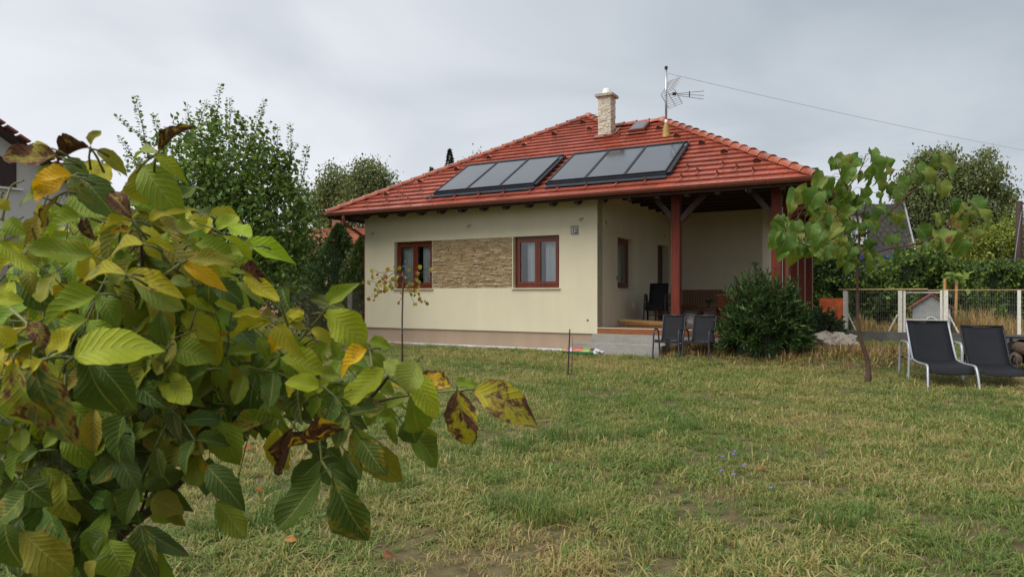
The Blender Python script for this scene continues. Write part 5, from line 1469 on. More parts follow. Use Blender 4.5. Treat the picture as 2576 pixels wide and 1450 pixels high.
far_tree('garden_tree', 'green tree top peeking over the left hip of the roof', 1205, 45, [(1205, 400, 25, 14, 0), (1200, 430, 30, 40, 0), (1225, 460, 30, 40, 0)], 70, 26, 0.25, 0.15, OLIVE, M['bark'], 53, aspect=0.6)
far_tree('garden_tree', 'dense dark green tree filling the gap behind the left fence', 700, 34, [(690, 640, 90, 75, 0), (770, 600, 50, 75, 0), (620, 690, 80, 70, 0), (760, 690, 60, 55, 0), (720, 730, 90, 40, 0)], 330, 30, 0.3, 0.17, DARK + GREEN[:3], M['bark'], 54, aspect=0.7)
def conifer(name, label, px, D, ytop, rpx, seed, pal, group=None, spread=1.0, n=16000, size=0.095):
    kk = D / F; b = Vector(((px - CX) * kk, D, 0)); h = CAMH - (ytop - YH) * kk; r = rpx * kk
    t = thing(name, label, 'tree', b, 0, group)
    g = np.random.default_rng(seed)
    z = g.random(n) ** 0.8; rr_ = r * (np.sin(np.clip((1 - z) * 1.9, 0, math.pi / 2)) ** 0.8) * (0.72 + 0.30 * g.random(n) ** 0.5)
    th = g.random(n) * 2 * math.pi
    rr_ = rr_ * (1 + 0.24 * np.sin(th * 5 + z * 14) + 0.16 * np.sin(th * 11 - z * 31))
    P = np.stack([rr_ * np.cos(th), rr_ * np.sin(th), z * h + 0.05], axis=1)
    ld = np.stack([np.cos(th) * 0.9, np.sin(th) * 0.9, np.full(n, 0.75)], axis=1)
    leaf_cloud('foliage', P, size * (1 if r > 0.5 else 0.8), M['needle'], t, pal, 0.45, 0, ldir=ld, upn=0.0)
    m_ = MB(); m_.tube([(0, 0, 0), (0, 0, h * 0.9)], [0.09, 0.02], 7); m_.build('trunk', M['bark'], t, True)
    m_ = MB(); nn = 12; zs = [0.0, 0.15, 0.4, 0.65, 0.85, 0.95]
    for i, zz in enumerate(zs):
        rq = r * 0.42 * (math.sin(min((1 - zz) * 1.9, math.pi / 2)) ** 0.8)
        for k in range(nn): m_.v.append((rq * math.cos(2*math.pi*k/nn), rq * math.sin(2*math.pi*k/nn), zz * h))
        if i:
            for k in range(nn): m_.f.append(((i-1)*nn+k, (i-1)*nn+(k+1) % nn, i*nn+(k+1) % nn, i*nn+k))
    m_.build('shade_core', M['innergreen'], t)
    return t
M['innergreen'] = plain('dark shade core', (0.016, 0.026, 0.010), 0.9, 0, 0.4, 8)  # near-black solid core behind the leaves, crown shade put into its colour
CONI = [(0.040, 0.078, 0.026), (0.062, 0.106, 0.034), (0.088, 0.135, 0.042)]
conifer('thuja_tree', 'tallest dark thuja between the fence and the peach house', 852, 27, 568, 66, 61, CONI, 'thujas beside the house')
conifer('thuja_tree', 'thuja growing against the left corner of the cream house', 912, 26, 598, 56, 62, [(0.062, 0.098, 0.03), (0.092, 0.132, 0.04), (0.125, 0.16, 0.046)], 'thujas beside the house')
conifer('thuja_tree', 'lower bushy thuja at the foot of the tallest thuja', 800, 28, 640, 56, 63, CONI, 'thujas beside the house', n=6000)
conifer('spruce_tree', 'thin dark spruce tip showing above the left hip of the roof', 1131, 40, 380, 32, 64, [(0.02, 0.035, 0.018), (0.03, 0.045, 0.022)], n=5000, size=0.13)
conifer('spruce_tree', 'low green conifer tip showing just above the left hip', 1085, 42, 425, 28, 66, CONI, n=3000, size=0.13)
conifer('round_bush', 'round green bush in front of the pale neighbour house', 84, 18, 612, 66, 65, GREEN, n=7000, size=0.07)
gh = thing('garden_hedge', 'long clipped green hedge far behind the chain link fence', 'hedge', (0, 0, 0))
g = np.random.default_rng(82); HQ = []
for _ in range(9000):
    X = g.uniform(-42, -13); T = 2.6 + 0.3 * math.sin(X * 0.9) + 0.2 * math.sin(X * 2.3); z = g.random() ** 0.8 * T
    HQ.append((X, 34 - 0.4 - 0.25 * math.sin(X * 3 + z * 2) + (g.uniform(0, 1.4) if z > T * 0.92 else 0), z))
leaf_cloud('foliage', HQ, 0.24, M['leaf'], gh, DARK + GREEN[:3], 0.8, 0.6)
MB().box(-42, -13, 33.9, 35, 0, 2.2).build('shade_core', M['innergreen'], gh)
# right hand side
far_tree('birch_tree', 'large hazy birch towering over the blue trimmed house at right', 2390, 46, [(2360, 440, 62, 62, 0), (2330, 520, 66, 70, 0), (2420, 500, 60, 70, 0), (2470, 440, 40, 60, 0), (2500, 520, 45, 60, 0), (2290, 470, 28, 50, 0), (2400, 590, 90, 60, 0), (2530, 500, 16, 30, 0)], 560, 74, 0.30, 0.20, OLIVE, M['bark'], 71, aspect=0.6, droop=0.9, nl=40)
far_tree('robinia_tree', 'yellow green feathery tree beside the utility pole', 2510, 34, [(2510, 610, 60, 45, 0), (2560, 580, 40, 40, 0), (2460, 640, 50, 35, 0), (2590, 640, 50, 50, 0)], 280, 36, 0.26, 0.16, LIME, M['bark'], 72, aspect=0.45)
far_tree('robinia_tree', 'light green shrub behind the hedge right of the blue eaves', 2350, 36, [(2340, 620, 40, 28, 0), (2390, 640, 50, 30, 0)], 110, 26, 0.24, 0.15, LIME + GREEN[2:3], M['bark'], 73, aspect=0.5)
far_tree('garden_tree', 'dark green tree standing behind the terrace screens', 2090, 27, [(2080, 610, 60, 70, 0), (2050, 680, 60, 60, 0), (2110, 680, 50, 60, 0), (2080, 560, 40, 30, 0)], 220, 28, 0.24, 0.13, DARK + GREEN[:1], M['bark'], 74)
# vine covered hedge
hd = thing('vine_hedge', 'tall dark hedge overgrown with bright green vines behind the dog run', 'hedge', (0, 0, 0))
g = np.random.default_rng(81); HP = []
def htop(X): return 2.45 + 0.45 * math.sin(X * 0.55 - 1.2) + 0.25 * math.sin(X * 1.7) - (0.35 if X < 13.5 else 0)
while len(HP) < 26000:
    X = g.uniform(10.2, 25.0); T = htop(X); z = g.random() ** 0.75 * T * 1.04
    bulge = 0.35 * math.sin(X * 2.1 + z * 1.7) + 0.22 * math.sin(X * 5.3 - z * 3.1)
    y = 27.0 - (0.6 + bulge) * math.sqrt(max(0.05, 1 - (z / T) ** 4)) - g.random() ** 2 * -0.5 + g.normal() * 0.06
    if z > T * 0.93: y = g.uniform(26.0, 28.2)
    HP.append((X, y, z))
leaf_cloud('foliage', HP, 0.125, M['leaf'], hd, DARK + VINE, 0.85, 0.9, weights=[.10, .13, .15, .17, .18, .16, .11], upn=0.5)
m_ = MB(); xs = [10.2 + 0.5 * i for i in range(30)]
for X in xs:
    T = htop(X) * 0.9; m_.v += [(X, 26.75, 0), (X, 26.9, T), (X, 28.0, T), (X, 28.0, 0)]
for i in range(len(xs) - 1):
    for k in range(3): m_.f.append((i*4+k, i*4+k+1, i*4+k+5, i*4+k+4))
m_.build('shade_core', M['innergreen'], hd)
sap = far_tree('sapling', 'young broad leaved sapling tied between two timber stakes in the run', 2398, 22.4, [(2398, 700, 22, 14, 0), (2408, 722, 20, 12, 0)], 16, 6, 0.08, 0.22, GREEN[1:3] + VINE[2:3], M['youngbark'], 76, nl=5, aspect=0.7)

# tall dry weeds in the run and along the bed
def blades(name, base, h, lean, pal, mat, width=0.008, weights=None):
    base = np.asarray(base); n = len(base); h = np.asarray(h)[:, None]
    d = rng.normal(size=(n, 3)); d[:, 2] = 0; d = unit(d); sd = np.cross(d, np.array([[0, 0, 1.0]]))
    l = (np.abs(rng.normal(size=(n, 1))) * lean)
    m1 = base + np.array([0, 0, 1.0]) * h * 0.55 + d * l * h * 0.35; tp = base + np.array([0, 0, 1.0]) * h * (1 - 0.25 * l) + d * l * h
    w = width * (0.6 + 0.8 * rng.random((n, 1)))
    V = np.stack([base - sd * w, base + sd * w, m1 + sd * w * .8, tp, m1 - sd * w * .8], axis=1)
    i = np.arange(n)[:, None] * 5
    Fc = np.concatenate([i + np.array([[0, 1, 2]]), i + np.array([[0, 2, 4]]), i + np.array([[4, 2, 3]])])
    pal = np.array(pal); c = pal[rng.choice(len(pal), n, p=weights)] * (1 + 0.2 * rng.normal(size=(n, 1))).clip(.5, 1.5)
    o = link(name, np_mesh(name, V, Fc, np.repeat(c, 5, axis=0)), mat); o['kind'] = 'stuff'
    return o
STRAW = [(0.52, 0.38, 0.18), (0.40, 0.27, 0.12), (0.28, 0.16, 0.075), (0.17, 0.18, 0.06)]
g = np.random.default_rng(91); B = []; Hh = []
for _ in range(14000):
    t_ = g.uniform(0.2, 9.0); d = g.uniform(0.5, 5.2)
    if 1.5 < t_ < 3.0 and d < 2.9: continue
    p = kl(t_, d); tall = (0.95 if t_ > 2.9 else 0.70) * (0.35 + 0.65 * min(1, max(0, (d - 0.9) / 1.8)))
    cl = 0.5 + 0.5 * math.sin(t_ * 2.3 + d * 1.1) * math.sin(t_ * 1.1 - d * 2)
    B.append((p.x, p.y, 0)); Hh.append(tall * (0.35 + 0.9 * cl) * g.uniform(0.5, 1.15))
o = blades('dry_weeds', B, Hh, 0.45, STRAW, M['straw'], 0.010, [.32, .34, .24, .10]); o['label'] = 'tall dry straw coloured weeds inside the dog run'; o['category'] = 'weeds'
B = []; Hh = []
for _ in range(7000):
    if g.random() < 0.62: a_, b_ = g.uniform(1.85, 4.6), g.normal(-0.35, 0.38)
    else: a_, b_ = g.uniform(4.3, 7.4), g.normal(0.1, 0.75)
    b_ = min(b_, -0.06 if a_ < 4.3 else 3); p = hl(a_, b_); B.append((p.x, p.y, mound_h(a_, b_) - 0.01)); Hh.append(g.uniform(0.06, 0.24))
o = blades('dry_litter', B, Hh, 1.3, [(0.42, 0.30, 0.15), (0.30, 0.18, 0.09), (0.17, 0.09, 0.05), (0.20, 0.17, 0.07)], M['straw'], 0.010, [.33, .3, .22, .15]); o['label'] = 'dry grass and leaf litter below the chairs and oleander'; o['category'] = 'litter'

# ================================================================== fence at the left
cf = thing('chain_link_fence', 'rusty chain link fence with concrete posts left of the house', 'fence', (0, 22.0, 0))
for px in (716, 560, 430, 880):
    X = (px - CX) * 22 / F; m_ = MB(); m_.box(X - 0.065, X + 0.065, -0.065, 0.065, 0, 1.62); m_.build('post', M['concrete'], cf)
m_ = MB()
x = -14.5
while x < -5.0:
    m_.bar((x, -0.075, 0.05), (x + 1.45, -0.075, 1.5), 0.0055, 0.0055); m_.bar((x + 1.45, -0.079, 0.05), (x, -0.079, 1.5), 0.0055, 0.0055); x += 0.085
for z in (0.1, 0.8, 1.48): m_.bar((-14.5, -0.07, z), (-4.7, -0.07, z), 0.007, 0.007)
m_.build('wire_mesh', plain('rusty wire', (0.075, 0.055, 0.045), 0.7), cf)
m_ = MB(); m_.add([(-8.6, 19.6, 0.02), (-6.0, 18.9, 0.02), (-4.35, 20.6, 0.02), (-4.6, 22.4, 0.02), (-9.2, 22.4, 0.02)], [(0, 1, 2, 3, 4)])
o = m_.build('planting_bed', M['soil']); o['kind'] = 'structure'
kb_ = thing('garden_kerb', 'low pale concrete kerb behind the chain link fence', 'kerb', (-10.9, 24.5, 0)); MB().box(-1.6, 1.6, -0.12, 0.12, 0, 0.24).build('kerb_stone', M['concrete'], kb_)
g = np.random.default_rng(17)
bP = np.stack([g.uniform(-9.5, -4.9, 900), g.uniform(21.0, 23.5, 900), g.random(900) ** 1.5 * 1.1], axis=1)
wd = thing('wild_shrub', 'twiggy dark shrubs growing along the chain link fence', 'shrub', (0, 0, 0)); leaf_cloud('foliage', bP, 0.10, M['leaf'], wd, DARK + [(0.10, 0.03, 0.03)], 0.7)
m_ = MB()
for _ in range(60):
    p = Vector((g.uniform(-9.5, -4.9), g.uniform(21.2, 22.6), 0)); q = p + Vector((g.uniform(-.3, .3), g.uniform(-.2, .2), g.uniform(0.6, 1.4))); m_.tube([p, p.lerp(q, .5) + Vector((g.uniform(-.08, .08), 0, 0)), q], [0.012, 0.008, 0.003], 4)
m_.build('stems', M['twig'], wd)

# ================================================================== oleander and rose
def stem_bush(name, label, base, rx, ry, h, nst, per, ll, lw, pal, seed, weights=None, zmin=-0.1):
    t = thing(name, label, 'bush', base); g = np.random.default_rng(seed); m_ = MB(); P = []; Ld = []
    for k in range(nst):
        th = g.uniform(0, 2 * math.pi); el_ = math.asin(min(1, g.random() ** 0.75)) if g.random() > 0.25 else g.uniform(-0.05, 0.5)
        f_ = g.uniform(0.78, 1.06)
        e = Vector((rx * f_ * math.cos(th) * math.cos(el_) ** 0.6, ry * f_ * math.sin(th) * math.cos(el_) ** 0.6, max(0.06, 0.08 * h + 0.92 * h * f_ * math.sin(max(0.02, el_)) * g.uniform(0.85, 1.1))))
        s = Vector((e.x * 0.15, e.y * 0.15, 0.0)); md = s.lerp(e, 0.55) + Vector((0, 0, 0.10 * h))
        q = spline([s, md, e], 6); m_.tube(q, lerpr(0.012, 0.004, len(q)), 4)
        d = (q[-1] - q[-4]).normalized(); d = (d + Vector((0, 0, 0.45))).normalized()
        L_ = (e - s).length
        for j in range(per):
            u = 0.45 + 0.58 * (j / per) ** 0.85
            i0 = min(len(q) - 2, int(u * (len(q) - 1))); c = q[i0].lerp(q[i0 + 1], min(1.15, u * (len(q) - 1) - i0))
            a_ = j * 2.1 + k; sdv = d.cross(Vector((0.3, 0.2, 1))).normalized(); s2 = d.cross(sdv)
            o_ = (sdv * math.cos(a_) + s2 * math.sin(a_)); ld = d * (0.62 + 0.5 * (j / per)) + o_ * 0.75
            P.append(c); Ld.append(ld)
    m_.build('stems', M['youngbark'], t, True)
    leaf_cloud('foliage', [tuple(p) for p in P], ll, M['leaf'], t, pal, lw, ldir=[tuple(x) for x in Ld], weights=weights, upn=0.5)
    return t
OB = Vector(((1922 - CX) / F * 14.35, 14.35, 0.12))
stem_bush('oleander_bush', 'large dark green oleander bush in front of the terrace corner', OB, 0.96, 0.70, 1.70, 430, 28, 0.135, 0.20, [(0.034, 0.074, 0.024), (0.050, 0.100, 0.030), (0.074, 0.135, 0.040), (0.20, 0.28, 0.09)], 101, [.36, .38, .22, .04])
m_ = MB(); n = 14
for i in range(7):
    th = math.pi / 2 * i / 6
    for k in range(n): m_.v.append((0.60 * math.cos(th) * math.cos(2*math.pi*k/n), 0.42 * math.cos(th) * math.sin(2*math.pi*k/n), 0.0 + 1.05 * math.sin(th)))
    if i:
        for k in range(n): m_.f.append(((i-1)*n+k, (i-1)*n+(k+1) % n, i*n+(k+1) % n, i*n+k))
om = m_.build('shade_core', M['innergreen'], [o for o in bpy.data.objects if o.name == 'oleander_bush'][0])
RB = Vector((at(2072, 0, 16.6).x, 16.6, 0.16))
rb = stem_bush('rose_bush', 'small grey green rose bush with pale yellow blooms beside the oleander', RB, 0.52, 0.45, 0.95, 150, 26, 0.07, 0.6, [(0.040, 0.075, 0.040), (0.055, 0.095, 0.050), (0.08, 0.12, 0.055)], 102)
for (px, py) in ((2104, 770), (2097, 776), (2106, 779), (2088, 792)):
    m_ = MB(); p = at(px, py, 16.3) - RB
    for k in range(6):
        a_ = k * 1.05; m_.add([p, p + Vector((0.035 * math.cos(a_), 0.035 * math.sin(a_), 0.02)), p + Vector((0.045 * math.cos(a_ + .5), 0.045 * math.sin(a_ + .5), 0.035)), p + Vector((0.035 * math.cos(a_ + 1), 0.035 * math.sin(a_ + 1), 0.02))], [(0, 1, 2, 3)])
    m_.build('bloom', plain('pale yellow petal', (0.60, 0.50, 0.16), 0.6), rb)
# ================================================================== single large leaves
def big_leaf_mesh(name, mat, wf, lobes=0.0, fold=0.25, bend=0.3, wave=0.05, curl=0.0, twist=0.0, nu=9, nv=6, seed=0):
    """leaf of length 1 along +x, width 1 along y (scaled later); z up"""
    r = random.Random(seed); v = []; f = []; uv = []
    ph = r.uniform(0, 6); ph2 = r.uniform(0, 6)
    for i in range(nu + 1):
        t = i / nu; w = wf(t)
        for j in range(nv + 1):
            q = j / nv * 2 - 1
            y = q * w * 0.5
            x = t - lobes * abs(q) ** 1.5 * max(0.0, 1 - t * 2.6)
            z = fold * abs(y) - bend * (t - 0.1) ** 2
            z += wave * math.sin(t * 11 + ph + (2.0 if q > 0 else 0.0)) * abs(q) ** 2
            if curl:                                  # margins rolled in
                a = abs(q) * curl; rr = w * 0.5 / max(curl, 0.2)
                y = math.copysign(math.sin(min(a, 2.6)) * rr, q); z += (1 - math.cos(min(a, 2.6))) * rr
            tw = twist * (t - 0.5); cy, sy = math.cos(tw), math.sin(tw)
            y, z = y * cy - z * sy, y * sy + z * cy
            v.append((x, y, z + 0.01 * math.sin(7 * t + ph2))); uv.append((t, j / nv))
    for i in range(nu):
        for j in range(nv):
            a = i * (nv + 1) + j; f.append((a, a + 1, a + nv + 2, a + nv + 1))
    me = bpy.data.meshes.new(name); me.from_pydata(v, [], f); me.materials.append(mat)
    ul = me.uv_layers.new(name='UVMap')
    for li, lp in enumerate(me.loops): ul.data[li].uv = uv[lp.vertex_index]
    me.polygons.foreach_set('use_smooth', [True] * len(me.polygons))
    return me
def place_leaf(me, parent, base, tip, width, nhint, color, brown, name='leaf'):
    base = Vector(base); tip = Vector(tip); x = tip - base; L_ = x.length; x.normalize()
    nh = Vector(nhint); z = nh - x * nh.dot(x)
    if z.length < 1e-3: z = Vector((0, 0, 1)) - x * x.z
    z.normalize(); y = z.cross(x)
    o = bpy.data.objects.new(name, me); COL.objects.link(o); o.parent = parent
    mt = Matrix((x * L_, y * (L_ * width), z * L_)).transposed().to_4x4(); mt.translation = base
    pl = parent.location if parent else Vector((0, 0, 0))
    mt.translation = base - pl
    o.matrix_local = mt
    o.color = (*color, brown)
    return o

# ---- paulownia sapling on the lawn
wf_h = lambda t: 1.0 * (0.46 + 0.54 * math.sin(min(1, t / 0.34) * math.pi / 2)) * (1 if t < 0.34 else max(0.0, 1 - ((t - 0.34) / 0.66) ** 1.7)) + 0.07 * (1 if 0.42 < t < 0.52 else 0)
hl_m = [big_leaf_mesh('leaf', M['paulownia'], wf_h, 0.16, 0.24 + 0.16 * (k % 3), 0.28 + 0.13 * k, 0.09 + 0.04 * (k % 2), 0, 0.22 * (k - 3), seed=k) for k in range(7)]
PB = ground(2180, 962); PD = PB.y
pw = thing('paulownia_sapling', 'slender young tree with large heart shaped leaves on the lawn', 'tree', PB)
z6 = lambda X, Y: (2092.2 + X * 0.2575, 354.1 + Y * 0.2575)
z1 = lambda X, Y: (1866.9 + X * 0.3107, 418.4 + Y * 0.3107)
pr5 = random.Random(5)
def pwp(zz, X, Y, dy=0.0): return at(*zz(X, Y), PD + dy) - PB
m_ = MB()
tr = spline([Vector((0.01, 0, -0.03)), at(2184, 935, PD) - PB, at(2181, 905, PD) - PB, at(2170, 870, PD) - PB, at(2160, 830, PD) - PB, at(2157, 780, PD) - PB, at(2156, 700, PD) - PB, at(2160, 620, PD) - PB, pwp(z6, 270, 850)], 5)
m_.tube(tr, [0.043 - 0.027 * min(1, (i / (len(tr) - 1)) * 1.25) + (0.008 if i < 4 else 0) + 0.003 * pr5.random() for i in range(len(tr))], 10)
m_.build('trunk', M['youngbark'], pw, True)
brs = [([(z6, 270, 860), (z6, 235, 700), (z6, 195, 540), (z6, 150, 460), (z6, 90, 350), (z6, 60, 250)], 0.019, -0.3),
       ([(z6, 150, 460), (z6, 230, 360), (z6, 300, 230), (z6, 330, 130)], 0.012, 0.3),
       ([(z6, 285, 870), (z6, 300, 750), (z6, 345, 550), (z6, 365, 430)], 0.011, 0.4),
       ([(z6, 285, 935), (z6, 420, 840), (z6, 600, 660), (z6, 760, 510), (z6, 900, 450), (z6, 1015, 380)], 0.018, -0.6),
       ([(z6, 760, 510), (z6, 880, 385)], 0.009, -0.5),
       ([(z6, 275, 1180), (z6, 400, 1100), (z6, 580, 1045), (z6, 760, 1020), (z6, 960, 950), (z6, 1140, 820), (z6, 1340, 660)], 0.021, -0.5),
       ([(z6, 820, 1015), (z6, 1030, 970)], 0.008, -0.3),
       ([(z6, 268, 1040), (z6, 200, 980), (z6, 130, 880), (z6, 60, 790)], 0.014, 0.5),
       ([(z1, 945, 660), (z1, 880, 590), (z1, 830, 510), (z1, 790, 430), (z1, 700, 330)], 0.013, -0.4),
       ([(z1, 942, 770), (z1, 830, 755), (z1, 720, 735), (z1, 600, 680), (z1, 430, 600), (z1, 320, 560)], 0.016, -0.7),
       ([(z1, 945, 570), (z1, 800, 545), (z1, 650, 520), (z1, 520, 480)], 0.010, 0.6),
       ([(z1, 935, 850), (z1, 860, 770), (z1, 760, 660)], 0.010, 0.4),
       ([(z1, 670, 415), (z1, 600, 370), (z1, 520, 290)], 0.008, -0.4)]
BPTS = list(tr[12:])
for pp, r0, dy in brs:
    m_ = MB(); q = spline([pwp(zz, X, Y, dy * i / (len(pp) - 1)) for i, (zz, X, Y) in enumerate(pp)], 5); BPTS += list(q); m_.tube(q, lerpr(r0, r0 * 0.4, len(q)), 7); m_.build('branch', M['youngbark'], pw, True)
PL6 = [(400,125,90),(90,200,110),(230,190,110),(20,220,70),(410,250,150),(550,230,110),(450,330,110),(360,380,100),(500,360,80),(150,310,90),(130,400,90),(110,520,80),(80,440,70),(560,310,70),(480,450,90),(570,480,90),(690,440,110),(620,540,90),(470,540,70),(320,520,80),(260,580,80),(350,600,70),(250,640,80),(160,680,80),(90,640,70),(420,700,130),(500,660,90),(560,740,110),(410,830,140),(640,760,90),(690,850,80),(860,300,140),(1000,200,120),(1100,180,120),(1160,270,110),(1170,340,100),(1080,470,120),(960,330,90),(800,370,70),(1190,640,100),(1300,650,90),(1420,640,130),(1260,790,170),(1350,720,100),(1500,740,110),(1060,790,90),(1020,760,80),(900,910,120),(1090,940,130),(1200,930,100),(1400,930,90),(1250,1040,110),(1060,1010,80),(560,970,90),(620,960,70),(640,1080,70),(360,1020,90),(370,1140,70),(230,1070,90),(210,1150,60),(130,1030,80),(70,960,80),(60,1080,80),(180,830,70),(40,830,70)]
PL1 = [(430,250,100),(570,270,110),(490,230,90),(400,330,60),(650,240,90),(690,180,80),(640,110,110),(720,130,70),(620,330,80),(700,360,110),(760,330,80),(800,430,80),(730,450,80),(600,460,90),(560,520,90),(640,560,110),(430,500,100),(370,480,90),(290,500,80),(270,580,90),(340,620,110),(320,690,90),(440,560,90),(420,710,110),(590,630,120),(650,700,130),(700,640,90),(540,690,80),(480,640,90),(760,520,70),(830,640,70),(790,700,70),(880,690,70),(800,600,60),(310,440,60),(250,620,60)]
m_ = MB()
for zz, lst, sc, D0 in ((z6, PL6, 0.2575, -0.15), (z1, PL1, 0.3107, -0.3)):
    for (X, Y, s_) in lst:
        px, py = zz(X, Y); dy = D0 + pr5.uniform(-0.55, 0.55); D_ = PD + dy
        ln = s_ * sc * D_ / F * 1.46 * pr5.uniform(0.85, 1.2)
        out = 0.55 if px > 2160 else -0.55
        d = Vector((out * pr5.uniform(0.1, 1.3) + pr5.uniform(-.35, .35), pr5.uniform(-.6, .25), -pr5.uniform(0.5, 1.15))).normalized()
        c = at(px, py, D_); b = c - d * ln * 0.42; tp = b + d * ln
        nh = Vector((pr5.uniform(-.5, .5) + out * 0.3, -1.0 + pr5.uniform(-.3, .3), 0.6))
        k = pr5.random(); col = (0.062 + 0.050 * k, 0.128 + 0.070 * k, 0.028 + 0.014 * k)
        if pr5.random() < 0.18: col = (0.15, 0.19, 0.04)
        place_leaf(hl_m[pr5.randrange(7)], pw, b, tp, 0.98, nh, col, pr5.choice([0.0, 0.1, 0.2, 0.35, 0.5]))
        st0 = b - PB; nb_ = min(BPTS, key=lambda p_: (p_ - st0).length); nb_ = nb_ if (nb_ - st0).length < 0.7 else st0 + Vector((-d.x * 0.13, 0.05, 0.08))
        m_.tube([st0, st0.lerp(nb_, 0.5) + Vector((0, 0, 0.05)), nb_], [0.003, 0.0036, 0.0045], 4)
for k in range(46):
    p_ = BPTS[pr5.randrange(6, len(BPTS))]; b = p_ + PB + Vector((pr5.uniform(-.08, .08), pr5.uniform(-.15, .05), pr5.uniform(-.08, .02))); d = Vector((pr5.uniform(-.7, .7), pr5.uniform(-.6, .2), -pr5.uniform(.5, 1.1))).normalized(); ln = pr5.uniform(0.10, 0.20)
    kk_ = pr5.random(); place_leaf(hl_m[pr5.randrange(7)], pw, b, b + d * ln, 0.95, Vector((pr5.uniform(-.7, .7), -0.8, 0.6)), (0.070 + 0.060 * kk_, 0.135 + 0.075 * kk_, 0.03), pr5.choice([0, .1, .2, .4])); m_.tube([b - PB, p_], 0.003, 4)
m_.build('leaf_stalks', M['stalk_red'], pw)

# ---- weeping standard with yellow autumn leaves
WB = ground(1010, 915); WD = WB.y
we = thing('weeping_tree', 'thin weeping standard tree with sparse yellow leaves before the left window', 'tree', WB)
zw = lambda X, Y, dy=0.0: at(901.25 + X * 0.22198, 643.75 + Y * 0.22198, WD + dy) - WB
m_ = MB(); q = spline([Vector((0, 0, -0.03)), zw(495, 1000), zw(496, 700), zw(503, 450), zw(510, 290), zw(512, 210)], 5); m_.tube(q, lerpr(0.021, 0.013, len(q)), 8); m_.build('trunk', M['youngbark'], we, True)
m_ = MB(); m_.tube([zw(503, 1220, 0.05), zw(497, 600, 0.04), zw(500, 170, 0.03)], 0.011, 7); m_.build('support_cane', M['bark'], we, True)
for z_ in (820, 870):
    m_ = MB(); m_.tube([zw(486, z_, -0.03), zw(512, z_, -0.03)], 0.010, 6); m_.build('tie', plain('blue tie', (0.10, 0.14, 0.35), 0.5), we)
wr = random.Random(6)
for pp in ([(508,250),(440,195),(380,200),(330,250),(250,330),(190,400),(120,490)], [(508,240),(430,180),(350,170),(250,230),(120,290)], [(350,170),(250,190),(165,155)], [(515,270),(600,270),(660,380),(720,500),(780,540)], [(515,230),(600,180),(700,190),(790,135),(828,150)], [(510,300),(560,380),(620,500),(640,550)], [(500,460),(470,500),(455,530)], [(515,270),(545,200),(550,180)], [(508,260),(470,230),(400,300),(370,380)], [(515,270),(640,230),(700,280)], [(508,250),(300,300),(60,280)], [(700,190),(790,225)]):
    dy = wr.uniform(-.45, .45); m_ = MB(); q = spline([zw(X, Y, dy * i / len(pp)) for i, (X, Y) in enumerate(pp)], 5); m_.tube(q, lerpr(0.008, 0.0022, len(q)), 5); m_.build('branch', M['twig'], we, True)
wf_r = lambda t: 0.98 * (0.4 + 0.6 * math.sin(min(1, t / 0.4) * math.pi / 2)) * (1 if t < 0.4 else max(0.0, 1 - ((t - 0.4) / 0.6) ** 2.2))
rl_m = [big_leaf_mesh('leaf', M['paulownia'], wf_r, 0.1, 0.3, 0.3, 0.05, 0, 0.4 * k, 5, 4, k) for k in range(4)]
for (X, Y) in [(465,140),(330,155),(405,125),(155,170),(160,215),(160,245),(212,212),(310,235),(120,305),(48,303),(280,260),(385,265),(410,250),(440,245),(575,165),(530,243),(495,225),(670,200),(695,130),(825,158),(655,270),(690,298),(605,318),(680,352),(575,320),(545,345),(360,290),(310,300),(245,300),(210,330),(255,325),(300,330),(370,330),(355,345),(380,370),(425,345),(440,325),(300,365),(325,375),(295,400),(190,385),(235,390),(255,405),(225,410),(190,455),(205,450),(175,505),(120,490),(455,535),(487,420),(565,380),(595,390),(635,395),(600,435),(633,447),(685,435),(665,400),(690,490),(715,520),(755,515),(780,540),(632,553),(652,553)]:
    ln = 0.082 * wr.uniform(0.75, 1.25); c = zw(X, Y, wr.uniform(-.4, .4)) + WB
    d = Vector((wr.uniform(-.6, .6), wr.uniform(-.4, .4), -1)).normalized(); col = wr.choice([(0.36, 0.28, 0.045), (0.26, 0.25, 0.05), (0.40, 0.27, 0.04), (0.32, 0.16, 0.05), (0.22, 0.23, 0.06)])
    place_leaf(rl_m[wr.randrange(4)], we, c - d * ln * 0.5, c + d * ln * 0.5, 0.9, Vector((wr.uniform(-.9, .9), -1, wr.uniform(0, .8))), col, wr.choice([0.1, 0.3, 0.45, 0.6]))

# ---- walnut in the foreground
wf_k = lambda e, p, s: (lambda t: (max(0.0, math.sin(math.pi * t ** e)) ** p) * (1 + 0.045 * math.sin(t * 23 + s) + 0.03 * math.sin(t * 41 + 2 * s)) if 0 < t < 1 else 0.02)
wf_w = wf_k(0.85, 0.72, 0.0)
wf_v = [wf_k(e_, p_, s_) for e_, p_, s_ in ((0.85, 0.72, 1), (1.15, 0.8, 2), (0.75, 0.95, 3), (1.0, 0.65, 4), (0.9, 0.85, 5), (1.3, 0.75, 6))]
wl_m = [big_leaf_mesh('leaf', M['walnut'], wf_v[k], 0.0, (0.34, 0.22, 0.45, 0.28, 0.12, 0.50)[k], (0.26, 0.55, 0.42, -0.20, 0.70, 0.36)[k], (0.035, 0.055, 0.045, 0.06, 0.03, 0.05)[k], 0, (0.2, -0.35, 0.4, 0.0, -0.2, 0.5)[k], 14, 6, 20 + k) for k in range(6)]
wd_m = [big_leaf_mesh('leaf', M['walnut'], wf_w, 0.0, 0.2, (0.3, 0.6, -0.2)[k], 0.09, (2.0, 2.6, 1.5)[k], (0.9, -1.2, 0.5)[k], 14, 8, 40 + k) for k in range(3)]
WNB = Vector((-0.98, 1.75, 0.0))
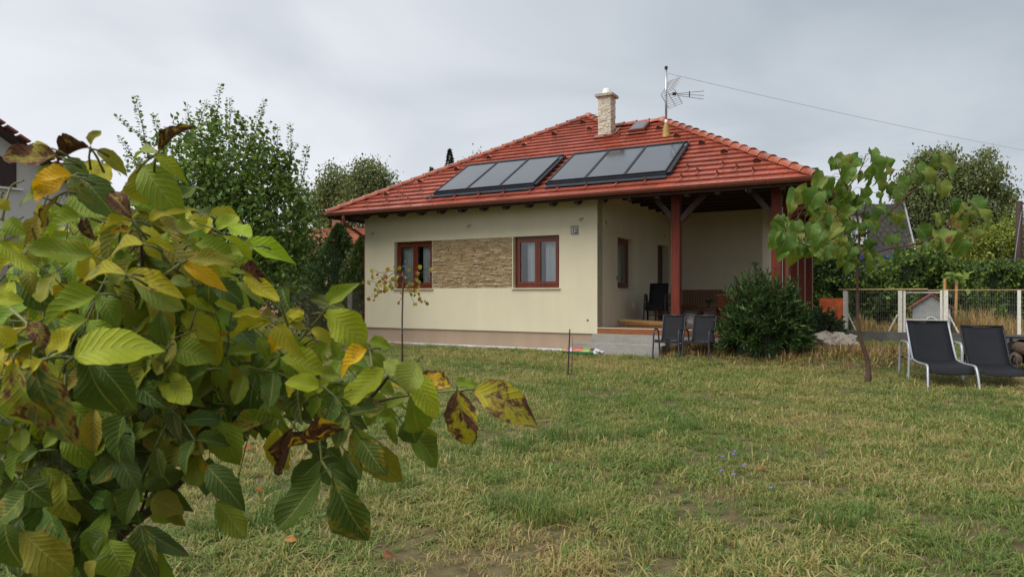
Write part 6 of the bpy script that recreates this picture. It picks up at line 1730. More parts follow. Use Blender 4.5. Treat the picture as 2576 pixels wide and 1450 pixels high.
wn = thing('walnut_tree', 'young walnut tree with yellowing, brown spotted leaves filling the left foreground', 'tree', WNB)
ZN = dict(A=lambda X, Y: (X * 0.2487, 283.3 + Y * 0.2487), B=lambda X, Y: (257.5 + X * 0.2664, 579.4 + Y * 0.2664), C=lambda X, Y: (X * 0.2663, 579.4 + Y * 0.2663),
          D=lambda X, Y: (708 + X * 0.4884, 675.9 + Y * 0.4884), E=lambda X, Y: (X * 0.356, 933.4 + Y * 0.356), P=lambda X, Y: (X, Y))
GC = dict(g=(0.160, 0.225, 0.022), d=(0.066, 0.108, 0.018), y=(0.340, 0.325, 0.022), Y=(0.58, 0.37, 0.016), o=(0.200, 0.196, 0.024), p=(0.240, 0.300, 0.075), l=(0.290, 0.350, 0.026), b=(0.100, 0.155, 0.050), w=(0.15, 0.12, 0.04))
# zone, base, tip, width ratio, colour, brown, distance, shape (s = withered roll)
HERO = [
('A',915,345,985,170,.55,'o',.35,1.05,''),('A',905,360,480,400,.30,'w',.95,1.05,'s'),('A',600,450,85,500,.38,'o',.75,0.95,''),('A',520,360,70,330,.26,'y',.25,1.02,''),
('A',735,638,240,685,.26,'Y',.10,0.92,''),('A',705,645,410,910,.42,'Y',.50,0.94,''),('A',600,835,330,1150,.22,'o',.65,0.95,''),('A',405,850,95,850,.34,'g',.0,0.98,''),
('A',20,860,75,985,.75,'y',.1,0.90,''),('A',35,1085,225,1215,.60,'g',.05,0.95,''),('A',620,515,115,745,.17,'l',.0,0.96,''),('A',640,480,880,620,.62,'b',.05,1.15,''),
('A',690,640,850,870,.40,'b',.55,1.05,''),('A',815,640,1135,1000,.55,'b',.05,1.10,''),('A',720,830,1100,1110,.50,'g',.1,1.2,''),('A',975,375,1310,560,.38,'o',.3,1.15,''),
('A',1600,400,1880,55,.34,'o',.80,1.10,'s'),('A',1590,405,1300,350,.46,'p',.2,1.15,''),('A',1560,440,1885,660,.30,'l',.0,1.10,''),('A',1425,540,1760,940,.50,'g',.05,1.12,''),('A',1400,560,1420,970,.62,'o',.15,1.2,''),
('A',1340,1075,1095,770,.42,'w',.90,1.02,''),('A',1330,1085,975,1140,.30,'y',.1,1.05,''),('A',830,1085,945,1290,.72,'w',.98,0.98,'s'),('A',830,1055,380,1160,.36,'g',.15,1.05,''),
('A',1440,1325,825,1380,.36,'y',.35,0.98,''),('A',1440,1310,1745,1345,.24,'y',.1,1.02,''),('A',1390,1180,1675,1250,.50,'y',.1,1.08,''),('A',1450,1350,1640,1470,.50,'y',.1,1.10,''),('A',1500,1090,1880,850,.30,'y',.1,1.12,''),
('A',1330,1180,1090,1200,.35,'Y',.55,1.06,''),('A',480,1040,700,960,.4,'g',.2,1.3,''),('A',1040,520,1120,720,.5,'y',.3,1.3,''),('A',860,500,1060,640,.5,'y',.3,1.3,''),
('C',905,250,285,205,.34,'g',.35,0.92,''),('C',1185,410,535,305,.24,'y',.30,0.90,''),('C',1190,405,1700,580,.27,'y',.45,0.95,''),('C',1250,480,1715,735,.38,'p',.05,0.98,''),
('C',1180,430,950,580,.70,'p',.25,0.93,''),('C',0,105,355,410,.26,'l',.05,0.88,''),('C',935,600,285,835,.36,'g',.30,0.88,''),('C',690,1195,1395,940,.52,'l',.18,0.82,''),('C',455,1205,745,925,.48,'y',.2,0.83,''),
('C',940,495,670,575,.22,'w',.85,0.98,'s'),('C',-30,650,205,655,.60,'l',.1,0.85,''),('C',-40,900,145,1055,.62,'y',.15,0.82,''),('C',270,860,440,1060,.50,'w',.75,0.85,''),('C',185,1290,-20,1420,.50,'Y',.3,0.80,''),
('C',185,1285,35,1225,.5,'Y',.1,0.80,''),('C',190,1290,330,1225,.5,'y',.1,0.80,''),('C',430,1225,385,1470,.45,'Y',.35,0.80,''),('C',400,1225,255,1345,.5,'y',.15,0.79,''),('C',150,480,480,720,.5,'d',.2,1.2,''),('C',620,620,420,780,.5,'d',.1,1.3,''),
('C',420,340,620,560,.45,'d',.1,1.4,''),('C',130,330,330,420,.5,'b',.1,1.3,''),('C',550,950,480,800,.5,'d',.1,1.1,''),('C',30,1100,250,1010,.6,'d',.1,1.2,''),
('E',235,-110,335,545,.44,'b',.58,0.80,''),('E',95,-70,165,485,.46,'g',.55,0.78,''),('E',600,-140,725,385,.44,'d',.25,0.86,''),('E',690,-60,935,215,.48,'d',.15,0.92,''),
('E',805,440,545,560,.50,'g',.1,1.15,''),('E',815,510,1015,340,.50,'g',.2,1.18,''),('E',1110,300,1125,565,.58,'o',.40,1.2,''),('E',1505,285,1195,490,.44,'y',.2,1.25,''),('E',1505,228,1255,322,.28,'w',.85,1.27,'s'),
('E',1565,345,1660,700,.52,'g',.15,1.20,''),('E',1960,315,1590,395,.34,'g',.55,1.25,''),('E',1085,635,845,815,.62,'d',.05,1.2,''),('E',1095,640,1215,855,.80,'d',.1,1.18,''),('E',140,760,350,965,.60,'d',.15,1.0,''),
('E',190,850,20,1065,.70,'d',.35,0.85,''),('E',150,1125,450,1440,.50,'o',.30,0.85,''),('E',30,1060,80,1460,.6,'d',.2,0.88,''),('E',765,1180,870,1450,.72,'g',.1,1.15,''),('E',735,1150,515,1370,.5,'d',.15,1.2,''),
('E',985,1100,1310,1300,.28,'b',.05,1.2,''),('E',1065,900,1255,955,.72,'o',.35,1.25,''),('E',1425,615,1450,750,.6,'Y',.1,1.4,''),('E',600,1000,930,1080,.24,'b',.1,1.3,''),('E',530,700,740,830,.5,'d',.1,1.4,''),
('E',480,780,760,800,.5,'d',.1,1.35,''),('E',640,640,860,700,.45,'d',.1,1.5,''),('E',500,870,700,950,.5,'d',.1,1.4,''),('E',820,860,800,1060,.4,'o',.45,1.35,''),('E',590,1060,500,1260,.6,'d',.05,1.3,''),('E',360,960,250,1120,.6,'d',.1,1.25,''),
('E',850,520,1010,600,.7,'d',.1,1.3,''),('E',880,500,840,780,.5,'d',.1,1.35,''),('E',430,520,330,700,.6,'d',.1,1.3,''),('E',280,560,100,640,.5,'d',.2,1.1,''),('E',300,700,380,900,.6,'d',.1,1.3,''),('E',680,1340,560,1470,.6,'o',.2,1.1,''),
('B',755,300,1145,495,.30,'Y',.20,1.05,''),('B',800,280,1215,232,.36,'o',.40,1.02,''),('B',860,130,1225,195,.52,'g',.10,1.10,''),('B',1105,40,1430,245,.22,'l',.0,1.10,''),('B',1445,150,1215,245,.50,'g',.3,1.15,''),
('B',1100,285,1425,395,.46,'g',.1,1.08,''),('B',1300,350,1655,600,.24,'w',.98,1.05,'s'),('B',1330,420,1690,700,.26,'y',.30,1.04,''),('B',1010,465,980,690,.80,'d',.0,1.20,''),('B',1005,460,1315,630,.48,'d',.0,1.18,''),('B',1270,480,1515,665,.22,'p',.0,1.12,''),
('B',640,470,835,468,.58,'p',.0,1.15,''),('B',785,640,1065,752,.28,'l',.05,1.2,''),('B',545,760,565,1095,.46,'d',.05,1.10,''),('B',640,690,665,965,.60,'d',.1,1.2,''),('B',655,985,845,1035,.62,'w',.98,1.25,'s'),
('B',680,1110,1040,1210,.60,'g',.15,1.15,''),('B',605,1130,545,1450,.40,'d',.35,1.12,''),('B',985,1310,715,1450,.52,'d',.05,1.15,''),('B',1505,805,1225,778,.36,'y',.15,1.25,''),('B',1565,855,1155,955,.24,'y',.15,1.2,''),
('B',1640,890,1860,1190,.36,'y',.20,1.15,''),('B',1600,870,1340,915,.28,'y',.2,1.2,''),('B',1740,885,1880,735,.60,'y',.10,1.25,''),('B',1480,1000,1560,1200,.50,'g',.1,1.3,''),('B',1705,980,1555,1145,.58,'Y',.10,1.3,''),('B',1095,960,1250,1055,.45,'p',.0,1.35,''),
('B',1155,850,1460,1060,.44,'b',.0,1.4,''),('B',1285,1250,1075,1380,.5,'g',.05,1.35,''),('B',1300,1270,1460,1440,.55,'g',.05,1.35,''),('B',1510,1150,1335,1300,.55,'b',.05,1.4,''),('B',1700,1180,1500,1330,.5,'g',.1,1.4,''),('B',1760,1170,1940,1250,.5,'g',.1,1.3,''),
('D',240,187,367,68,.42,'g',.28,1.22,''),('D',232,210,432,378,.55,'l',.14,1.18,'a'),('D',215,232,385,335,.18,'y',.2,1.19,''),('D',438,372,552,392,.45,'g',.05,1.22,''),('D',445,415,272,533,.42,'Y',.52,1.15,''),('D',452,440,532,505,.6,'g',.1,1.25,''),
('D',535,508,343,718,.40,'l',.0,1.20,''),('D',695,478,625,640,.72,'p',.0,1.18,''),('D',610,538,522,462,.60,'p',.0,1.19,''),('D',690,545,795,768,.42,'l',.05,1.22,''),('D',655,645,722,858,.58,'g',.15,1.25,''),('D',715,540,868,612,.46,'Y',.62,1.3,''),
('D',1003,605,890,585,.45,'g',.1,1.25,''),('D',985,620,1335,732,.44,'y',.62,1.20,''),('D',905,622,967,938,.40,'y',.68,1.18,''),('D',640,770,705,895,.85,'d',.1,1.35,''),('D',740,815,772,938,.62,'o',.2,1.4,''),('D',588,785,528,920,.60,'g',.1,1.35,''),
('D',348,820,55,942,.26,'Y',.80,1.15,'s'),('D',370,815,522,1112,.42,'g',.52,1.15,''),('D',60,812,30,1045,.24,'w',.95,1.15,'s'),('D',-20,815,5,1065,.40,'y',.3,1.16,''),('D',215,1050,15,1335,.38,'d',.12,1.15,''),('D',262,1065,425,1425,.42,'d',.45,1.12,''),
('D',205,980,35,1135,.44,'d',.1,1.2,''),('D',215,1010,375,1065,.4,'d',.15,1.22,''),('D',325,935,408,1088,.36,'d',.1,1.25,''),('D',230,925,305,985,.7,'d',.2,1.3,''),('D',150,850,220,960,.6,'d',.1,1.35,''),('D',-10,455,205,505,.50,'l',.05,1.25,''),
('D',195,605,20,570,.48,'l',.1,1.2,''),('D',135,530,25,595,.6,'g',.1,1.3,''),('D',245,590,105,655,.40,'l',.1,1.25,''),('D',275,600,200,720,.6,'g',.1,1.3,''),('D',298,600,395,722,.55,'g',.05,1.3,''),('D',180,680,115,785,.6,'d',.05,1.4,''),('D',85,700,20,770,.7,'g',.1,1.4,''),
('D',90,590,0,640,.6,'y',.2,1.2,''),('D',480,700,420,800,.6,'g',.1,1.4,''),('D',440,640,560,760,.5,'g',.05,1.35,''),('D',170,360,275,355,.40,'y',.15,1.28,''),('D',150,310,275,360,.40,'y',.25,1.22,''),('D',245,370,180,470,.5,'g',.1,1.25,''),('D',310,360,235,460,.45,'g',.1,1.22,''),
('D',345,375,470,420,.4,'b',.0,1.25,''),('D',110,260,30,220,.6,'y',.1,1.25,''),('D',30,270,150,300,.4,'y',.2,1.25,''),('D',560,590,650,580,.5,'y',.5,1.4,''),('D',480,585,590,640,.5,'g',.1,1.3,''),('D',640,640,550,720,.5,'g',.1,1.3,''),('D',340,780,200,850,.5,'g',.1,1.3,''),
]
wr2 = random.Random(12); nleaf = 0; STEM = MB()
def add_walnut(pb, pt, D_, w, ck, br, shp, parent=wn):
    ln_px = math.hypot(pt[0] - pb[0], pt[1] - pb[1]); ln = ln_px * D_ / F
    b = at(*pb, D_); dd = wr2.uniform(-0.30, 0.30) * ln
    t_ = at(*pt, D_ + dd)
    c = GC[ck]; j = 1 + wr2.uniform(-.14, .14)
    if shp == 's': me = wd_m[wr2.randrange(3)]
    elif shp == 'a': me = wl_m[1]
    else: me = wl_m[wr2.randrange(6)]
    hz = abs(pt[0] - pb[0]) / max(1, ln_px)
    nh = Vector((wr2.uniform(-.3, .3), -1.0 + wr2.uniform(-.25, .25), 0.30 + 0.35 * hz + wr2.uniform(-.2, .25)))
    # width seen face on when the blade faces the viewer, so widen a little for the fold
    return place_leaf(me, parent, b, t_, w * 1.24, nh, tuple(x * j for x in c), br), b
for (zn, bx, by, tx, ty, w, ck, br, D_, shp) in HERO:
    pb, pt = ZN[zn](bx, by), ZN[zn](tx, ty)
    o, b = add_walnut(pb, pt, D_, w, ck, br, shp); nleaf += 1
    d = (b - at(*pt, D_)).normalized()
    STEM.tube([b - WNB, b - WNB + d * 0.012 + Vector((0, 0.004, -0.004)), b - WNB + d * 0.022 + Vector((0, 0.014, -0.012))], [0.0014, 0.0017, 0.002], 5)
# inner and rear foliage, as compound leaves of five to seven leaflets
FILL = [((190, 720), (220, 260), 78), ((410, 710), (165, 170), 52), ((110, 1140), (140, 260), 38), ((320, 970), (190, 100), 26), ((570, 870), (130, 100), 20), ((790, 925), (170, 55), 12), ((280, 560), (160, 110), 24), ((60, 900), (110, 300), 30)]
fills = []
for (c, r, n_) in FILL:
    for _ in range(n_):
        a_ = wr2.uniform(0, 6.283); q = math.sqrt(wr2.random())
        px, py = c[0] + r[0] * q * math.cos(a_), c[1] + r[1] * q * math.sin(a_)
        D_ = wr2.uniform(1.15, 1.8); ang = wr2.uniform(-2.8, 0.3); rl = wr2.uniform(0.10, 0.17) * D_ / 1.4
        root = at(px, py, D_); dirv = Vector((math.cos(ang), wr2.uniform(-.5, .3), math.sin(ang) * 0.6)).normalized()
        sdv = dirv.cross(Vector((0, -0.6, 0.8))).normalized()
        pts = [root + dirv * (rl * t_) + Vector((0, 0, -0.05 * t_ * t_)) for t_ in (0, .33, .66, 1.0)]
        STEM.tube([p - WNB for p in pts], [0.0018, 0.0015, 0.0012, 0.0008], 5)
        k = wr2.choice('gydoglgl' if py < 900 else 'gddgddob'); br = wr2.choice([0, 0, .05, .1, .2, .4])  # lower leaves take darker greens, shade from those above put into their colour
        for (t_, s_) in ((1.0, 0), (0.66, 1), (0.66, -1), (0.33, 1), (0.33, -1)):
            if wr2.random() < 0.12: continue
            p = root + dirv * (rl * t_) + Vector((0, 0, -0.05 * t_ * t_)); ll = wr2.uniform(0.058, 0.095) * (0.45 + 0.55 * D_ / 1.4) * (1.15 if s_ == 0 else 0.9)
            dv = (dirv if s_ == 0 else (dirv * 0.35 + sdv * s_)).normalized(); dv = (dv + Vector((0, 0, -wr2.uniform(0.1, 0.7)))).normalized()
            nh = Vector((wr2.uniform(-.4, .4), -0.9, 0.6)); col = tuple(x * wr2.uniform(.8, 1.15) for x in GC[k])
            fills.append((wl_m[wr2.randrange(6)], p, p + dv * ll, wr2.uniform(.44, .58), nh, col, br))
fills.sort(key=lambda f_: f_[1].y)
LV, LF, LC, LU = [], [], [], []
for i, (me_, p, q_, w_, nh, col, br) in enumerate(fills):
    o = place_leaf(me_, wn, p, q_, w_, nh, col, br)
    if nleaf < 300: nleaf += 1; continue
    mt = o.matrix_basis.copy(); bpy.data.objects.remove(o); o0 = len(LV)
    vs = np.array([v_.co for v_ in me_.vertices]); mm = np.array(mt); LV.extend((vs @ mm[:3, :3].T + mm[:3, 3]).tolist())
    LF.extend([[k_ + o0 for k_ in pl_.vertices] for pl_ in me_.polygons]); LC.extend([(*col, br)] * len(vs)); LU.extend([(a_ / 14, b_ / 6) for a_ in range(15) for b_ in range(7)])
lm = np_mesh('leaf_remainder', LV, LF, None, True); ca_ = lm.color_attributes.new('Col', 'FLOAT_COLOR', 'POINT'); ca_.data.foreach_set('color', np.array(LC, dtype=np.float32).ravel())
ul = lm.uv_layers.new(name='UVMap'); ul.data.foreach_set('uv', np.array(LU, dtype=np.float32)[np.array(LF).ravel()].ravel())
o = link('leaf_remainder', lm, M['walnut_joined'], wn); o['kind'] = 'stuff'
print('leaves', nleaf, len(fills))
# branches and rachises
def wbr(pts, r0, r1, name='branch', mat='twig'):
    m_ = MB(); q = spline([at(*ZN[z](X, Y), D_) - WNB for z, X, Y, D_ in pts], 6); kr = 0.62 if name == 'branch' else 0.75; m_.tube(q, lerpr(r0 * kr, r1 * kr, len(q)), 8); return m_.build(name, M[mat], wn, True)
m_ = MB(); q = spline([Vector((0, 0, -0.03)), Vector((0.02, 0.0, 0.25)), Vector((-0.03, -0.05, 0.5)), at(*ZN['E'](110, 900), 1.55) - WNB, at(*ZN['E'](250, 620), 1.5) - WNB, at(*ZN['E'](430, 350), 1.45) - WNB, at(*ZN['E'](560, 150), 1.4) - WNB], 6); m_.tube(q, lerpr(0.026, 0.009, len(q)), 9); m_.build('trunk', M['twig'], wn, True)
wbr([('E',560,150,1.4),('C',1150,900,1.35),('C',1260,770,1.32),('C',1330,600,1.25),('C',1345,400,1.15),('A',1430,1330,1.05)], 0.011, 0.004)
wbr([('E',330,1700,1.6),('E',640,1400,1.55),('E',900,1110,1.5),('E',1120,930,1.45),('E',1340,690,1.4),('E',1390,500,1.38),('E',1450,370,1.35),('E',1560,300,1.32)], 0.019, 0.007)
wbr([('E',900,1110,1.5),('E',990,1000,1.48),('E',1050,800,1.45),('E',1080,660,1.4)], 0.007, 0.003)
wbr([('E',1400,480,1.38),('E',1600,330,1.36),('E',1790,385,1.34),('E',1910,440,1.34),('D',200,832,1.32),('D',370,742,1.28),('D',470,650,1.24),('D',550,555,1.2)], 0.010, 0.004)
wbr([('D',400,705,1.27),('D',540,672,1.25),('D',660,650,1.25)], 0.005, 0.002)
wbr([('D',550,560,1.2),('D',700,640,1.22),('D',850,628,1.22),('D',995,618,1.2)], 0.003, 0.002, 'leaf_stalk', 'stalk')
wbr([('D',90,370,1.3),('D',150,300,1.26),('D',205,235,1.22),('D',240,188,1.21)], 0.003, 0.0015, 'leaf_stalk', 'stalk')
wbr([('D',465,510,1.18),('D',455,430,1.2),('D',435,375,1.2)], 0.003, 0.002, 'leaf_stalk', 'stalk')
wbr([('A',1430,1330,1.05),('A',1400,1200,1.04),('A',1325,1080,1.03)], 0.0035, 0.002, 'leaf_stalk', 'stalk')
wbr([('A',1050,600,1.12),('A',980,450,1.08),('A',910,350,1.05)], 0.003, 0.002, 'leaf_stalk', 'stalk')
wbr([('A',1380,600,1.15),('A',1460,510,1.12),('A',1560,430,1.11),('A',1600,400,1.1)], 0.003, 0.002, 'leaf_stalk', 'stalk')
wbr([('C',690,1195,0.84),('C',455,1205,0.84),('C',180,1300,0.83),('C',0,1400,0.9)], 0.003, 0.002, 'leaf_stalk', 'stalk')
wbr([('C',100,740,1.0),('C',260,880,0.95),('C',340,1000,0.92)], 0.003, 0.002, 'leaf_stalk', 'stalk')
wbr([('A',20,1090,0.95),('A',60,900,0.95),('A',120,740,0.96),('A',240,685,0.95)], 0.0025, 0.0015, 'leaf_stalk', 'stalk')
wbr([('A',380,1330,1.0),('A',330,1190,0.97),('A',330,1150,0.95)], 0.0025, 0.0015, 'leaf_stalk', 'stalk')
wbr([('B',600,410,1.05),('B',760,300,1.05),('B',830,270,1.03)], 0.003, 0.002, 'leaf_stalk', 'stalk')
wbr([('B',1750,890,1.2),('B',1700,740,1.08),('B',1690,700,1.05)], 0.003, 0.002, 'leaf_stalk', 'stalk')
wbr([('B',1060,1330,1.35),('B',1150,1180,1.35),('B',1220,1080,1.36)], 0.003, 0.002, 'leaf_stalk', 'stalk')
wbr([('C',1150,1150,1.2),('C',1330,1125,1.18),('B',570,1110,1.15),('B',700,1110,1.15)], 0.003, 0.002, 'leaf_stalk', 'stalk')
wbr([('D',205,985,1.2),('D',260,1070,1.13),('D',290,1110,1.12)], 0.003, 0.002, 'leaf_stalk', 'stalk')
wbr([('D',190,830,1.3),('D',200,930,1.25),('D',205,985,1.2)], 0.003, 0.002, 'leaf_stalk', 'stalk')
o = STEM.build('leaf_stalk_remainder', M['stalk_dark'], wn, True); o['kind'] = 'stuff'
print('walnut leaves', nleaf)

# ================================================================== grass
GC_ = bpy.data.collections.new('grass_source')
def clump(seed, n, hmin, hmax, rad, lean, wid, bias):
    r = np.random.default_rng(seed); V = []; Fc = []; C = []
    for k in range(n):
        a = r.uniform(0, 6.283); q = rad * math.sqrt(r.random()); b = np.array([q * math.cos(a), q * math.sin(a), -0.004])
        h = r.uniform(hmin, hmax); th = r.uniform(0, 6.283); d = np.array([math.cos(th), math.sin(th), 0]); s = np.array([-d[1], d[0], 0])
        l = abs(r.normal()) * lean; w = wid * r.uniform(0.6, 1.3)
        o = len(V)
        ps = [b, b + np.array([0, 0, h * .45]) + d * l * h * .15, b + np.array([0, 0, h * (.80 - .15 * min(1, l))]) + d * l * h * .5, b + np.array([0, 0, h * max(.25, 1 - .45 * l)]) + d * l * h]
        for i, p in enumerate(ps[:3]): ww = w * (1, .95, .6)[i]; V += [p - s * ww, p + s * ww]
        V.append(ps[3]); Fc += [(o, o + 1, o + 3), (o, o + 3, o + 2), (o + 2, o + 3, o + 5), (o + 2, o + 5, o + 4), (o + 4, o + 5, o + 6)]
        cr = min(1, max(0, r.random() + bias)); dk = r.random() ** 2
        C += [(cr, i / 6, dk) for i in range(7)]
    me = np_mesh('blades', V, Fc, C); me.materials.append(M['grass'])
    o = bpy.data.objects.new('grass_clump_%02d' % seed, me); GC_.objects.link(o)
for k in range(6): clump(k, 18, 0.03, 0.070, 0.055, 1.5, 0.0030, 0.0)
for k in range(6, 8): clump(k, 14, 0.04, 0.10, 0.06, 1.2, 0.0030, 0.05)
clump(8, 12, 0.02, 0.05, 0.06, 1.6, 0.003, 0.35)          # flattened thatch
clump(9, 26, 0.12, 0.26, 0.07, 0.75, 0.0032, -0.75)       # lush tussock
def rosette(seed):
    r = np.random.default_rng(seed); V = []; Fc = []; C = []
    for k in range(11):
        a = k * 2.4; l = r.uniform(0.03, 0.065); d = np.array([math.cos(a), math.sin(a), r.uniform(.15, .6)]); s = np.array([-math.sin(a), math.cos(a), 0]) * l * 0.22; b = d * 0.008; o = len(V)
        V += [b, b + d * l * .5 + s, b + d * l * np.array([1, 1, .7]), b + d * l * .5 - s]; Fc += [(o, o + 1, o + 2), (o, o + 2, o + 3)]; C += [(0.0, 0.5, r.random() * .6)] * 4
    me = np_mesh('weed', V, Fc, C); me.materials.append(M['grass']); GC_.objects.link(bpy.data.objects.new('grass_clump_%02d' % seed, me))
rosette(10)
g = np.random.default_rng(5); PT = []; SC = []; IX = []
def inside(X, Y):
    dx, dy = X - HC.x, Y - HC.y; a = dx * HU.x + dy * HU.y; b = dx * HV.x + dy * HV.y
    bad = ((a > -7.45) & (a < 0.0) & (b > -0.42)) | ((a > -1.3) & (a < -0.1) & (b > -0.75)) | ((a >= -0.45) & (a < 1.85) & (b > -0.74)) | ((a >= 0) & (a < 4.35) & (b > -0.05) & (b < 9)) | ((b > 0) & (a > -8) & (a < 3) & (b < 14))
    dx, dy = X - K0.x, Y - K0.y; t_ = dx * HU.x + dy * HU.y; d = dx * HV.x + dy * HV.y
    bad |= (t_ > -0.1) & (np.abs(d) < 0.16)
    bad |= (X > -8.6) & (X < -4.6) & (Y > 19.3) & (Y < 22.3)
    return bad
for y0, y1, dens in ((2.0, 3.2, 300), (3.2, 5, 400), (5, 8, 300), (8, 12, 190), (12, 18, 110), (18, 32, 42)):
    W0 = 0.80 * y1 + 4.0; n = int(dens * 2 * W0 * (y1 - y0)); X = g.uniform(-W0, W0, n); Y = g.uniform(y0, y1, n)
    ok = (np.abs(X) < 0.78 * Y + 3.6) & ~inside(X, Y); X, Y = X[ok], Y[ok]; n = len(X)
    # uneven cover: clumpy patches and thin spots
    th = np.sin(X * 1.9 + 1.3 * np.sin(Y * 1.1)) * np.sin(Y * 2.3 + np.sin(X * 1.7)) + 0.6 * np.sin(X * 5.1 + Y * 3.7)
    bare = np.sin(X * 0.83 + 2.1 * np.sin(Y * 0.61)) * np.sin(Y * 0.97 + 1.4 * np.sin(X * 0.7 + 1)) + 0.5 * np.sin(X * 2.9 - Y * 2.1); keep = g.random(n) < np.clip(0.80 + 0.26 * th, 0.30, 1.0) * np.where(bare < -1.28, 0.55, 1.0); X, Y, th, bare = X[keep], Y[keep], th[keep], bare[keep]; n = len(X)
    far = 1.0 + 0.45 * np.clip((Y - 5) / 12, 0, 1.2)
    PT.append(np.stack([X, Y, np.zeros(n)], 1)); SC.append(far * np.clip(g.normal(1.0, 0.22, n), .5, 1.7) * (1 + 0.16 * th))
    ix = g.choice([0, 1, 2, 3, 4, 5, 6, 7, 8, 10], n, p=[.10] * 6 + [.09, .09, .15, .07]); ix = np.where((bare < -1.28) & (g.random(n) < .75), 8, ix); IX.append(ix)
# lush tussocks seen in the lawn
for (px, py, cnt, sp_) in ((1345, 1290, 16, 0.22), (1400, 1110, 14, 0.30), (1500, 1105, 10, 0.25), (1290, 1130, 8, 0.25), (1620, 1090, 4, .2), (560, 1340, 9, .25), (700, 1300, 6, .2), (1750, 1080, 4, .25), (2150, 1330, 4, .2), (1010, 1230, 5, .2), (2480, 1000, 6, .4), (1400, 1310, 8, 0.15)):
    c = ground(px, py); xy = g.normal(size=(cnt, 2)) * sp_ * 0.6 + np.array([c.x, c.y]); PT.append(np.stack([xy[:, 0], xy[:, 1], np.zeros(cnt)], 1)); SC.append(g.uniform(0.55, 1.05, cnt)); IX.append(np.full(cnt, 9))
PT = np.concatenate(PT)
dx_, dy_ = PT[:, 0] - HC.x, PT[:, 1] - HC.y; ga = dx_ * HU.x + dy_ * HU.y; gb = dx_ * HV.x + dy_ * HV.y
near_ = np.where((ga > 1.7) & (ga < 8.3) & (gb > -1.8) & (gb < 5.3))[0]
for i_ in near_: PT[i_, 2] = max(0, mound_h(ga[i_], gb[i_]) - 0.012)
SC = np.concatenate(SC); IX = np.concatenate(IX); n = len(PT)
me = bpy.data.meshes.new('grass'); me.vertices.add(n); me.vertices.foreach_set('co', PT.astype(np.float32).ravel())
a1 = me.attributes.new('scl', 'FLOAT', 'POINT'); a1.data.foreach_set('value', SC.astype(np.float32))
a2 = me.attributes.new('idx', 'INT', 'POINT'); a2.data.foreach_set('value', IX.astype(np.int32))
a3 = me.attributes.new('rot', 'FLOAT_VECTOR', 'POINT'); rr3 = np.zeros((n, 3), np.float32); rr3[:, 2] = g.uniform(0, 6.283, n); rr3[:, :2] = g.normal(0, .12, (n, 2)); a3.data.foreach_set('vector', rr3.ravel())
go = link('grass', me, M['grass']); go['kind'] = 'stuff'; go['label'] = 'patchy green and straw coloured lawn grass'; go['category'] = 'grass'
ng = bpy.data.node_groups.new('grass_scatter', 'GeometryNodeTree')
ng.interface.new_socket('Geometry', in_out='INPUT', socket_type='NodeSocketGeometry'); ng.interface.new_socket('Geometry', in_out='OUTPUT', socket_type='NodeSocketGeometry')
gi = ng.nodes.new('NodeGroupInput'); gout = ng.nodes.new('NodeGroupOutput')
ci = ng.nodes.new('GeometryNodeCollectionInfo'); ci.inputs['Collection'].default_value = GC_; ci.inputs['Separate Children'].default_value = True; ci.inputs['Reset Children'].default_value = True
ip = ng.nodes.new('GeometryNodeInstanceOnPoints'); ip.inputs['Pick Instance'].default_value = True
def na(nm, dt):
    x = ng.nodes.new('GeometryNodeInputNamedAttribute'); x.data_type = dt; x.inputs['Name'].default_value = nm
    return [s for s in x.outputs if s.enabled and s.name == 'Attribute'][0]
er = ng.nodes.new('FunctionNodeEulerToRotation'); ng.links.new(na('rot', 'FLOAT_VECTOR'), er.inputs[0])
ng.links.new(gi.outputs[0], ip.inputs['Points']); ng.links.new(ci.outputs[0], ip.inputs['Instance']); ng.links.new(na('idx', 'INT'), ip.inputs['Instance Index'])
ng.links.new(er.outputs[0], ip.inputs['Rotation']); ng.links.new(na('scl', 'FLOAT'), ip.inputs['Scale']); ng.links.new(ip.outputs[0], gout.inputs[0])
md = go.modifiers.new('scatter', 'NODES'); md.node_group = ng
print('grass clumps', n)

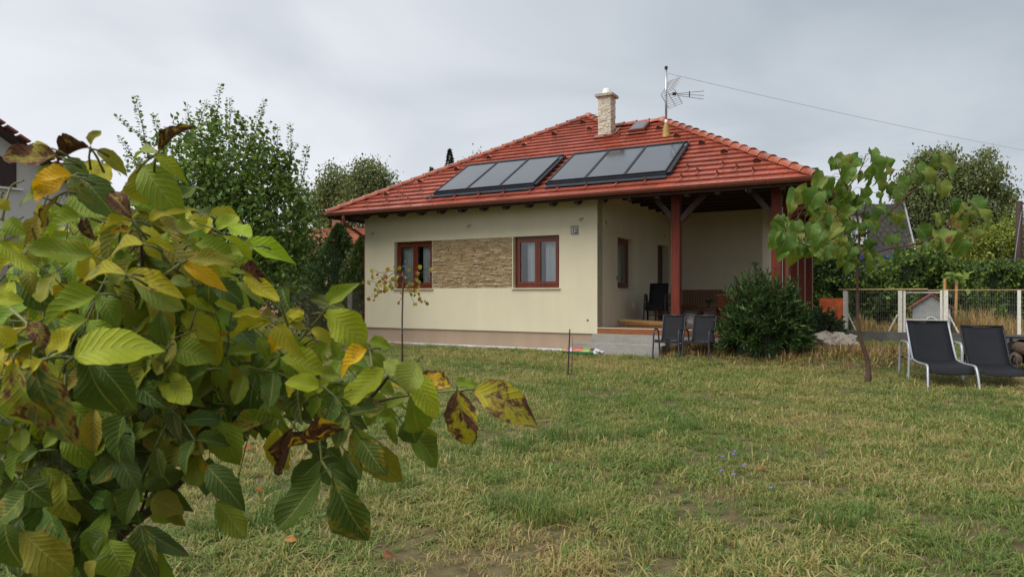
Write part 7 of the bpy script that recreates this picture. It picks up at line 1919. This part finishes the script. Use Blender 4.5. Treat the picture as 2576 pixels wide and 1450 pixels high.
# ================================================================== small things in the lawn
M['petal'] = plain('blue chicory petal', (0.16, 0.17, 0.55), 0.6)
fw = thing('chicory_flower', 'pale blue chicory flower on a thin stalk in the lawn', 'flower', (0, 0, 0), 0, 'blue flowers in the lawn')
m_ = MB(); m_.tube([(0, 0, 0), (0.01, 0, 0.14), (0.0, 0.01, 0.26)], [0.002, 0.0018, 0.0012], 4); m_.build('stalk', M['stalk_red'], fw)
m_ = MB()
for k in range(10):
    a_ = k * 0.628; m_.add([(0, 0.01, 0.26), (0.018 * math.cos(a_ - .2), 0.01 + 0.018 * math.sin(a_ - .2), 0.266), (0.020 * math.cos(a_ + .2), 0.01 + 0.020 * math.sin(a_ + .2), 0.262)], [(0, 1, 2)])
m_.build('petals', M['petal'], fw)
for i, (px, py) in enumerate(((1852, 1195), (1850, 1215), (1818, 1235), (1846, 1262), (1818, 1265), (1875, 1262), (1938, 1300))):
    o = fw if i == 0 else copy_tree(fw); o.location = ground(px, py); o.rotation_euler = (0, 0, i * 1.7); o.scale = (1, 1, 0.72 + 0.12 * (i % 3))
pf = copy_tree(fw); pf.location = ground(462, 1425); pf.scale = (1.1, 1.1, 0.35); tag(pf, 'single pink flower low in the grass below the walnut', 'flower'); del pf['group']
pf.children[1].data = pf.children[1].data.copy() if pf.children[1].name.startswith('petals') else pf.children[1].data
for ch in pf.children:
    if ch.name.startswith('petals'):
        ch.data = ch.data.copy(); ch.data.materials.clear(); ch.data.materials.append(plain('pink petal', (0.45, 0.12, 0.42), 0.6))
for i, (px, py, col, lab) in enumerate(((711, 1362, (0.50, 0.24, 0.09), 'tan fallen leaf on the grass below the lowest walnut leaves'), (958, 1398, (0.22, 0.09, 0.04), 'small brown fallen leaf on the grass near the frame bottom'), (640, 1235, (0.26, 0.11, 0.05), 'brown fallen leaf in the lawn right of the walnut branch'), (610, 1130, (0.30, 0.09, 0.04), 'reddish fallen leaf upright in the grass behind the walnut'), (1480, 1330, (0.07, 0.05, 0.035), 'dark earthy clod beside the lush grass tussock'), (1905, 1180, (0.34, 0.19, 0.09), 'pale tan fallen leaf near the blue chicory flowers'))):
    b = ground(px, py, 0.05); o = place_leaf(wl_m[i % 6], None, b, b + Vector((0.075, 0.03, 0.012)), 0.7, (0.1, -0.3, 1), col, 0.15, 'fallen_leaf'); tag(o, lab, 'leaf')
